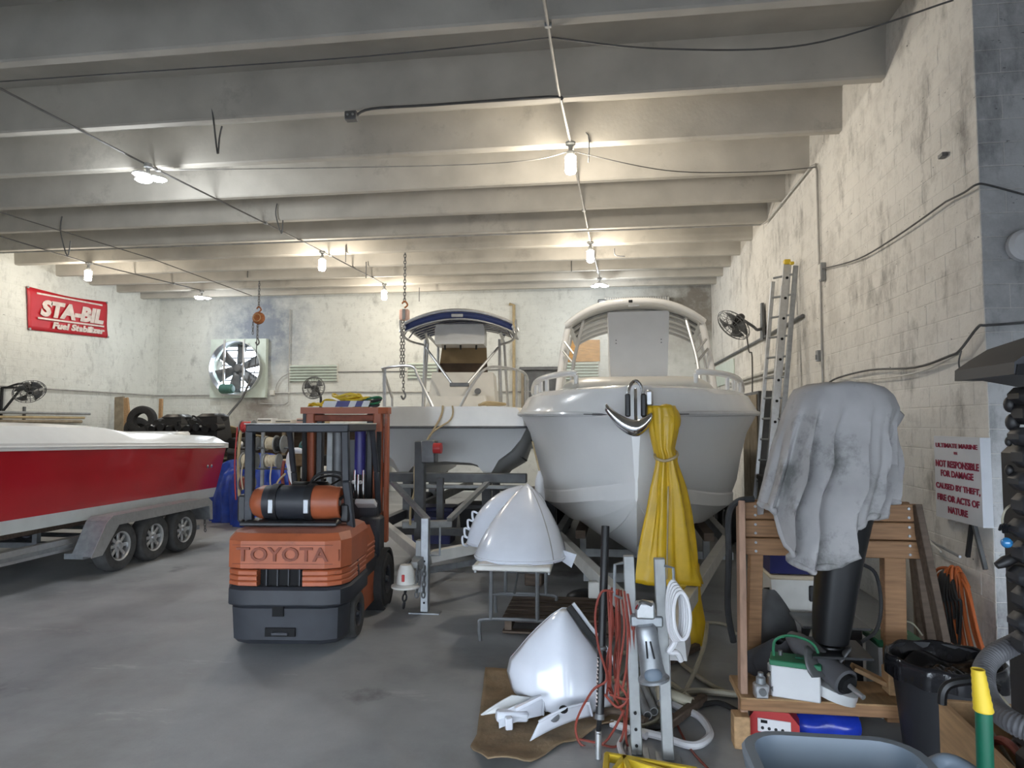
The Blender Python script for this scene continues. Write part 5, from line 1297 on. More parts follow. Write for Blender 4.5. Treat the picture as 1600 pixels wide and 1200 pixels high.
# wrapped cowlings: pointed shells
def cowl(name, label, c, wx, wy, h, apex, mat, power=1.9, front_cut=0.0, extra=None, tilt=0):
    c = Vector(c)
    t = thing(name, c, label, 'engine cowling', 'white outboard engine cowlings')
    def fn(s, q):
        th = 2 * PI * s; k = (1 - q ** power)
        k = ((1 - q ** 1.4) ** .82) if power < 2.5 else k ** .62
        ex = math.copysign(abs(math.cos(th)) ** .8, math.cos(th)); ey = math.copysign(abs(math.sin(th)) ** .8, math.sin(th))
        return Vector((c.x + apex[0] * q ** 1.3 + wx * ex * k, c.y + apex[1] * q ** 1.2 + wy * ey * k, c.z + h * q))
    MB().grid(44, 20, fn, cu=True).build('shell', mat, t, ang=60, thick=.006)
    return t, fn
cx = (tx0 + tx1) / 2
t, fn = cowl('engine_cowling', 'white wrapped engine cowling on the near end of the folding table', (cx + .03, 6.66, ztab), .44, .46, .66, (.02, .40), 'white_wrap', 2.2)
MB().tube([fn(s / 44, .015) + Vector((0, 0, .01)) for s in range(44)], .012, 6, closed=True).build('wrap_hem', 'white_wrap', t)
MB().tube([fn(.88 + 0 * k, k / 14) for k in range(14)], .007, 6).build('wrap_seam', 'galv_dull', t)
MB().plate([fn(.97, .12) + Vector((.0, -.02, 0)), fn(.97, .12) + Vector((.13, -.06, -.03)), fn(.97, .12) + Vector((.08, -.04, -.16)), fn(.97, .12) + Vector((-.04, -.0, -.09))], (0, .012, 0)).build('wrap_flap', 'white_wrap', t)
t, fn = cowl('engine_cowling', 'white wrapped engine cowling lying behind on the folding table', (cx - .20, 7.26, ztab), .42, .27, .62, (.16, .05), 'white_wrap', 2.8)
MB().tube([fn(s / 44, .03) for s in range(44)], .012, 6, closed=True).build('wrap_hem', 'white_wrap', t)
for k in range(4):
    p = fn(.52, .1 + .14 * k); MB().tube(smooth_pts([p, p + Vector((-.05, -.03, .02)), p + Vector((-.04, -.05, -.06)), p + Vector((0, -.02, -.08))], 4), .012, 6).build('wrap_loop', 'white_wrap', t)
o = MB().grid(9, 7, lambda s, q: Vector((tx0 + .05 + .5 * s, 6.17 + .10 * q, ztab + .004 + .02 * math.sin(PI * s * 3) * q))).build('wrap_scrap', 'white_plastic', thick=.003); tag(o, 'crumpled scrap of clear film at the front edge of the table', 'plastic film')
# big cowling standing on the floor mat
ca = G(880, 1075)
t = thing('engine_cowling', ca, 'large pointed white engine cowling standing on the brown mat', 'engine cowling', 'white outboard engine cowlings')
outl = [(808, 1055), (800, 1030), (794, 1010), (800, 1002), (808, 990), (818, 975), (835, 955), (855, 940), (878, 925), (890, 950), (905, 970), (925, 995), (935, 1015), (950, 1060), (948, 1090), (930, 1100), (880, 1085), (840, 1068)]
YC = 4.95
apx = PY(880, 952, YC + .12)
half = [(795, 1060), (794, 1035), (800, 1012), (815, 1000), (830, 985), (845, 972), (862, 960), (880, 952)]
def big(s, q):
    # front shell bulging to the viewer: s across, q bottom to top
    L = [(800, 1075), (793, 1048), (797, 1030), (811, 1014), (825, 997), (842, 980), (862, 962), (878, 952)]
    Rr = [(958, 1110), (958, 1080), (950, 1050), (938, 1025), (924, 1005), (908, 985), (894, 965), (884, 952)]
    f = q * 7; i = min(int(f), 6); f -= i
    a = PY(L[i][0], L[i][1], YC + .1).lerp(PY(L[i + 1][0], L[i + 1][1], YC + .1), f)
    b = PY(Rr[i][0], Rr[i][1], YC + .1).lerp(PY(Rr[i + 1][0], Rr[i + 1][1], YC + .1), f)
    p = a.lerp(b, s); bul = math.sin(PI * s) ** .7 * .30 * (1 - q) ** .6
    p.y -= bul * .9; p.z = max(p.z - .0, .02)
    return p
MB().grid(26, 22, big).build('front_shell', 'white_wrap', t, ang=60, thick=.012)
def bigb(s, q):
    p = big(s, q); p.y = YC + .1 + math.sin(PI * s) ** .7 * .30 * (1 - q) ** .7 + .03; return p
MB().grid(26, 22, bigb).build('rear_shell', 'white_wrap', t, ang=60, thick=.012)
e = [big(1, k / 12) + Vector((.004, .02, .0)) for k in range(3, 13)]
mb = MB()
for a, b in zip(e[:-1], e[1:]): mb.bar(a, b, .09, .035, up=(0, 1, 0))
mb.build('edge_gasket', 'black_rubber', t)
MB().tube([p + Vector((.045, .03, .03)) for p in e], .018, 6).build('edge_trim', 'white_wrap', t)
# mat
t0 = G(745, 1165)
poly = [G(758, 1055), G(830, 1055), G(960, 1075), G(985, 1130), G(930, 1150), G(880, 1165), G(830, 1195), G(762, 1200), G(735, 1170), G(745, 1150)]
cen = sum(poly, Vector()) / len(poly)
def mat_fn(s, q):
    n = len(poly); f = s * n; i = int(f) % n; f -= int(f)
    p = cen.lerp(poly[i].lerp(poly[(i + 1) % n], f), q)
    z = .012 + .014 * math.sin(p.x * 9 + p.y * 6) * math.sin(p.y * 11) + (.05 * max(0, math.sin(s * 2 * PI * 3 + 1)) * max(0, q - .75) * 4)
    return Vector((p.x, p.y, max(.008, z)))
o = MB().grid(60, 16, mat_fn, cu=True).build('floor_mat', 'cardboard', ang=80, thick=.01); tag(o, 'ragged brown carpet mat on the floor under the white cowling', 'mat')
# loose plastic covers on the mat
def shard(name, label, pts, th, lift, bulge, mat='white_wrap', holes=()):
    P = [G(x, y, z) for x, y, z in pts]
    t = thing(name, P[0].lerp(P[2], .5), label, 'plastic cover')
    a, b, c, d = P
    def fn(s, q): 
        p = a.lerp(b, s).lerp(d.lerp(c, s), q); return p + Vector((0, 0, bulge * math.sin(PI * s) * (.4 + .6 * math.sin(PI * q))))
    MB().grid(14, 10, fn).build('panel', mat, t, ang=70, thick=th)
    for s, q, r, m in holes: MB().lathe([(r, 0), (r, .006), (.001, .007)], fn(s, q) + Vector((0, 0, th / 2)), (0, -.5, .85), 12).build('hole', m, t)
    MB().tube([fn(k / 13, 0) for k in range(14)] + [fn(1, k / 9) for k in range(1, 10)], .010, 6).build('flange', mat, t)
    return t, fn
shard('plastic_cover', 'curved white plastic trim piece with two holes on the mat', [(842, 1128, .12), (920, 1098, .16), (925, 1118, .05), (828, 1158, .03)], .008, 0, .05, holes=((.5, .35, .03, 'black_void'), (.35, .6, .035, 'galv')))
t, fn = shard('plastic_cover', 'white moulded bracket piece lying left on the mat', [(778, 1118, .08), (850, 1085, .16), (848, 1118, .05), (780, 1138, .03)], .012, 0, .02)
MB().box(G(800, 1118, .07), (.22, .07, .07), rot=(.1, .1, .35), bev=.012).build('rib', 'white_wrap', t)
MB().box(G(795, 1130, .05), (.05, .06, .08), rot=.3, bev=.008).build('tab', 'white_wrap', t)
MB().bar(G(805, 1108, .12), G(846, 1088, .19), .03, .02).build('rib', 'white_wrap', t)
shard('plastic_cover', 'grey flat cover piece at the left end of the pile on the mat', [(752, 1118, .02), (800, 1088, .14), (835, 1092, .13), (790, 1112, .05)], .008, 0, .015, 'grey_gel')
shard('plastic_cover', 'white flat shield piece lying behind the trim pieces on the mat', [(848, 1090, .05), (905, 1078, .10), (930, 1098, .08), (852, 1112, .03)], .008, 0, .03)
# pallet
PA = G(795, 985); PB = G(960, 975)
t = thing('wooden_pallet', (.0, 7.0, 0), 'dark old wooden pallet on the floor behind the white cowling', 'pallet')
x0, x1 = -.98, .12
for k in range(6):
    y = 6.70 + k * .15
    MB().box(((x0 + x1) / 2, y, .155), (x1 - x0, .105, .022), bev=.004).build('deck_board', 'wood_old', t)
for xx in (x0 + .06, (x0 + x1) / 2, x1 - .06): MB().box((xx, 7.07, .095), (.07, .86, .10), bev=.004).build('stringer', 'wood_old', t)
for y in (6.70, 7.07, 7.45): MB().box(((x0 + x1) / 2, y, .022), (x1 - x0, .10, .022), bev=.004).build('bottom_board', 'wood_old', t)
# twin post tool stand with work lamp
p1, p2 = G(995, 1180), G(1044, 1188)
t = thing('post_stand', (p1 + p2) / 2, 'two upright grey square posts with a lamp unit between them', 'stand')
h1 = PY(982, 868, p1.y + .05).z; h2 = PY(1030, 872, p2.y + .05).z
for nm, p, h, xt in (('post', p1, h1, PY(982, 868, p1.y + .05)), ('post', p2, h2, PY(1030, 872, p2.y + .05))):
    MB().bar(p + Vector((0, .0, .015)), xt, .068, .068, up=(0, 1, 0), bev=.005).build(nm, 'galv_dull', t)
    MB().box(p + Vector((.0, 0, .008)), (.15, .15, .016), bev=.003).build('foot_plate', 'galv', t)
for k in range(3):
    q = p1.lerp(PY(982, 868, p1.y), .06 + .08 * k); MB().cyl(q + Vector((0, -.036, 0)), q + Vector((0, -.040, 0)), .010, n=8).build('bolt_hole', 'black_void', t)
for p_, s in ((PY(982, 880, p1.y), -1), (PY(1030, 884, p2.y), 1)):
    MB().tube([p_ + Vector((s * .03, 0, 0)), p_ + Vector((s * .085, 0, -.01)), p_ + Vector((s * .09, 0, -.20)), p_ + Vector((s * .04, 0, -.22))], .010, 6).build('handle_loop', 'galv', t)
yl = p1.y + .0
cb = PY(1010, 968, yl); MB().box(cb, (.20, .10, .07), bev=.01).build('bracket', 'galv', t)
lamp = MB()
c0, c1_ = PY(1008, 976, yl - .06), PY(1020, 1052, yl - .06)
ax = (c1_ - c0).normalized()
u0 = MB().lathe([(.05, 0), (.065, .02), (.068, .16), (.07, .24), (.075, .30), (.095, .32), (.095, .335), (.06, .34)], c0, ax, 20).build('lamp_body', 'galv', t)
MB().sphere(c0 + ax * .29 + Vector((0, -.05, 0)), .055, 14, 10, (1, .7, 1)).build('lamp_dome', 'bin_grey', u0)
for s in (-.012, .014): MB().tube([c0 + ax * .08 + Vector((s, -.072, 0)), c0 + ax * .18 + Vector((s * 1.6, -.076, 0))], .006, 6).build('clip', 'black_metal', u0)
MB().box(c0 + Vector((-.0, 0, .09)), (.12, .08, .10), bev=.012).build('motor_cap', 'alu', t)
MB().tube(smooth_pts([c0 + Vector((-.05, -.03, .10)), c0 + Vector((-.02, -.04, .15)), c0 + Vector((.04, -.04, .13))], 5), .012, 6).build('wing_nut', 'chrome', t)
# black pole
pb = G(935, 1185); pt = PY(946, 822, pb.y + .35)
t = thing('black_pole', pb, 'black extension pole with white lettering leaning in front of the cords', 'pole')
MB().tube([pb + Vector((0, 0, .14)), pb.lerp(pt, .16)], .016, 12).build('inner_tube', 'black_plastic', t)
MB().tube([pb.lerp(pt, .16), pt], .027, 14).build('outer_tube', 'black_plastic', t)
MB().tube([pb, pb + Vector((0, .01, .16))], .020, 12).build('metal_tip', 'alu', t)
MB().lathe([(.03, 0), (.03, .03), (.022, .035)], pb.lerp(pt, .155), pt - pb, 14).build('lock_collar', 'steel_dark', t)
MB().lathe([(.026, 0), (.034, .01), (.034, .02), (.026, .03)], pb.lerp(pt, .44), pt - pb, 14, True).build('ring', 'steel_dark', t)
dz = (pt - pb).normalized()
rnd = random.Random(4)
for k in range(13):
    c = pb.lerp(pt, .215 + k * .0165) + Vector((-.021, -.017, 0))
    MB().box(c, (.012, .004, .011 if k % 4 else .004), rot=(0, 0, -.9)).build('white_mark', 'banner_white', t)
    if k % 3: MB().box(c + Vector((-.004, .004, .006)), (.004, .004, .012), rot=(0, 0, -.9)).build('white_mark', 'banner_white', t)
# orange and red extension cords draped over the posts
rnd = random.Random(11)
t = thing('tangled_cord', G(960, 1150), 'tangled red extension cord hanging between the black pole and the posts', 'cord')
yc = p1.y - .02
for k in range(9):
    x = 953 + k * 3.6 + rnd.uniform(-2, 2)
    pts = [PY(x - 3, 922 + rnd.uniform(-4, 8), yc + rnd.uniform(0, .08)), PY(x + rnd.uniform(-5, 5), 980, yc + rnd.uniform(0, .1)), PY(x + rnd.uniform(-8, 5), 1040, yc + rnd.uniform(0, .1)), PY(x - 4 + rnd.uniform(-10, 8), 1085 + rnd.uniform(-10, 10), yc + rnd.uniform(0, .1))]
    MB().tube(smooth_pts(pts, 6), .008, 6).build('strand', 'cord_red', t)
for pts in ([(960, 925), (940, 925), (930, 960), (935, 1010), (948, 1060), (925, 1080), (900, 1130), (910, 1165), (945, 1160), (975, 1110)], [(953, 1085), (985, 1090), (992, 1040), (990, 985), (997, 960)], [(950, 1075), (975, 1120), (965, 1165), (930, 1160), (905, 1155)], [(945, 1085), (965, 1105), (980, 1090), (960, 1060)], [(978, 940), (985, 1010), (982, 1080), (978, 1150), (985, 1175)]):
    MB().tube(smooth_pts([PY(x, y, yc + .02) if y < 1120 else PY(x, y, yc + .1) for x, y in pts], 6), .008, 6).build('loop', 'cord_red', t)
o = MB().tube(smooth_pts([G(1050, 1115, .012), G(1075, 1165, .012), G(1110, 1205, .012)], 5), .008, 6).build('power_cord', 'cord_red'); tag(o, 'thin red cord running along the floor right of the posts', 'cord')
# yellow frame at the bottom edge
t = thing('yellow_trestle', G(1000, 1210), 'yellow steel frame lying on the floor at the bottom edge', 'frame')
for a, b in (((945, 1182), (1090, 1207)), ((948, 1182), (946, 1215)), ((975, 1188), (958, 1210)), ((978, 1190), (1060, 1215)), ((975, 1186), (985, 1215))):
    MB().bar(G(*a, .06), G(*b, .06), .035, .05, bev=.006).build('rail', 'yellow_plain', t)
# white hose coil on the post
t = thing('white_hose_coil', PY(1058, 1000, p2.y - .02), 'coil of white hose hanging on the right post', 'hose')
for k in range(5):
    c = PY(1053 + k * 3.0, 954 + k * 2, p2.y - .04 - .025 * k); rx, rz = .040 + .002 * k, .170 - .010 * k
    MB().tube([c + Vector((math.cos(a) * rx, .03 * math.sin(a), math.sin(a) * rz)) for a in [2 * PI * j / 26 for j in range(26)]], .0125, 8, closed=True).build('turn', 'hose_white', t)
MB().tube(smooth_pts([PY(1060, 988, p2.y - .05), PY(1054, 1005, p2.y - .05), PY(1046, 1018, p2.y - .04), PY(1058, 1020, p2.y - .03), PY(1064, 1032, p2.y)], 5), .018, 8).build('tail', 'hose_white', t)
# heap of hoses and pipes on the floor
def fhose(name, pts, r, mat, label, cat='hose', n=8):
    o = MB().tube(smooth_pts([G(*(p if len(p) > 2 else (*p, r + .004))) for p in pts], 6), r, n).build(name, mat); return tag(o, label, cat)
fhose('floor_hose', [(1060, 1030), (1075, 1045), (1120, 1075), (1180, 1095)], .018, 'hose_cream', 'dirty cream hose running from the post stand to the motor stand')
fhose('floor_hose', [(1105, 975, .2), (1100, 1010, .15), (1085, 1050, .08), (1070, 1085, .03), (1065, 1110)], .018, 'hose_cream', 'cream hose slanting up beside the yellow suit')
fhose('floor_hose', [(955, 1060), (985, 1075), (1040, 1085), (1090, 1080), (1150, 1085)], .026, 'hose_cream', 'thick cream hose lying across behind the posts')
fhose('floor_hose', [(985, 1140), (1030, 1150), (1080, 1165), (1105, 1155), (1108, 1140), (1090, 1118), (1060, 1105), (1030, 1085)], .025, 'hose_white', 'thick white hose curving in a U on the floor right of the posts')
fhose('floor_hose', [(955, 1130), (985, 1140), (1010, 1150)], .025, 'hose_white', 'short pale hose end left of the posts')
fhose('floor_hose', [(1000, 1135), (1025, 1125), (1032, 1105), (1020, 1085), (1000, 1075)], .014, 'hose_cream', 'thin looped hose between the two posts')
fhose('floor_hose', [(940, 1050), (955, 1030), (975, 1020), (1000, 1030)], .022, 'hose_cream', 'cream hose loop behind the red cord')
fhose('floor_hose', [(975, 1185), (968, 1165), (975, 1150), (985, 1140)], .018, 'hose_white', 'white hose stub at the foot of the left post')
fhose('floor_hose', [(940, 1100), (970, 1085), (1010, 1060), (1050, 1070), (1085, 1098)], .022, 'hose_cream', 'dirty cream hose crossing low behind the lamp unit')
fhose('floor_hose', [(960, 1075), (975, 1050), (1000, 1042), (1035, 1055), (1060, 1078), (1040, 1100), (1005, 1105), (975, 1095)], .016, 'galv_dull', 'grey looped hose heaped behind the two posts')
fhose('floor_hose', [(1010, 1140), (1050, 1130), (1078, 1108), (1120, 1098), (1150, 1110)], .020, 'black_rubber', 'black hose running from the posts towards the motor stand')
fhose('floor_hose', [(1045, 975, .1), (1080, 972), (1130, 975), (1150, 990)], .016, 'hose_cream', 'thin cream hose lying behind the yellow suit')
fhose('floor_hose', [(930, 1120), (955, 1112), (985, 1118), (1010, 1128)], .030, 'wood_old', 'dark brown hose lying at the edge of the mat')
o = MB().lathe([(.001, 0), (.05, .02), (.07, .12), (.05, .36), (.015, .46), (.001, .47)], PY(843, 795, 8.35), n=16).build('boat_fender', 'white_plastic'); tag(o, 'white pointed boat fender hanging between the two white boats', 'fender')
o = MB().tube([PY(843, 795, 8.35) + Vector((0, 0, .46)), PY(832, 690, 8.6)], .012, 6).build('fender_line', 'tan'); tag(o, 'thin line holding the white fender between the boats', 'rope')
for k, (a, b, r, m, lb) in enumerate([((1000, 1088), (1012, 1118), .030, 'galv_dull', 'short grey pipe end lying nearest between the posts'), ((1008, 1080), (1022, 1112), .030, 'galv_dull', 'short grey pipe end beside the nearest pipe between the posts'), ((1020, 1075), (1032, 1100), .028, 'galv_dull', 'short grey pipe end lying farthest right between the posts'),
                                ((1035, 1080), (1082, 1098), .038, 'hose_cream', 'fat cream pipe lying right of the posts')]):
    o = MB().lathe([(r * .8, .0), (r, 0), (r, (G(*a, r) - G(*b, r)).length), (r * .8, (G(*a, r) - G(*b, r)).length)], G(*b, r + .03), G(*a, r + .06) - G(*b, r + .03), 16, True).build('pipe_end', m); tag(o, lb, 'pipe')
o = MB().bar(G(1045, 1132, .04), G(1100, 1090, .05), .06, .06, bev=.008).build('timber_offcut', 'wood_old'); tag(o, 'dark timber offcut lying on the floor right of the posts', 'timber')
o = MB().bar(G(1040, 1035, .04), G(1090, 1010, .04), .06, .06, bev=.008).build('timber_offcut', 'wood_old'); tag(o, 'dark timber offcut lying below the yellow suit', 'timber')
# white winch housing at the trailer nose
t = thing('trailer_nose', (.42, 5.0, .3), 'white trailer nose cover with a red stripe behind the posts', 'cover')
MB().loft([[Vector((.42 + x, y, z)) for x, z in ((-w, .46), (w, .46), (w * .9, .60), (-w * .9, .60))] for y, w in ((4.75, .13), (5.1, .20), (5.5, .24))]).build('cover', 'white_plastic', t, ang=25)
MB().box((.28, 4.95, .55), (.08, .3, .06), rot=.2, bev=.008).build('red_stripe', 'red_plain', t)
MB().box((.42, 5.1, .35), (.1, .1, .34)).build('support', 'galv_dull', t)
MB().box((.42, 5.1, .09), (.10, .12, .18), bev=.01).build('wood_block', 'wood_grey', t)
for k, (x, y, w, d, h, m, lb) in enumerate([(-2.9, 11.6, .75, .5, .62, 'navy_plastic', 'dark blue tub added to fill the shadow under the canopy boat, left of the winch post'), (-1.95, 11.3, .8, .5, .72, 'black_plastic', 'black tub added to fill the shadow under the canopy boat, middle one'), (-1.1, 11.8, .6, .5, .8, 'bin_dark', 'dark grey tub added to fill the shadow under the canopy boat, near the hardtop boat'),
                                   (2.6, 9.6, .7, .7, .9, 'black_plastic', 'black tub added to fill the shadow between the hardtop boat and the right wall'), (2.72, 10.75, .6, .8, 1.25, 'bin_dark', 'tall dark tub added to fill the shadow behind the black one along the right wall')]):
    tt = thing('shadow_fill_tub', (x, y, 0), lb, 'tub', 'dark tubs added to fill the shadows under and beside the boats')  # added dark bodies standing where there is only black shadow
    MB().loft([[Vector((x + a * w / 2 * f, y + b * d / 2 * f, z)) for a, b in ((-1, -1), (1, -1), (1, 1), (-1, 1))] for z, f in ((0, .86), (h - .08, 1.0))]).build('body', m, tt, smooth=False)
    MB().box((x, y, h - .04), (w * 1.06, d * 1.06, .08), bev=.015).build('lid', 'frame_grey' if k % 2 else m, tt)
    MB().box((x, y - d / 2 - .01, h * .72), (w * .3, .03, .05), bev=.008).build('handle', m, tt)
# brown boot-like black bag near the trailer
o = MB().sphere((-.18, 7.75, .10), .2, 14, 8, (1.2, .7, .5)).build('black_sack', 'black_plastic'); tag(o, 'small black sack on the floor beside the pallet', 'sack')
# blocks and timber between the boats
t = thing('timber_crib', (-.85, 8.6, 0), 'stack of brown timber blocks between the two white boats', 'timber')
for k in range(7): MB().box((-.86 + .02 * (k % 2), 8.75 + .02 * (k % 3), .09 + k * .175), (.22 - .01 * k, .30, .17), rot=.1 * (k % 3 - 1), bev=.012).build('block', ['wood_old', 'wood_grey'][k % 2], t)
# ------------------------------------------------------------------ motor stand with covered outboard
SY = 5.02
sx0, sx1 = .97, 2.12
t = thing('motor_stand', (1.55, SY, 0), 'wooden motor stand of planks and posts under the covered motor', 'stand')
for k in range(3):
    MB().box(((sx0 + sx1) / 2 + .02, SY, 1.435 - k * .125), (sx1 - sx0, .05, .118), bev=.006).build('plank', 'wood', t)
    MB().box(((sx0 + sx1) / 2 + .02, SY + .14, 1.435 - k * .125), (sx1 - sx0, .05, .118), bev=.006).build('plank', 'wood', t)
for k in range(3):
    for x in (sx0 + .09, sx1 - .05):
        for dz in (-.03, .03): MB().cyl((x, SY - .026, 1.435 - k * .125 + dz), (x, SY - .034, 1.435 - k * .125 + dz), .009, n=8).build('bolt', 'galv', t)
MB().bar((sx0 - .01, SY - .04, 1.50), (.88, 4.62, .0), .045, .10, up=(0, 1, 0), bev=.004).build('front_leg', 'wood_pink', t)
MB().bar((sx0 + .12, SY + .07, 1.44), (1.07, SY + .25, .0), .09, .09, up=(0, 1, 0), bev=.004).build('rear_leg', 'wood', t)
MB().bar((sx1 - .0, SY - .02, 1.49), (2.20, 4.60, .0), .045, .10, up=(0, 1, 0), bev=.004).build('front_leg', 'wood_old', t)
MB().bar((sx1 - .12, SY + .07, 1.44), (1.99, SY + .1, .0), .14, .09, up=(0, 1, 0), bev=.004).build('rear_leg', 'wood', t)
MB().bar((sx1 + .06, SY + .15, 1.45), (2.45, SY + .45, .0), .09, .05, up=(0, 1, 0), bev=.004).build('brace', 'wood_old', t)
MB().box((1.50, 4.78, .285), (1.28, .40, .04), bev=.006).build('shelf', 'wood_pale', t)
MB().box((1.50, 4.60, .262), (1.28, .045, .075), bev=.006).build('shelf_rail', 'wood', t)
MB().box((.86, 4.60, .10), (.10, .12, .20), bev=.006).build('foot_block', 'wood_pale', t)
MB().tube(smooth_pts([(sx0 + .08, SY - .05, 1.52), (sx0 - .03, SY - .05, 1.50), (sx0 - .09, SY - .03, 1.40), (sx0 - .09, SY, 1.1), (sx0 - .1, SY + .02, .75), (sx0 - .06, SY + .05, .5)], 6), .022, 8).build('black_hose', 'black_rubber', t)
# outboard motor
t = thing('outboard_motor', (1.55, 4.75, .30), 'dark outboard motor hanging on the wooden stand under the cover', 'motor')
def ring(cx, cy, z, w, d, k=8):
    return [Vector((cx + math.copysign(abs(math.cos(a)) ** .7, math.cos(a)) * w, cy + math.copysign(abs(math.sin(a)) ** .7, math.sin(a)) * d, z)) for a in [2 * PI * j / 20 for j in range(20)]]
MB().loft([ring(1.48, 4.80, .62, .10, .13), ring(1.50, 4.80, .80, .115, .15), ring(1.54, 4.80, 1.1, .13, .17), ring(1.58, 4.80, 1.40, .16, .19), ring(1.60, 4.80, 1.55, .20, .22)]).build('midsection', 'black_plastic', t)
MB().loft([ring(1.55, 4.80, 1.50, .24, .16), ring(1.55, 4.80, 1.75, .25, .18), ring(1.55, 4.80, 2.05, .22, .18), ring(1.54, 4.80, 2.20, .14, .15)]).build('cowl', 'engine_black', t)
MB().box((1.57, 5.02 - .05, 1.22), (.26, .08, .50), bev=.02).build('clamp_bracket', 'steel_dark', t)
MB().loft([[Vector((x, y, z)) for x, y in ((1.30, 4.56), (1.66, 4.56), (1.68, 4.92), (1.34, 4.98))] for z in (.575, .59)]).build('cavitation_plate', 'black_plastic', t)
MB().loft([ring(1.48, 4.82, .60, .09, .13), ring(1.47, 4.80, .45, .06, .14), ring(1.46, 4.80, .38, .05, .15)]).build('leg', 'black_plastic', t)
ga, gb = Vector((1.26, 4.92, .60)), Vector((1.50, 4.42, .44))
gd = (gb - ga).normalized()
MB().lathe([(.001, -.02), (.04, .0), (.07, .08), (.078, .2), (.078, .42), (.085, .50), (.07, .51), (.06, .46)], ga, gd, 20).build('gearcase', 'hose_grey', t)
MB().lathe([(.055, .46), (.055, .53), (.001, .53)], ga, gd, 16).build('hub_hollow', 'black_void', t)
MB().cyl(ga + gd * .50, ga + gd * .64, .016, n=10).build('prop_shaft', 'alu', t)
un = gd.orthogonal().normalized(); vn = gd.cross(un)
for k in range(3):
    a = 2 * PI * k / 3 + .9
    def bl(s, q, a=a):
        an = a + (q - .5) * (1.0 - .2 * s); rr = .07 + .13 * s * (1 - .8 * (q - .5) ** 2)
        return ga + gd * (.34 + (q - .5) * .14) + (un * math.cos(an) + vn * math.sin(an)) * rr
    MB().grid(6, 7, bl).build('propeller_blade', 'steel_dark', t, thick=.01)
MB().plate([Vector((1.42, 4.74, .40)), Vector((1.56, 4.72, .40)), Vector((1.54, 4.72, .24)), Vector((1.49, 4.73, .24))], (.0, .03, 0)).build('skeg', 'black_plastic', t)
MB().tube(smooth_pts([(1.68, 4.85, 1.12), (1.80, 4.88, 1.05), (1.84, 4.9, .85), (1.80, 4.88, .68), (1.68, 4.80, .62)], 6), .012, 8).build('cable', 'black_rubber', t)
# grey cover, draped
t = thing('canvas_cover', (1.52, 4.78, 1.2), 'dirty grey canvas draped over the motor on the wooden stand', 'cover')
YT = 4.78
# silhouette rows: z level -> left x, right x in survey coordinates
rows = [(602, 1262, 1352), (608, 1246, 1376), (620, 1238, 1390), (640, 1230, 1400), (665, 1222, 1394), (690, 1214, 1394), (720, 1207, 1397), (750, 1200, 1393), (775, 1193, 1386), (790, 1189, 1384)]
R3 = [(PY(a, y, YT), PY(b, y, YT)) for y, a, b in rows]
def hem(th):        # lowest z at each angle round the drape; th = -pi/2 faces the viewer
    x = math.cos(th); fr = -math.sin(th)      # fr = 1 towards the camera
    if fr < -.2: return 1.42
    pts = [(-1.0, 1.50), (-.80, 1.44), (-.74, 1.28), (-.56, 1.14), (-.25, 1.12), (0.0, 1.15), (.12, 1.25), (.22, 1.40), (.45, 1.46), (.75, 1.45), (1.0, 1.55)]
    for (xa, za), (xb, zb) in zip(pts[:-1], pts[1:]):
        if x <= xb: return za + (zb - za) * (x - xa) / (xb - xa)
    return 1.5
def drape(s, q):
    th = 2 * PI * s
    ztop = R3[0][0].z
    if q < .12:
        f = q / .12; a, b = R3[0]; c = (a + b) / 2; hw = (b.x - a.x) / 2 * f
        return Vector((c.x + hw * math.cos(th), YT + .30 * f * math.sin(th) + .02, ztop + .015 * (1 - f * f) + .006 * math.sin(7 * th) * f))
    f = (q - .12) / .88; z = ztop + (hem(th) - ztop) * f
    zs = [r[0].z for r in R3]
    i = 0
    while i < len(zs) - 2 and zs[i + 1] > z: i += 1
    g = min(1.0, max(0, (zs[i] - z) / (zs[i] - zs[i + 1])))
    a = R3[i][0].lerp(R3[i + 1][0], g); b = R3[i][1].lerp(R3[i + 1][1], g)
    c = (a.x + b.x) / 2; hw = (b.x - a.x) / 2
    dep = .30 + .07 * min(1, (ztop - z) / .5)
    am = .36 * min(1, max(0, (ztop - z - .10) / .45))
    fo = am * ((1 - 2 * abs(math.sin(7.5 * th + .8 + .9 * f)) ** .8) * .62 + .34 * math.sin(17 * th + 2.0 + 2.2 * f) + .3 * math.sin(5 * th + 1 + f))
    sx = abs(math.sin(th))
    cc = math.copysign(abs(math.cos(th)) ** .85, math.cos(th)); ss = math.copysign(abs(math.sin(th)) ** .85, math.sin(th))
    tuck = 1 - .10 * max(0, (f - .93) / .07) * sx
    return Vector((c + hw * cc * (1 + fo * .25) + fo * .15 * sx, YT + dep * ss * (1 + fo) * tuck + .02, z + .012 * math.sin(11 * th) * f))
MB().grid(144, 56, drape, cu=True).build('canvas', 'tarp_grey', t, ang=85, thick=.006)
# corner flap standing out to the right
A, B_, C_ = PY(1372, 607, YT), PY(1412, 648, YT - .02), PY(1388, 682, YT)
def flap(s, q):
    p = PY(1350, 603, YT - .05).lerp(PY(1384, 690, YT - .20), q); r = A.lerp(B_, min(1, q * 1.7)) if q < .59 else B_.lerp(C_, (q - .59) / .41)
    p = p.lerp(r, s); return p + Vector((0, -.05 * math.sin(PI * s) + .03 * math.sin(q * 6), 0))
MB().grid(12, 16, flap).build('corner_flap', 'tarp_grey', t, ang=85, thick=.006)
# hem roll at the lower front
hm_ = [drape(s / 144, 1.0) for s in range(72, 145)]
MB().tube([p + Vector((0, .012 * math.sin(k * .9), .012)) for k, p in enumerate(hm_)], [.016 + .009 * math.sin(k * .7) ** 2 for k in range(len(hm_))], 7).build('rolled_hem', 'tarp_grey', t, ang=85)
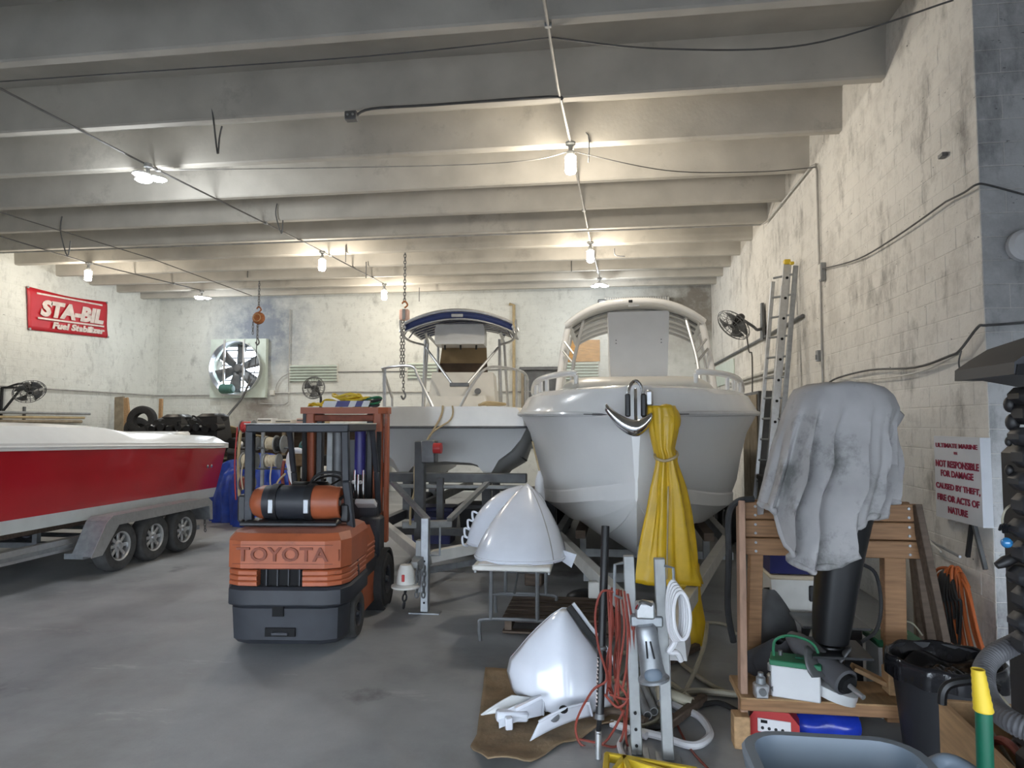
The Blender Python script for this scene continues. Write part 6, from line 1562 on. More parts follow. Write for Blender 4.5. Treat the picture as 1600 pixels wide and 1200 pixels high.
# battery on the shelf
b0 = Vector((1.22, 4.66, .306))
bm = T(b0.x, b0.y, b0.z, R(-16))
t = thing('battery', b0, 'white battery with a green lid on the stand shelf', 'battery')
MB(bm).box((0, 0, .10), (.29, .17, .20), bev=.008).build('case', 'white_plastic', t)
MB(bm).box((0, 0, .216), (.305, .185, .034), bev=.006).build('lid', 'green_plain', t)
for x in (-.09, .09): MB(bm).lathe([(.014, 0), (.014, .03), (.001, .03)], (x, .03, .232), n=10).build('terminal', 'steel_dark', t)
MB(bm).box((.05, .02, .238), (.10, .05, .012), bev=.004).build('vent_cap', 'green_pole', t)
MB(bm).tube(smooth_pts([(-.13, 0, .23), (-.12, .0, .33), (-.03, .01, .37), (.08, .01, .35), (.13, .0, .30), (.135, 0, .22)], 6), .009, 8).build('handle', 'green_plain', t)
# carburettor like parts
for k, (x, y, lb) in enumerate(((.99, 4.60, 'small grey cast fuel pump on the shelf left of the battery'), (1.08, 4.68, 'slim grey metal fitting standing beside the battery'))):
    b0 = Vector((x, y, .306)); t = thing('cast_part', b0, lb, 'engine part')
    MB().box(b0 + Vector((0, 0, .045)), (.09 - .03 * k, .08, .09 + .06 * k), bev=.012).build('body', 'alu', t)
    MB().lathe([(.03, 0), (.03, .04), (.018, .05), (.018, .07), (.001, .07)], b0 + Vector((0, 0, .085 + .06 * k)), n=12).build('top_cap', 'galv', t)
    MB().cyl(b0 + Vector((.0, -.04, .05)), b0 + Vector((0, -.065, .05)), .022, n=12).build('port', 'steel_dark', t)
# white cooler with blue lid behind
c = PY(1255, 930, 5.75)
t = thing('cooler_box', (c.x, 5.8, 0), 'white cooler with a dark blue lid behind the motor stand', 'cooler')
for z0, z1, m, nm in ((0.45, .86, 'white_soft', 'body'), (.88, 1.12, 'navy_plastic', 'lid')):
    MB().loft([[Vector((c.x + a * w, 5.8 + b * d, z)) for a, b in ((-1, -1), (1, -1), (1, 1), (-1, 1))] for z, w, d in ((z0, .26 if z0 < .5 else .29, .22), (z1, .29, .24))]).build(nm, m, t, smooth=False)
MB().box((c.x, 5.8, .855), (.60, .50, .035), bev=.012).build('rim', 'cream_plain', t)
MB().box((c.x + .02, 5.56, .74), (.06, .03, .12), bev=.008).build('latch', 'black_plastic', t)
MB().box((c.x, 5.8, .225), (.56, .44, .45), bev=.02).build('base', 'grey_gel', t)
# grey sack, jug, dark bag
c = PY(1205, 960, 5.6)
o = MB().grid(28, 14, lambda s, q: Vector((c.x + .2 * math.cos(2 * PI * s) * math.sin(PI * (.08 + .88 * q)) * (1 + .1 * math.sin(6 * PI * s)), 5.6 + .15 * math.sin(2 * PI * s) * math.sin(PI * (.08 + .88 * q)), .02 + .74 * (1 - q))), cu=True).build('grey_sack', 'frame_grey', ang=80); tag(o, 'grey sack standing behind the left post of the motor stand', 'sack')
c = PY(1281, 985, 5.15)
t = thing('plastic_jug', (c.x, 5.15, 0), 'white plastic jug behind the propeller', 'jug')
MB().lathe([(.06, 0), (.075, .01), (.078, .26), (.06, .33), (.03, .37), (.03, .40), (.001, .40)], (c.x, 5.15, .25), n=20).build('bottle', 'white_soft', t)
MB().lathe([(.034, 0), (.034, .03), (.001, .032)], (c.x, 5.15, .64), n=14).build('cap', 'white_plastic', t)
c = G(1208, 1000, .30)
o = MB().grid(28, 12, lambda s, q: Vector((1.22 + .26 * math.cos(2 * PI * s) * math.sin(PI * (.1 + .85 * q)) * (1 + .15 * math.sin(10 * PI * s)), 4.98 + .10 * math.sin(2 * PI * s) * math.sin(PI * (.1 + .85 * q)), .25 + .30 * (1 - q) + .02 * math.sin(8 * PI * s))), cu=True).build('dark_rag_bundle', 'cloth_dark', ang=80); tag(o, 'crumpled dark rag bundle behind the battery', 'rag')
# metal stand below the motor
t = thing('steel_box', (1.62, 5.3, 0), 'black steel box standing behind the propeller', 'box')
MB().box((1.64, 5.30, .30), (.34, .28, .60), bev=.01).build('body', 'black_metal', t)
MB().box((1.62, 5.28, .612), (.46, .36, .02), bev=.004).build('top_plate', 'steel_dark', t)
o = MB().lathe([(.14, 0), (.14, .06), (.03, .10), (.001, .10)], (1.44, 4.66, .315), (.3, 0, 1), 18).build('grey_cone', 'grey_gel'); tag(o, 'grey plastic cone lid lying right of the battery', 'lid')
t = thing('timber_offcut', (1.86, 4.75, .25), 'pale timber offcuts lying on the right end of the shelf', 'timber')
MB().bar((1.62, 4.82, .45), (1.84, 4.80, .35), .10, .03, bev=.004).build('board', 'wood_pale', t)
MB().box((1.85, 4.78, .39), (.09, .12, .16), bev=.006).build('block', 'wood_pale', t)
# red charger and blue pack on the floor under the shelf
c = G(1210, 1128, .1)
t = thing('red_charger', (c.x, c.y, 0), 'red machine with a white control panel under the stand shelf', 'charger')
mm = T(c.x, c.y, 0, R(-14))
MB(mm).loft([[Vector((x, y, z)) for x, z in ((-.15, .0), (.15, .0), (.15, .14), (.09, .21), (-.11, .21), (-.15, .15))] for y in (-.11, .13)]).build('body', 'red_plain', t, ang=25)
MB(mm).box((0, -.113, .115), (.20, .008, .085), bev=.003).build('control_panel', 'white_plastic', t)
for x in (-.07, -.03, .01, .05): MB(mm).cyl((x, -.116, .10), (x, -.122, .10), .010, n=8).build('button', 'black_plastic', t)
MB(mm).box((-.06, -.118, .14), (.04, .006, .018)).build('display', 'black_void', t)
MB(mm).tube(smooth_pts([(-.14, .0, .19), (-.08, .0, .29), (.10, .0, .27), (.15, .0, .18)], 5), .016, 8).build('handle', 'black_plastic', t)
MB(mm).box((-.02, .02, .235), (.24, .10, .05), bev=.01).build('top_grip', 'black_plastic', t)
c = G(1290, 1130, .1)
o = MB().grid(40, 14, lambda s, q: Vector((c.x - .20 + .40 * q, c.y + .10 * math.cos(2 * PI * s) * (.25 + .75 * math.sin(PI * (.08 + .84 * q)) ** .5) * (1 + .10 * math.sin(9 * q)), .095 + .085 * math.sin(2 * PI * s) * (.25 + .75 * math.sin(PI * (.08 + .84 * q)) ** .5) * (1 + .12 * math.sin(14 * q + 2 * s)))), cu=True).build('blue_bag', 'blue_plastic', ang=80); tag(o, 'shiny blue plastic pack beside the red charger', 'bag')
o = MB().sphere((1.30, 4.95, .09), .12, 14, 8, (1.3, .8, .7)).build('dark_lump', 'cloth_dark'); tag(o, 'dark rag heap on the floor behind the blue pack', 'rag')
t = thing('green_box', (2.05, 5.15, 0), 'box with a green lid and wire handles beside the black bin', 'box')
MB().box((2.05, 5.25, .25), (.30, .26, .50), bev=.012).build('body', 'grey_gel', t)
MB().box((2.05, 5.25, .515), (.33, .29, .05), bev=.012).build('lid', 'green_plain', t)
for dx in (-.06, .04): MB().tube(smooth_pts([(2.05 + dx - .10, 5.2, .53), (2.05 + dx - .07, 5.2, .62), (2.05 + dx + .05, 5.2, .65), (2.05 + dx + .13, 5.2, .56)], 6), .006, 6).build('wire', 'hose_cream', t)
# black bin with liner
c = Vector((2.02, 4.45, 0))
t = thing('black_bin', c, 'round dark bin with a black liner bag right of the motor stand', 'bin')
MB().lathe([(.22, 0), (.225, .02), (.285, .60), (.30, .61), (.31, .64), (.29, .65), (.275, .60), (.21, .04), (.001, .04)], c, n=36).build('body', 'bin_dark', t)
MB().grid(60, 10, lambda s, q: c + Vector((math.cos(2 * PI * s) * (.322 - .09 * q ** 2 + .008 * math.sin(26 * PI * s) * (1 - q)), math.sin(2 * PI * s) * (.322 - .09 * q ** 2 + .008 * math.sin(26 * PI * s) * (1 - q)), .54 + .13 * math.sin(PI * min(1, q * 1.1)) ** .7 - .02 * q + .006 * math.sin(18 * PI * s + 5 * q))), cu=True).build('liner', 'bag_black', t, ang=80)
MB().grid(30, 10, lambda s, q: c + Vector((math.cos(2 * PI * s) * .24 * q, math.sin(2 * PI * s) * .24 * q, .56 + .03 * math.sin(9 * PI * s) * q + .03 * math.sin(8 * q))), cu=True).build('rubbish_bag', 'bag_black', t, ang=80)
# grey bin at the bottom edge
za = .98
def rr(x0, x1, y0, y1, r, z, n=6):
    out = []
    for cx, cy, a0 in ((x1 - r, y1 - r, 0), (x0 + r, y1 - r, PI / 2), (x0 + r, y0 + r, PI), (x1 - r, y0 + r, 1.5 * PI)):
        for k in range(n): a = a0 + PI / 2 * k / (n - 1); out.append(Vector((cx + r * math.cos(a), cy + r * math.sin(a), z)))
    return out
bx0, bx1 = PY(1163, 1150, 2.05).x, PY(1440, 1150, 2.05).x
t = thing('grey_bin', ((bx0 + bx1) / 2, 1.8, 0), 'large blue-grey plastic bin at the bottom right edge', 'bin')
by1 = 2.13; zr = PY(1300, 1148, by1).z
by0 = by1 - .52
def sc(i, z, w=0): return rr(bx0 + i, bx1 - i, by0 + i, by1 - i, .11 - min(i, .05) * .8, z)
MB().loft([sc(.09, .05), sc(.02, zr - .05), sc(-.005, zr - .05), sc(-.012, zr - .01), sc(-.004, zr), sc(.022, zr), sc(.03, zr - .03), sc(.10, .09)]).build('body', 'bin_grey', t, ang=40)
MB().tube(smooth_pts([(bx1 - .02, by1 - .13, zr - .03), (bx1 + .05, by1 - .10, zr - .01), (bx1 + .10, by1 - .16, zr - .02), (bx1 + .12, by1 - .34, zr - .06), (bx1 - .01, by1 - .42, zr - .06)], 6), .021, 10).build('handle', 'bin_grey', t)
MB().tube(smooth_pts([(bx0 + .02, by1 - .20, zr - .05), (bx0 - .04, by1 - .20, zr - .06), (bx0 - .04, by1 - .36, zr - .08), (bx0 + .02, by1 - .36, zr - .08)], 6), .02, 10).build('handle', 'bin_grey', t)
for x in (bx0 + .15, bx1 - .15):
    for y in (by0 + .12, by1 - .12):
        MB().lathe([(.05, -.018), (.05, .018), (.001, .018)], (x, y, .05), (1, 0, 0), 14).build('caster', 'black_rubber', t)
# wooden box
t = thing('wooden_box', G(1530, 1250, .0), 'open pale wooden box of hoses at the bottom right corner', 'box')
za, zb = .50, .86
A = G(1471, 1093, zb); Bv = G(1580, 1197, zb); dirv = (Bv - A).normalized(); nv = Vector((-dirv.y, dirv.x, 0)) 
if nv.x < 0: nv = -nv
L1, W1 = .85, .34
def wall_(p, q, nm):
    MB().bar(Vector((p.x, p.y, (za + zb) / 2)), Vector((q.x, q.y, (za + zb) / 2)), .025, zb - za, bev=.003).build(nm, 'wood_pale', t)
wall_(A, A + dirv * L1, 'side_board'); wall_(A + nv * W1, A + nv * W1 + dirv * L1, 'side_board'); wall_(A, A + nv * W1, 'end_board'); wall_(A + dirv * L1, A + dirv * L1 + nv * W1, 'end_board')
bmid = A + dirv * L1 / 2 + nv * W1 / 2
MB().bar(A + nv * W1 / 2 + Vector((0, 0, za - zb + .02)), A + dirv * L1 + nv * W1 / 2 + Vector((0, 0, za - zb + .02)), W1, .02).build('floor_board', 'wood_pale', t)
for u, v in ((.05, .04), (.8, .04), (.05, .3), (.8, .3)):
    q = A + dirv * u + nv * v; MB().box((q.x, q.y, za / 2), (.05, .05, za), bev=.004).build('leg', 'wood_grey', t)
o = MB().tube(smooth_pts([A + dirv * .3 + nv * .15 + Vector((0, 0, -.15)), A + dirv * .12 + nv * .10 + Vector((0, 0, .0)), A + dirv * .03 + nv * .12 + Vector((0, 0, .06)), A + dirv * .08 + nv * .2 + Vector((0, 0, .05)), A + dirv * .35 + nv * .22 + Vector((0, 0, -.12))], 6), .008, 6).build('cable', 'hose_cream'); tag(o, 'pale cable looping out of the wooden box', 'cable')
for k, (v, m, lb) in enumerate(((.12, 'cord_red', 'purple red air hose inside the wooden box'), (.20, 'hose_grey', 'grey hose inside the wooden box'), (.28, 'hose_white', 'pale thin hose inside the wooden box'))):
    o = MB().tube(smooth_pts([A + dirv * .15 + nv * v + Vector((0, 0, -.10)), A + dirv * .4 + nv * (v - .03) + Vector((0, 0, -.01 + .02 * k)), A + dirv * .75 + nv * v + Vector((0, 0, -.12))], 6), .016, 8).build('box_hose', m); tag(o, lb, 'hose')
# black hoop behind the box
o = MB().tube(smooth_pts([PY(1472, 1100, 3.0), PY(1474, 1080, 3.0), PY(1488, 1068, 3.0), PY(1530, 1064, 3.0), PY(1560, 1075, 3.0)], 6), .018, 8).build('hoop', 'black_plastic'); tag(o, 'black plastic hoop behind the wooden box', 'hoop')
# green and yellow pole
t = thing('green_pole', G(1538, 1330), 'green pole with a yellow ribbed grip at the bottom right', 'pole')
yp = 1.95
a0, a1, a2 = PY(1538, 1330, yp), PY(1537, 1112, yp), PY(1529, 1054, yp)
MB().tube([Vector((a0.x, yp, .02)), a1], .020, 14).build('shaft', 'green_pole', t)
rings = []
d = (a2 - a1)
MB().lathe([(.021, 0), (.0235, .003)] + [(.0235 - .0012 * (k % 2) - .0006 * k, .006 + .0085 * k) for k in range(13)] + [(.012, d.length + .005), (.001, d.length + .008)], a1, d, 16).build('grip', 'yellow_plain', t)
# corrugated grey hose
pts = smooth_pts([PY(1620, 985, 2.6), PY(1592, 1003, 2.6), PY(1556, 1022, 2.55), PY(1538, 1045, 2.5), PY(1540, 1080, 2.4), PY(1556, 1108, 2.3), PY(1585, 1130, 2.2), PY(1630, 1150, 2.15)], 24)
o = MB().tube(pts, [.034 if k % 3 else .030 for k in range(len(pts))], 12).build('corrugated_hose', 'hose_grey', ang=80); tag(o, 'thick grey corrugated hose curving at the right edge', 'hose')
# dark uncovered motor at the right edge
ye = 2.6
t = thing('dark_motor', PY(1630, 1200, ye), 'dark uncovered outboard engine with stacked coils at the right edge', 'motor')
xm = PY(1612, 800, ye).x
MB().box((xm + .10, ye + .05, 1.42), (.20, .30, 1.1), bev=.03).build('block', 'engine_black', t)
ys = [605, 632, 668, 700, 738, 775, 812, 850, 886, 922, 958, 992]
for k, y in enumerate(ys):
    c = PY(1596 if k % 2 else 1590, y + 14, ye - .10)
    w = .10
    MB().box(c + Vector((.035, 0, 0)), (w, .11, .075 if k % 2 else .062), bev=.022).build('coil', 'bin_dark' if k > 1 else 'engine_black', t)
for px, py, r in ((1578, 632, .020), (1582, 660, .022), (1576, 690, .012), (1577, 735, .014), (1580, 900, .016)):
    MB().sphere(PY(px, py, ye - .06), r, 10, 8, (1, 1, 1.4)).build('connector', 'engine_black', t)
MB().sphere(PY(1573, 848, ye - .08), .018, 12, 8).build('blue_cap', 'blue_lens', t)
MB().lathe([(.018, -.03), (.02, 0), (.012, .03), (.001, .03)], PY(1570, 878, ye - .05), (-1, 0, -.5), 10).build('plug_boot', 'engine_black', t)
MB().tube(smooth_pts([PY(1590, 785, ye), PY(1572, 795, ye - .05), PY(1566, 815, ye - .05), PY(1572, 830, ye - .05)], 6), .004, 6).build('wire', 'hose_cream', t)
for k in range(6): MB().tube(smooth_pts([PY(1562 + 5 * k, 828, ye - .06), PY(1565 + 5 * k, 820 - 2 * (k % 2), ye - .08), PY(1568 + 5 * k, 832, ye - .06)], 4), .005, 6).build('loom_wire', 'black_plastic', t)
MB().box((xm + .06, ye + .05, .45), (.16, .2, .9), bev=.03).build('leg', 'engine_black', t)
# raised hood above it
A = PY(1562, 578, ye - .1)
def hood(s, q):
    x = A.x + .30 * s; z = A.z + (.055 + .10 * s - .25 * (s - .5) ** 2 * .3) * (1 - q) + (-.02 - .035 * s) * q
    return Vector((x, ye - .16 + .34 * q if False else ye - .16 + .0, z))
MB().loft([[Vector((x, y, z)) for x, z in ((A.x, A.z - .02), (A.x + .002, A.z + .02), (A.x + .05, A.z + .055), (A.x + .12, A.z + .10), (A.x + .3, A.z + .16), (A.x + .3, A.z - .06), (A.x + .1, A.z - .02))] for y in (ye - .18, ye + .2)]).build('hood', 'bin_dark', t, ang=30)
MB().loft([[Vector((x, y, z)) for x, z in ((A.x + .004, A.z - .022), (A.x + .10, A.z - .024), (A.x + .3, A.z - .065), (A.x + .3, A.z + .04), (A.x + .06, A.z + .02), (A.x + .01, A.z + .012))] for y in (ye - .184, ye - .178)]).build('hood_lining', 'black_void', t)
# orange cord bundle on the wall
t = thing('orange_cord_bundle', PX(1510, 1010, 3.0), 'bundle of orange extension cord hanging on the right wall below the sign', 'cord')
rnd = random.Random(2)
for k in range(24):
    f = k / 23
    yb = 6.66 - .86 * f + rnd.uniform(-.03, .03); xo = 2.98 - .07 * rnd.random()
    topy = 6.24 - .16 * (f - .5); zt = .86 - .10 * abs(f - .45) - .05 * rnd.random()
    pts = [(xo + .05, topy + .02, zt - .1), (xo, topy, zt), (xo - .03, topy * .55 + yb * .45, zt - .08), (xo - .03, topy * .2 + yb * .8, zt - .38), (xo, yb, .12 + .1 * rnd.random())]
    MB().tube(smooth_pts(pts, 6), .013, 7).build('strand', 'cord_orange', t)
for k in range(7):
    MB().tube(smooth_pts([(2.90, 6.32 - .02 * k, .80 - .01 * k), (2.86, 6.36 - .05 * k, .62), (2.88, 6.40 - .06 * k, .40 + .03 * k), (2.92, 6.36 - .03 * k, .20)], 5), .012, 6).build('dark_strand', 'black_rubber', t)
MB().sphere((2.90, 6.32, .66), .085, 12, 10, (.7, .9, 1.7)).build('plug_cluster', 'engine_black', t)
# A-shaped bracket bar behind
t = thing('wall_prop', (3.05, 6.4, 0), 'dark steel inverted V bracket on the wall below the sign', 'bracket')
MB().bar(PX(1519, 815, 3.10), PX(1512, 870, 3.10), .03, .03).build('bar', 'black_metal', t)
MB().bar(PX(1521, 815, 3.10), PX(1540, 890, 3.10), .03, .03).build('bar', 'steel_dark', t)
# rods leaning on the wall
for k, (a, b, r, m, lb) in enumerate([((1418, 790), (1440, 1010), .035, 'wood_old', 'dark plank leaning on the right wall behind the stand'), ((1440, 838), (1500, 870), .012, 'galv', 'thin steel rod leaning below the sign'), ((1436, 830), (1470, 862), .010, 'conduit_white', 'thin pale rod leaning below the sign'), ((1452, 860), (1462, 1010), .012, 'steel_dark', 'dark rod standing left of the orange cords'), ((1430, 862), (1434, 1010), .03, 'wood_grey', 'grey batten leaning behind the motor stand')]):
    o = MB().tube([PX(*a, 3.02), PX(*b, 2.95)], r, 8).build('leaning_rod', m); tag(o, lb, 'rod')
# extension ladder
t = thing('extension_ladder', (2.85, 12.2, 0), 'tall aluminium extension ladder leaning against the right wall', 'ladder')
LT, LB = PX(1230, 412, 2.98), PX(1207, 690, 2.66)
d = (LB - LT).normalized(); LB = LT + d * ((LT.z) / -d.z)
def rail(off, top, w, nm, mat='alu'): 
    a = LT + off + d * top; b = LB + off; MB().bar(a, b, .04, w, up=(1, 0, 0), bev=.006).build(nm, mat, t)
offs = [Vector((-.04, .0, 0)), Vector((-.04, -.16, 0)), Vector((-.10, .22, 0))]
rail(Vector((0, -.02, 0)), .0, .12, 'rail'); rail(Vector((.11, -.10, 0)), .06, .075, 'rail', 'galv'); rail(Vector((-.15, .20, 0)), .25, .06, 'rail'); rail(Vector((.03, .30, 0)), .3, .05, 'rail', 'galv')
n = 14
for k in range(1, n):
    c = LT + (LB - LT) * (k / n - .03)
    MB().cyl(c + Vector((-.15, .20, 0)), c + Vector((.11, -.10, 0)), .018, n=8).build('rung', 'galv', t)
    MB().cyl(c + Vector((0, -.045, -.05)), c + Vector((0, -.052, -.05)), .022, n=10).build('rung_end', 'black_void', t)
MB().box(LT + Vector((-.01, -.02, .02)), (.10, .10, .08), bev=.012).build('end_cap', 'yellow_plain', t)
MB().box(LT + Vector((.02, -.20, -.04)), (.06, .05, .05), bev=.01).build('end_cap', 'yellow_plain', t)
# ------------------------------------------------------------------ back-left clutter
# planks leaning on the back-left corner
for k, (a, b, w, m, lb) in enumerate([((187, 620), (186, 700), .30, 'wood_grey', 'thick grey plank leaning by the left corner'), ((195, 622), (206, 720), .22, 'wood_pale', 'pale plank leaning next to the thick grey one'), ((252, 623), (248, 720), .11, 'wood_pale', 'narrow stick leaning on the back wall right of the tyres')]):
    p, q = PY(a[0], a[1], 17.9), PY(b[0], b[1], 17.8); q = p + (q - p) * (p.z / (p.z - q.z))
    o = MB().bar(p, q, w, .06, up=(0, 1, 0), bev=.01).build('leaning_plank', m); tag(o, lb, 'plank')
# tyres stacked
c = PY(221, 658, 17.2)
for k, (dx, dz, ax, lb) in enumerate([(0.02, .02, (.15, -1, .1), 'black tyre standing upright behind the red boat'), (-.30, -.28, (.9, -.3, .3), 'black tyre leaning left of the upright tyre behind the red boat')]):
    o = MB().lathe([(.20, -.09), (.30, -.12), (.37, -.10), (.40, -.05), (.40, .05), (.37, .10), (.30, .12), (.20, .09)], c + Vector((dx, .3 * k, dz)), ax, 32, True).build('loose_tyre', 'black_rubber'); tag(o, lb, 'tyre')
t = thing('tyre_rack', (c.x, 17.6, 0), 'low steel rack holding the tyres behind the red boat', 'rack')
MB().box((c.x + .25, 17.25, c.z - .52), (2.0, .6, .05), bev=.01).build('shelf', 'galv_dull', t)
for dx in (-.7, 1.2): MB().box((c.x + dx, 17.25, (c.z - .54) / 2), (.06, .55, c.z - .54)).build('leg', 'galv_dull', t)
for px in (249, 263):
    o = MB().lathe([(.04, 0), (.05, .02), (.05, .26), (.02, .30), (.02, .36), (.001, .36)], PY(px, 700, 16.2) + Vector((0, 0, 0)), n=12).build('metal_bottle', 'alu'); tag(o, 'shiny metal bottle %s on the tyre rack' % ('left' if px == 249 else 'right'), 'bottle')
    o.location.z = c.z - .49; o.location.y = 17.2; o.location.x = PY(px, 680, 17.2).x
# two black engines
def engine(px, Y, w, label):
    c = PY(px, 680, Y); zb = c.z - .36
    t = thing('outboard_engine', (c.x, Y, 0), label, 'engine', 'bare black engines behind the red boat')
    rnd = random.Random(px)
    MB().loft([[Vector((c.x + x * w, Y + y, z)) for x, y in ((-.5, -.3), (.4, -.35), (.5, .1), (.3, .35), (-.4, .3))] for z in (zb, zb + .35)] + [[Vector((c.x + x * w * .85, Y + y * .8, zb + .72 + .08 * (x > 0))) for x, y in ((-.5, -.3), (.4, -.35), (.5, .1), (.3, .35), (-.4, .3))]]).build('crankcase', 'engine_black', t, ang=20)
    for k in range(4):
        x = c.x + w * (-.36 + .24 * k); MB().cyl((x, Y - .42, zb + .5 + .05 * (k % 2)), (x, Y - .1, zb + .56), .09, n=12).build('cylinder', 'engine_black', t)
    MB().loft([ring(c.x + .05, Y, zb + .66, w * .36, .22), ring(c.x + .05, Y, zb + .80, w * .38, .24), ring(c.x + .05, Y, zb + .87, w * .25, .18)]).build('air_box', 'black_plastic', t)
    for k in range(6):
        a = Vector((c.x + rnd.uniform(-.45, .45) * w, Y - .40, zb + rnd.uniform(.15, .7))); b = a + Vector((rnd.uniform(-.3, .3), -.06, rnd.uniform(-.15, .2)))
        MB().tube(smooth_pts([a, (a + b) / 2 + Vector((0, -.08, .05)), b], 4), .022, 6).build('hose', 'black_rubber', t)
    for k in range(7):
        MB().sphere((c.x + rnd.uniform(-.45, .45) * w, Y - .40, zb + rnd.uniform(.05, .6)), .03, 8, 6).build('fitting', 'alu' if k % 2 else 'galv_dull', t)
    MB().lathe([(.16, 0), (.16, .05), (.06, .09), (.001, .09)], (c.x - .25 * w, Y - .1, zb + .70), n=18).build('flywheel', 'steel_dark', t)
    MB().box((c.x, Y, zb / 2), (.3, .3, zb), bev=.03).build('stand', 'black_metal', t)
engine(274, 15.4, .95, 'black bare engine in the left of the pair behind the red boat')
engine(329, 15.0, .95, 'black bare engine in the right of the pair behind the red boat')
c = PY(372, 690, 15.0)
t = thing('machine_block', (c.x, 15.2, 0), 'small dark machine right of the black engines', 'machine')
MB().box((c.x, 15.2, .9), (.55, .5, 1.6), bev=.06).build('body', 'engine_black', t)
MB().sphere((c.x + .1, 14.9, 1.55), .09, 10, 8).build('fitting', 'alu', t)
MB().cyl((c.x - .2, 14.95, 1.4), (c.x + .2, 14.9, 1.35), .07, n=10).build('pipe', 'steel_dark', t)
# covered heap on a bench behind
p = PY(300, 658, 18.5)
o = MB().grid(24, 8, lambda s, q: Vector((p.x - 1.6 + 4.2 * s, 18.2 + .8 * q, 1.0 + .98 * math.sin(PI * (.12 + .76 * s)) ** .5 * (1 - .2 * q) + .05 * math.sin(20 * s)))).build('canvas_heap', 'tan', ang=70, thick=.03); tag(o, 'long tan canvas heap along the back wall behind the engines', 'canvas')
t = thing('work_bench', (-9.5, 19.2, 0), 'long cluttered shelf bench along the back wall behind the forklift', 'bench')
MB().box((-9.6, 19.3, 1.86), (6.6, .75, .06), bev=.01).build('top_shelf', 'white_soft', t)
MB().box((-9.6, 19.3, 1.0), (6.6, .75, .06), bev=.01).build('lower_shelf', 'wood_grey', t)
for x in (-12.7, -11.0, -9.3, -7.6, -6.4): MB().box((x, 18.98, .93), (.08, .08, 1.86)).build('upright', 'wood_grey', t)
MB().box((-9.6, 19.64, 1.0), (6.6, .04, 1.7)).build('back_board', 'wood_old', t)
bx = [(418, 'white_plastic', .45, .30, 'white box'), (447, 'white_soft', .5, .26, 'pale box'), (480, 'skin_pink', .5, .30, 'pinkish box'), (494, 'red_plain', .22, .34, 'red tin'), (505, 'tan', .25, .3, 'tan box')]
for k, (px, m, w, h, nm) in enumerate(bx):
    x = PY(px, 670, 19.1).x
    tt = thing('storage_box', (x, 19.1, 1.89), nm + ' on the bench top shelf behind the forklift guard', 'box', 'boxes on the bench shelf')
    MB().box((x, 19.1, 1.89 + h / 2), (w, .4, h), bev=.015).build('carton', m, tt)
    MB().box((x, 18.895, 1.89 + h * .8), (w * .9, .01, h * .12)).build('band', 'frame_grey', tt)
x0 = PY(433, 678, 18.9)
o = MB().box((x0.x, 18.75, 1.93), (1.0, .12, .09), bev=.02).build('yellow_level', 'yellow_plain'); tag(o, 'long yellow spirit level on the bench edge', 'level')
# teal electric motor and cartons on lower shelf
c = PY(488, 698, 16.5)
t = thing('teal_motor', (c.x, 16.5, 0), 'teal electric motor on a crate behind the forklift', 'motor')
MB().lathe([(.10, -.28), (.17, -.26), (.19, -.2), (.19, .10), (.21, .12), (.21, .2), (.001, .22)], c + Vector((-.05, 0, -.02)), (.85, -.5, -.05), 22).build('casing', 'teal', t)
MB().lathe([(.15, .205), (.15, .24), (.001, .25)], c + Vector((-.05, 0, -.02)), (.85, -.5, -.05), 20).build('end_cap', 'frame_grey', t)
MB().tube(smooth_pts([c + Vector((-.25, -.1, .05)), c + Vector((-.15, -.12, .24)), c + Vector((.05, -.12, .26)), c + Vector((.12, -.1, .18))], 5), .02, 8).build('handle', 'steel_dark', t)
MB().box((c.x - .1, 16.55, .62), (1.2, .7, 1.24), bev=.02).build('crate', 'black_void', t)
for nm, px, py, w, h, m, lb in (('carton', 468, 715, .42, .42, 'cardboard', 'brown carton under the teal motor'), ('white_tray', 492, 738, .62, .30, 'white_soft', 'white tray below the teal motor'), ('cream_bag', 452, 735, .45, .55, 'tan', 'tan bag left of the brown carton')):
    c = PY(px, py, 16.0)
    tt = thing(nm, (c.x, 16.0, c.z - h / 2), lb, 'box')
    MB().box((c.x, 16.0, c.z), (w, .35, h), bev=.03).build('body', m, tt)
    MB().box((c.x, 15.82, c.z + h * .3), (w * .8, .012, h * .1), bev=.003).build('label', 'white_plastic' if m != 'white_soft' else 'frame_grey', tt)
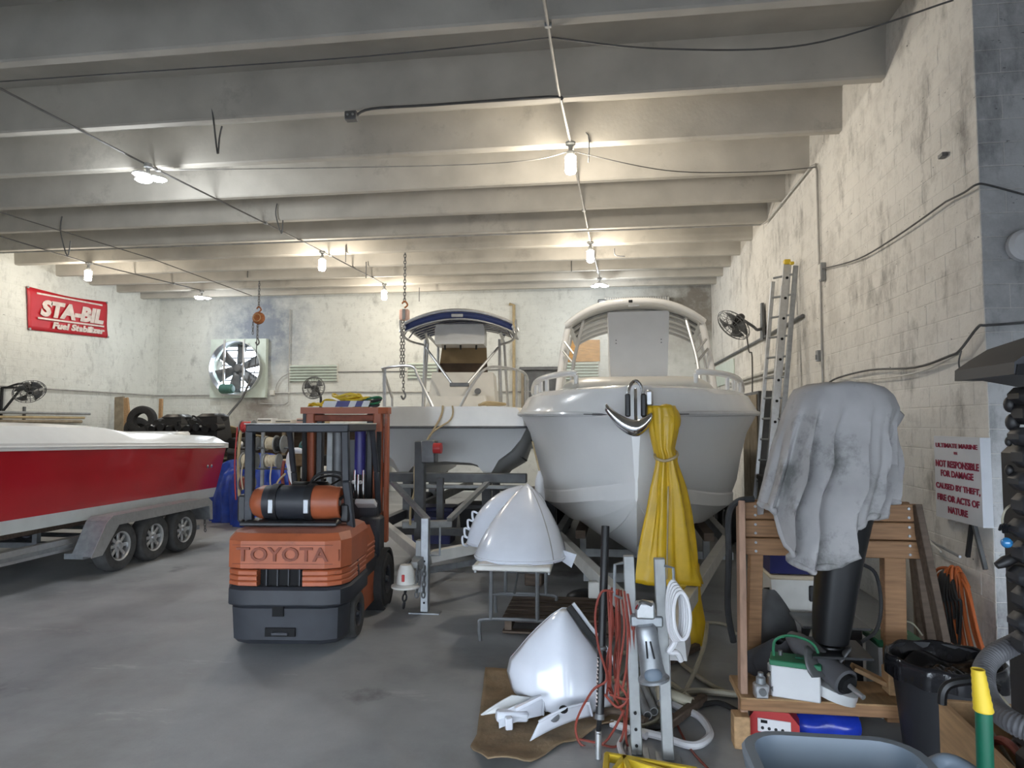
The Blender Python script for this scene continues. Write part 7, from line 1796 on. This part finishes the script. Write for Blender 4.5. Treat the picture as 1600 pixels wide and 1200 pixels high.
# wire reel rack behind forklift
YR2 = 11.6
t = thing('reel_rack', (PY(405, 700, YR2).x, YR2, 0), 'steel rack carrying rope and wire reels behind the forklift', 'rack')
xl, xr_ = PY(378, 700, YR2).x, PY(452, 700, YR2).x
for x in (xl + .35, xr_):
    MB().bar((x, YR2 + .1, .0), (x, YR2 + .1, 2.0), .05, .05).build('upright', 'galv_dull', t)
for z in (1.93, 1.60, 1.23, .7): MB().cyl((xl - .05, YR2, z), (xr_ + .1, YR2, z), .018, n=8).build('axle_rod', 'steel_dark', t)
MB().box(((xl + xr_) / 2, YR2 + .1, .12), (xr_ - xl, .5, .05)).build('base_bar', 'galv_dull', t)
for x in (xl, xr_): MB().lathe([(.06, -.02), (.06, .02), (.001, .02)], (x, YR2 - .1, .06), (1, 0, 0), 12).build('caster', 'black_rubber', t)
def reel(px, py, r, w, m, label, flange='galv_dull', tail=None):
    c = PY(px, py, YR2)
    tt = thing('rope_reel', c, label, 'reel', 'reels on the rack')
    prof = [(.03, -w / 2), (r * .96, -w / 2)]
    nn = 7
    for k in range(nn * 2 + 1): prof.append((r * (1.0 if k % 2 else .93), -w / 2 + w * k / (nn * 2)))
    prof += [(.03, w / 2)]
    MB().lathe(prof, c, (1, 0, 0), 22).build('winding', m, tt)
    for s in (-1, 1): MB().lathe([(.02, -.008), (r * 1.22, -.008), (r * 1.22, .008), (.02, .008)], c + Vector((s * (w / 2 + .01), 0, 0)), (1, 0, 0), 24).build('flange', flange, tt)
    if tail: MB().tube(smooth_pts([c + Vector((tail[0], -r, 0)), c + Vector((tail[0] - .02, -r - .03, tail[1] * .5)), c + Vector((tail[0] + .01, -r - .02, tail[1]))], 6), .013, 6).build('loose_end', m, tt)
reel(387, 667, .10, .20, 'red_plain', 'red wire reel topmost at the left of the rack', tail=(-.14, -1.3))
reel(396, 693, .10, .14, 'orange_worn', 'orange wire reel below the red one on the rack')
reel(424, 693, .11, .16, 'cream_plain', 'cream rope reel second from top on the rack')
reel(438, 694, .13, .12, 'black_rubber', 'black cable reel beside the cream reel on the rack')
reel(390, 720, .12, .22, 'cream_plain', 'wide cream rope reel at the left of the rack', tail=(-.05, -.5))
reel(426, 720, .11, .22, 'cream_plain', 'wide cream rope reel at the right of the rack', tail=(.05, -.6))
reel(386, 755, .11, .18, 'cord_red', 'dull red wire reel low on the left of the rack')
for k, (pts, r, m, lb) in enumerate([([(376, 672), (372, 720), (374, 775)], .03, 'tan', 'pale strap hanging at the left of the reel rack'), ([(444, 720), (441, 745), (446, 775)], .03, 'cord_red', 'red hose hanging right of the reel rack'), ([(451, 718), (452, 745), (456, 780)], .02, 'cord_red', 'thin red cable hanging right of the reel rack'),
                              ([(454, 738), (450, 720), (455, 706), (466, 703), (478, 710), (486, 730), (484, 750), (480, 765)], .04, 'hose_white', 'white hose arching in front of the teal motor'), ([(452, 735), (456, 750), (463, 762)], .04, 'hose_white', 'short white hose end in front of the carton'), ([(446, 740), (436, 750), (428, 765)], .018, 'tan', 'tan rope end hanging low behind the gas bottle')]):
    o = MB().tube(smooth_pts([PY(x, y, 11.55 - .04 * k) for x, y in pts], 6), r, 8).build('hanging_hose', m); tag(o, lb, 'hose')
# blue tarp heap
def heap(px, py, Y, rx, ry, h, m, label, seed):
    c = PY(px, py, Y); rnd = random.Random(seed); ph = [rnd.uniform(0, 6) for _ in range(6)]
    def fn(s, q):
        th = 2 * PI * s; k = math.sin(PI / 2 * q) if q < 1 else 1
        w = 1 + .14 * math.sin(5 * th + ph[0] + 4 * q) + .09 * math.sin(11 * th + ph[1] - 5 * q) + .05 * math.sin(19 * th + 9 * q)
        return Vector((c.x + rx * math.cos(th) * k * w, Y + ry * math.sin(th) * k * w, h * math.cos(PI / 2 * q) ** .45 * (1 + .05 * math.sin(4 * th + ph[2])) + .06 * math.sin(6 * th + 7 * q + ph[3]) * q * (1 - q) * 2))
    o = MB().grid(48, 22, fn, cu=True).build('blue_tarp', m, ang=70); tag(o, label, 'tarp')
heap(372, 740, 13.6, .55, .4, 1.22, 'tarp_blue', 'bright blue tarp heap right of the red boat stern', 1)
heap(412, 735, 13.0, .62, .35, 1.38, 'tarp_blue', 'bright blue tarp heap behind the reel rack', 4)
# dollies behind the red boat
for k, (px, py, lb) in enumerate(((318, 775, 'low steel dolly behind the red boat trailer'), (335, 760, 'small steel frame behind the low dolly'))):
    c = G(px, py + 10); t = thing('steel_dolly', c, lb, 'dolly')
    hh = .18 + .25 * k
    for dx in (-.35, .35):
        MB().bar(c + Vector((dx, -.3, hh)), c + Vector((dx, .3, hh)), .05, .05).build('rail', 'steel_dark', t)
        for dy in (-.26, .26):
            MB().box(c + Vector((dx, dy, hh / 2 + .04)), (.04, .04, hh - .06)).build('leg', 'steel_dark', t)
            MB().lathe([(.05, -.015), (.05, .015), (.001, .015)], c + Vector((dx, dy, .05)), (1, 0, 0), 12).build('caster', 'black_rubber', t)
    for dy in (-.3, 0, .3): MB().bar(c + Vector((-.37, dy, hh + .04)), c + Vector((.37, dy, hh + .04)), .05, .04).build('cross_bar', 'steel_dark', t)
c = G(372, 802)
t = thing('castor_frame', c, 'small wheeled frame on the floor left of the forklift', 'dolly')
MB().bar(c + Vector((-.05, 0, .22)), c + Vector((.45, .1, .22)), .05, .05).build('rail', 'galv_dull', t)
for dx in (0, .4):
    MB().box(c + Vector((dx, .05, .14)), (.035, .035, .14)).build('leg', 'steel_dark', t)
    MB().lathe([(.045, -.015), (.045, .015), (.001, .015)], c + Vector((dx, .05, .045)), (1, 0, 0), 12).build('caster', 'black_rubber', t)
# cable sagging from the extractor fan
o = MB().tube(smooth_pts([PY(392, 592, 19.6), PY(378, 622, 19.4), PY(362, 642, 19.0), PY(352, 655, 18.5), PY(345, 668, 18.0)], 6), .035, 8).build('fan_cable', 'conduit_dark'); tag(o, 'thick dark cable sagging from the extractor fan', 'cable')
o = MB().tube(smooth_pts([PY(402, 500, 17.6), PY(400, 560, 18.5), PY(396, 590, 19.4)], 6), .012, 6).build('hoist_cord', 'conduit_dark'); tag(o, 'thin cord from the rusty hoist down to the extractor fan', 'cord')
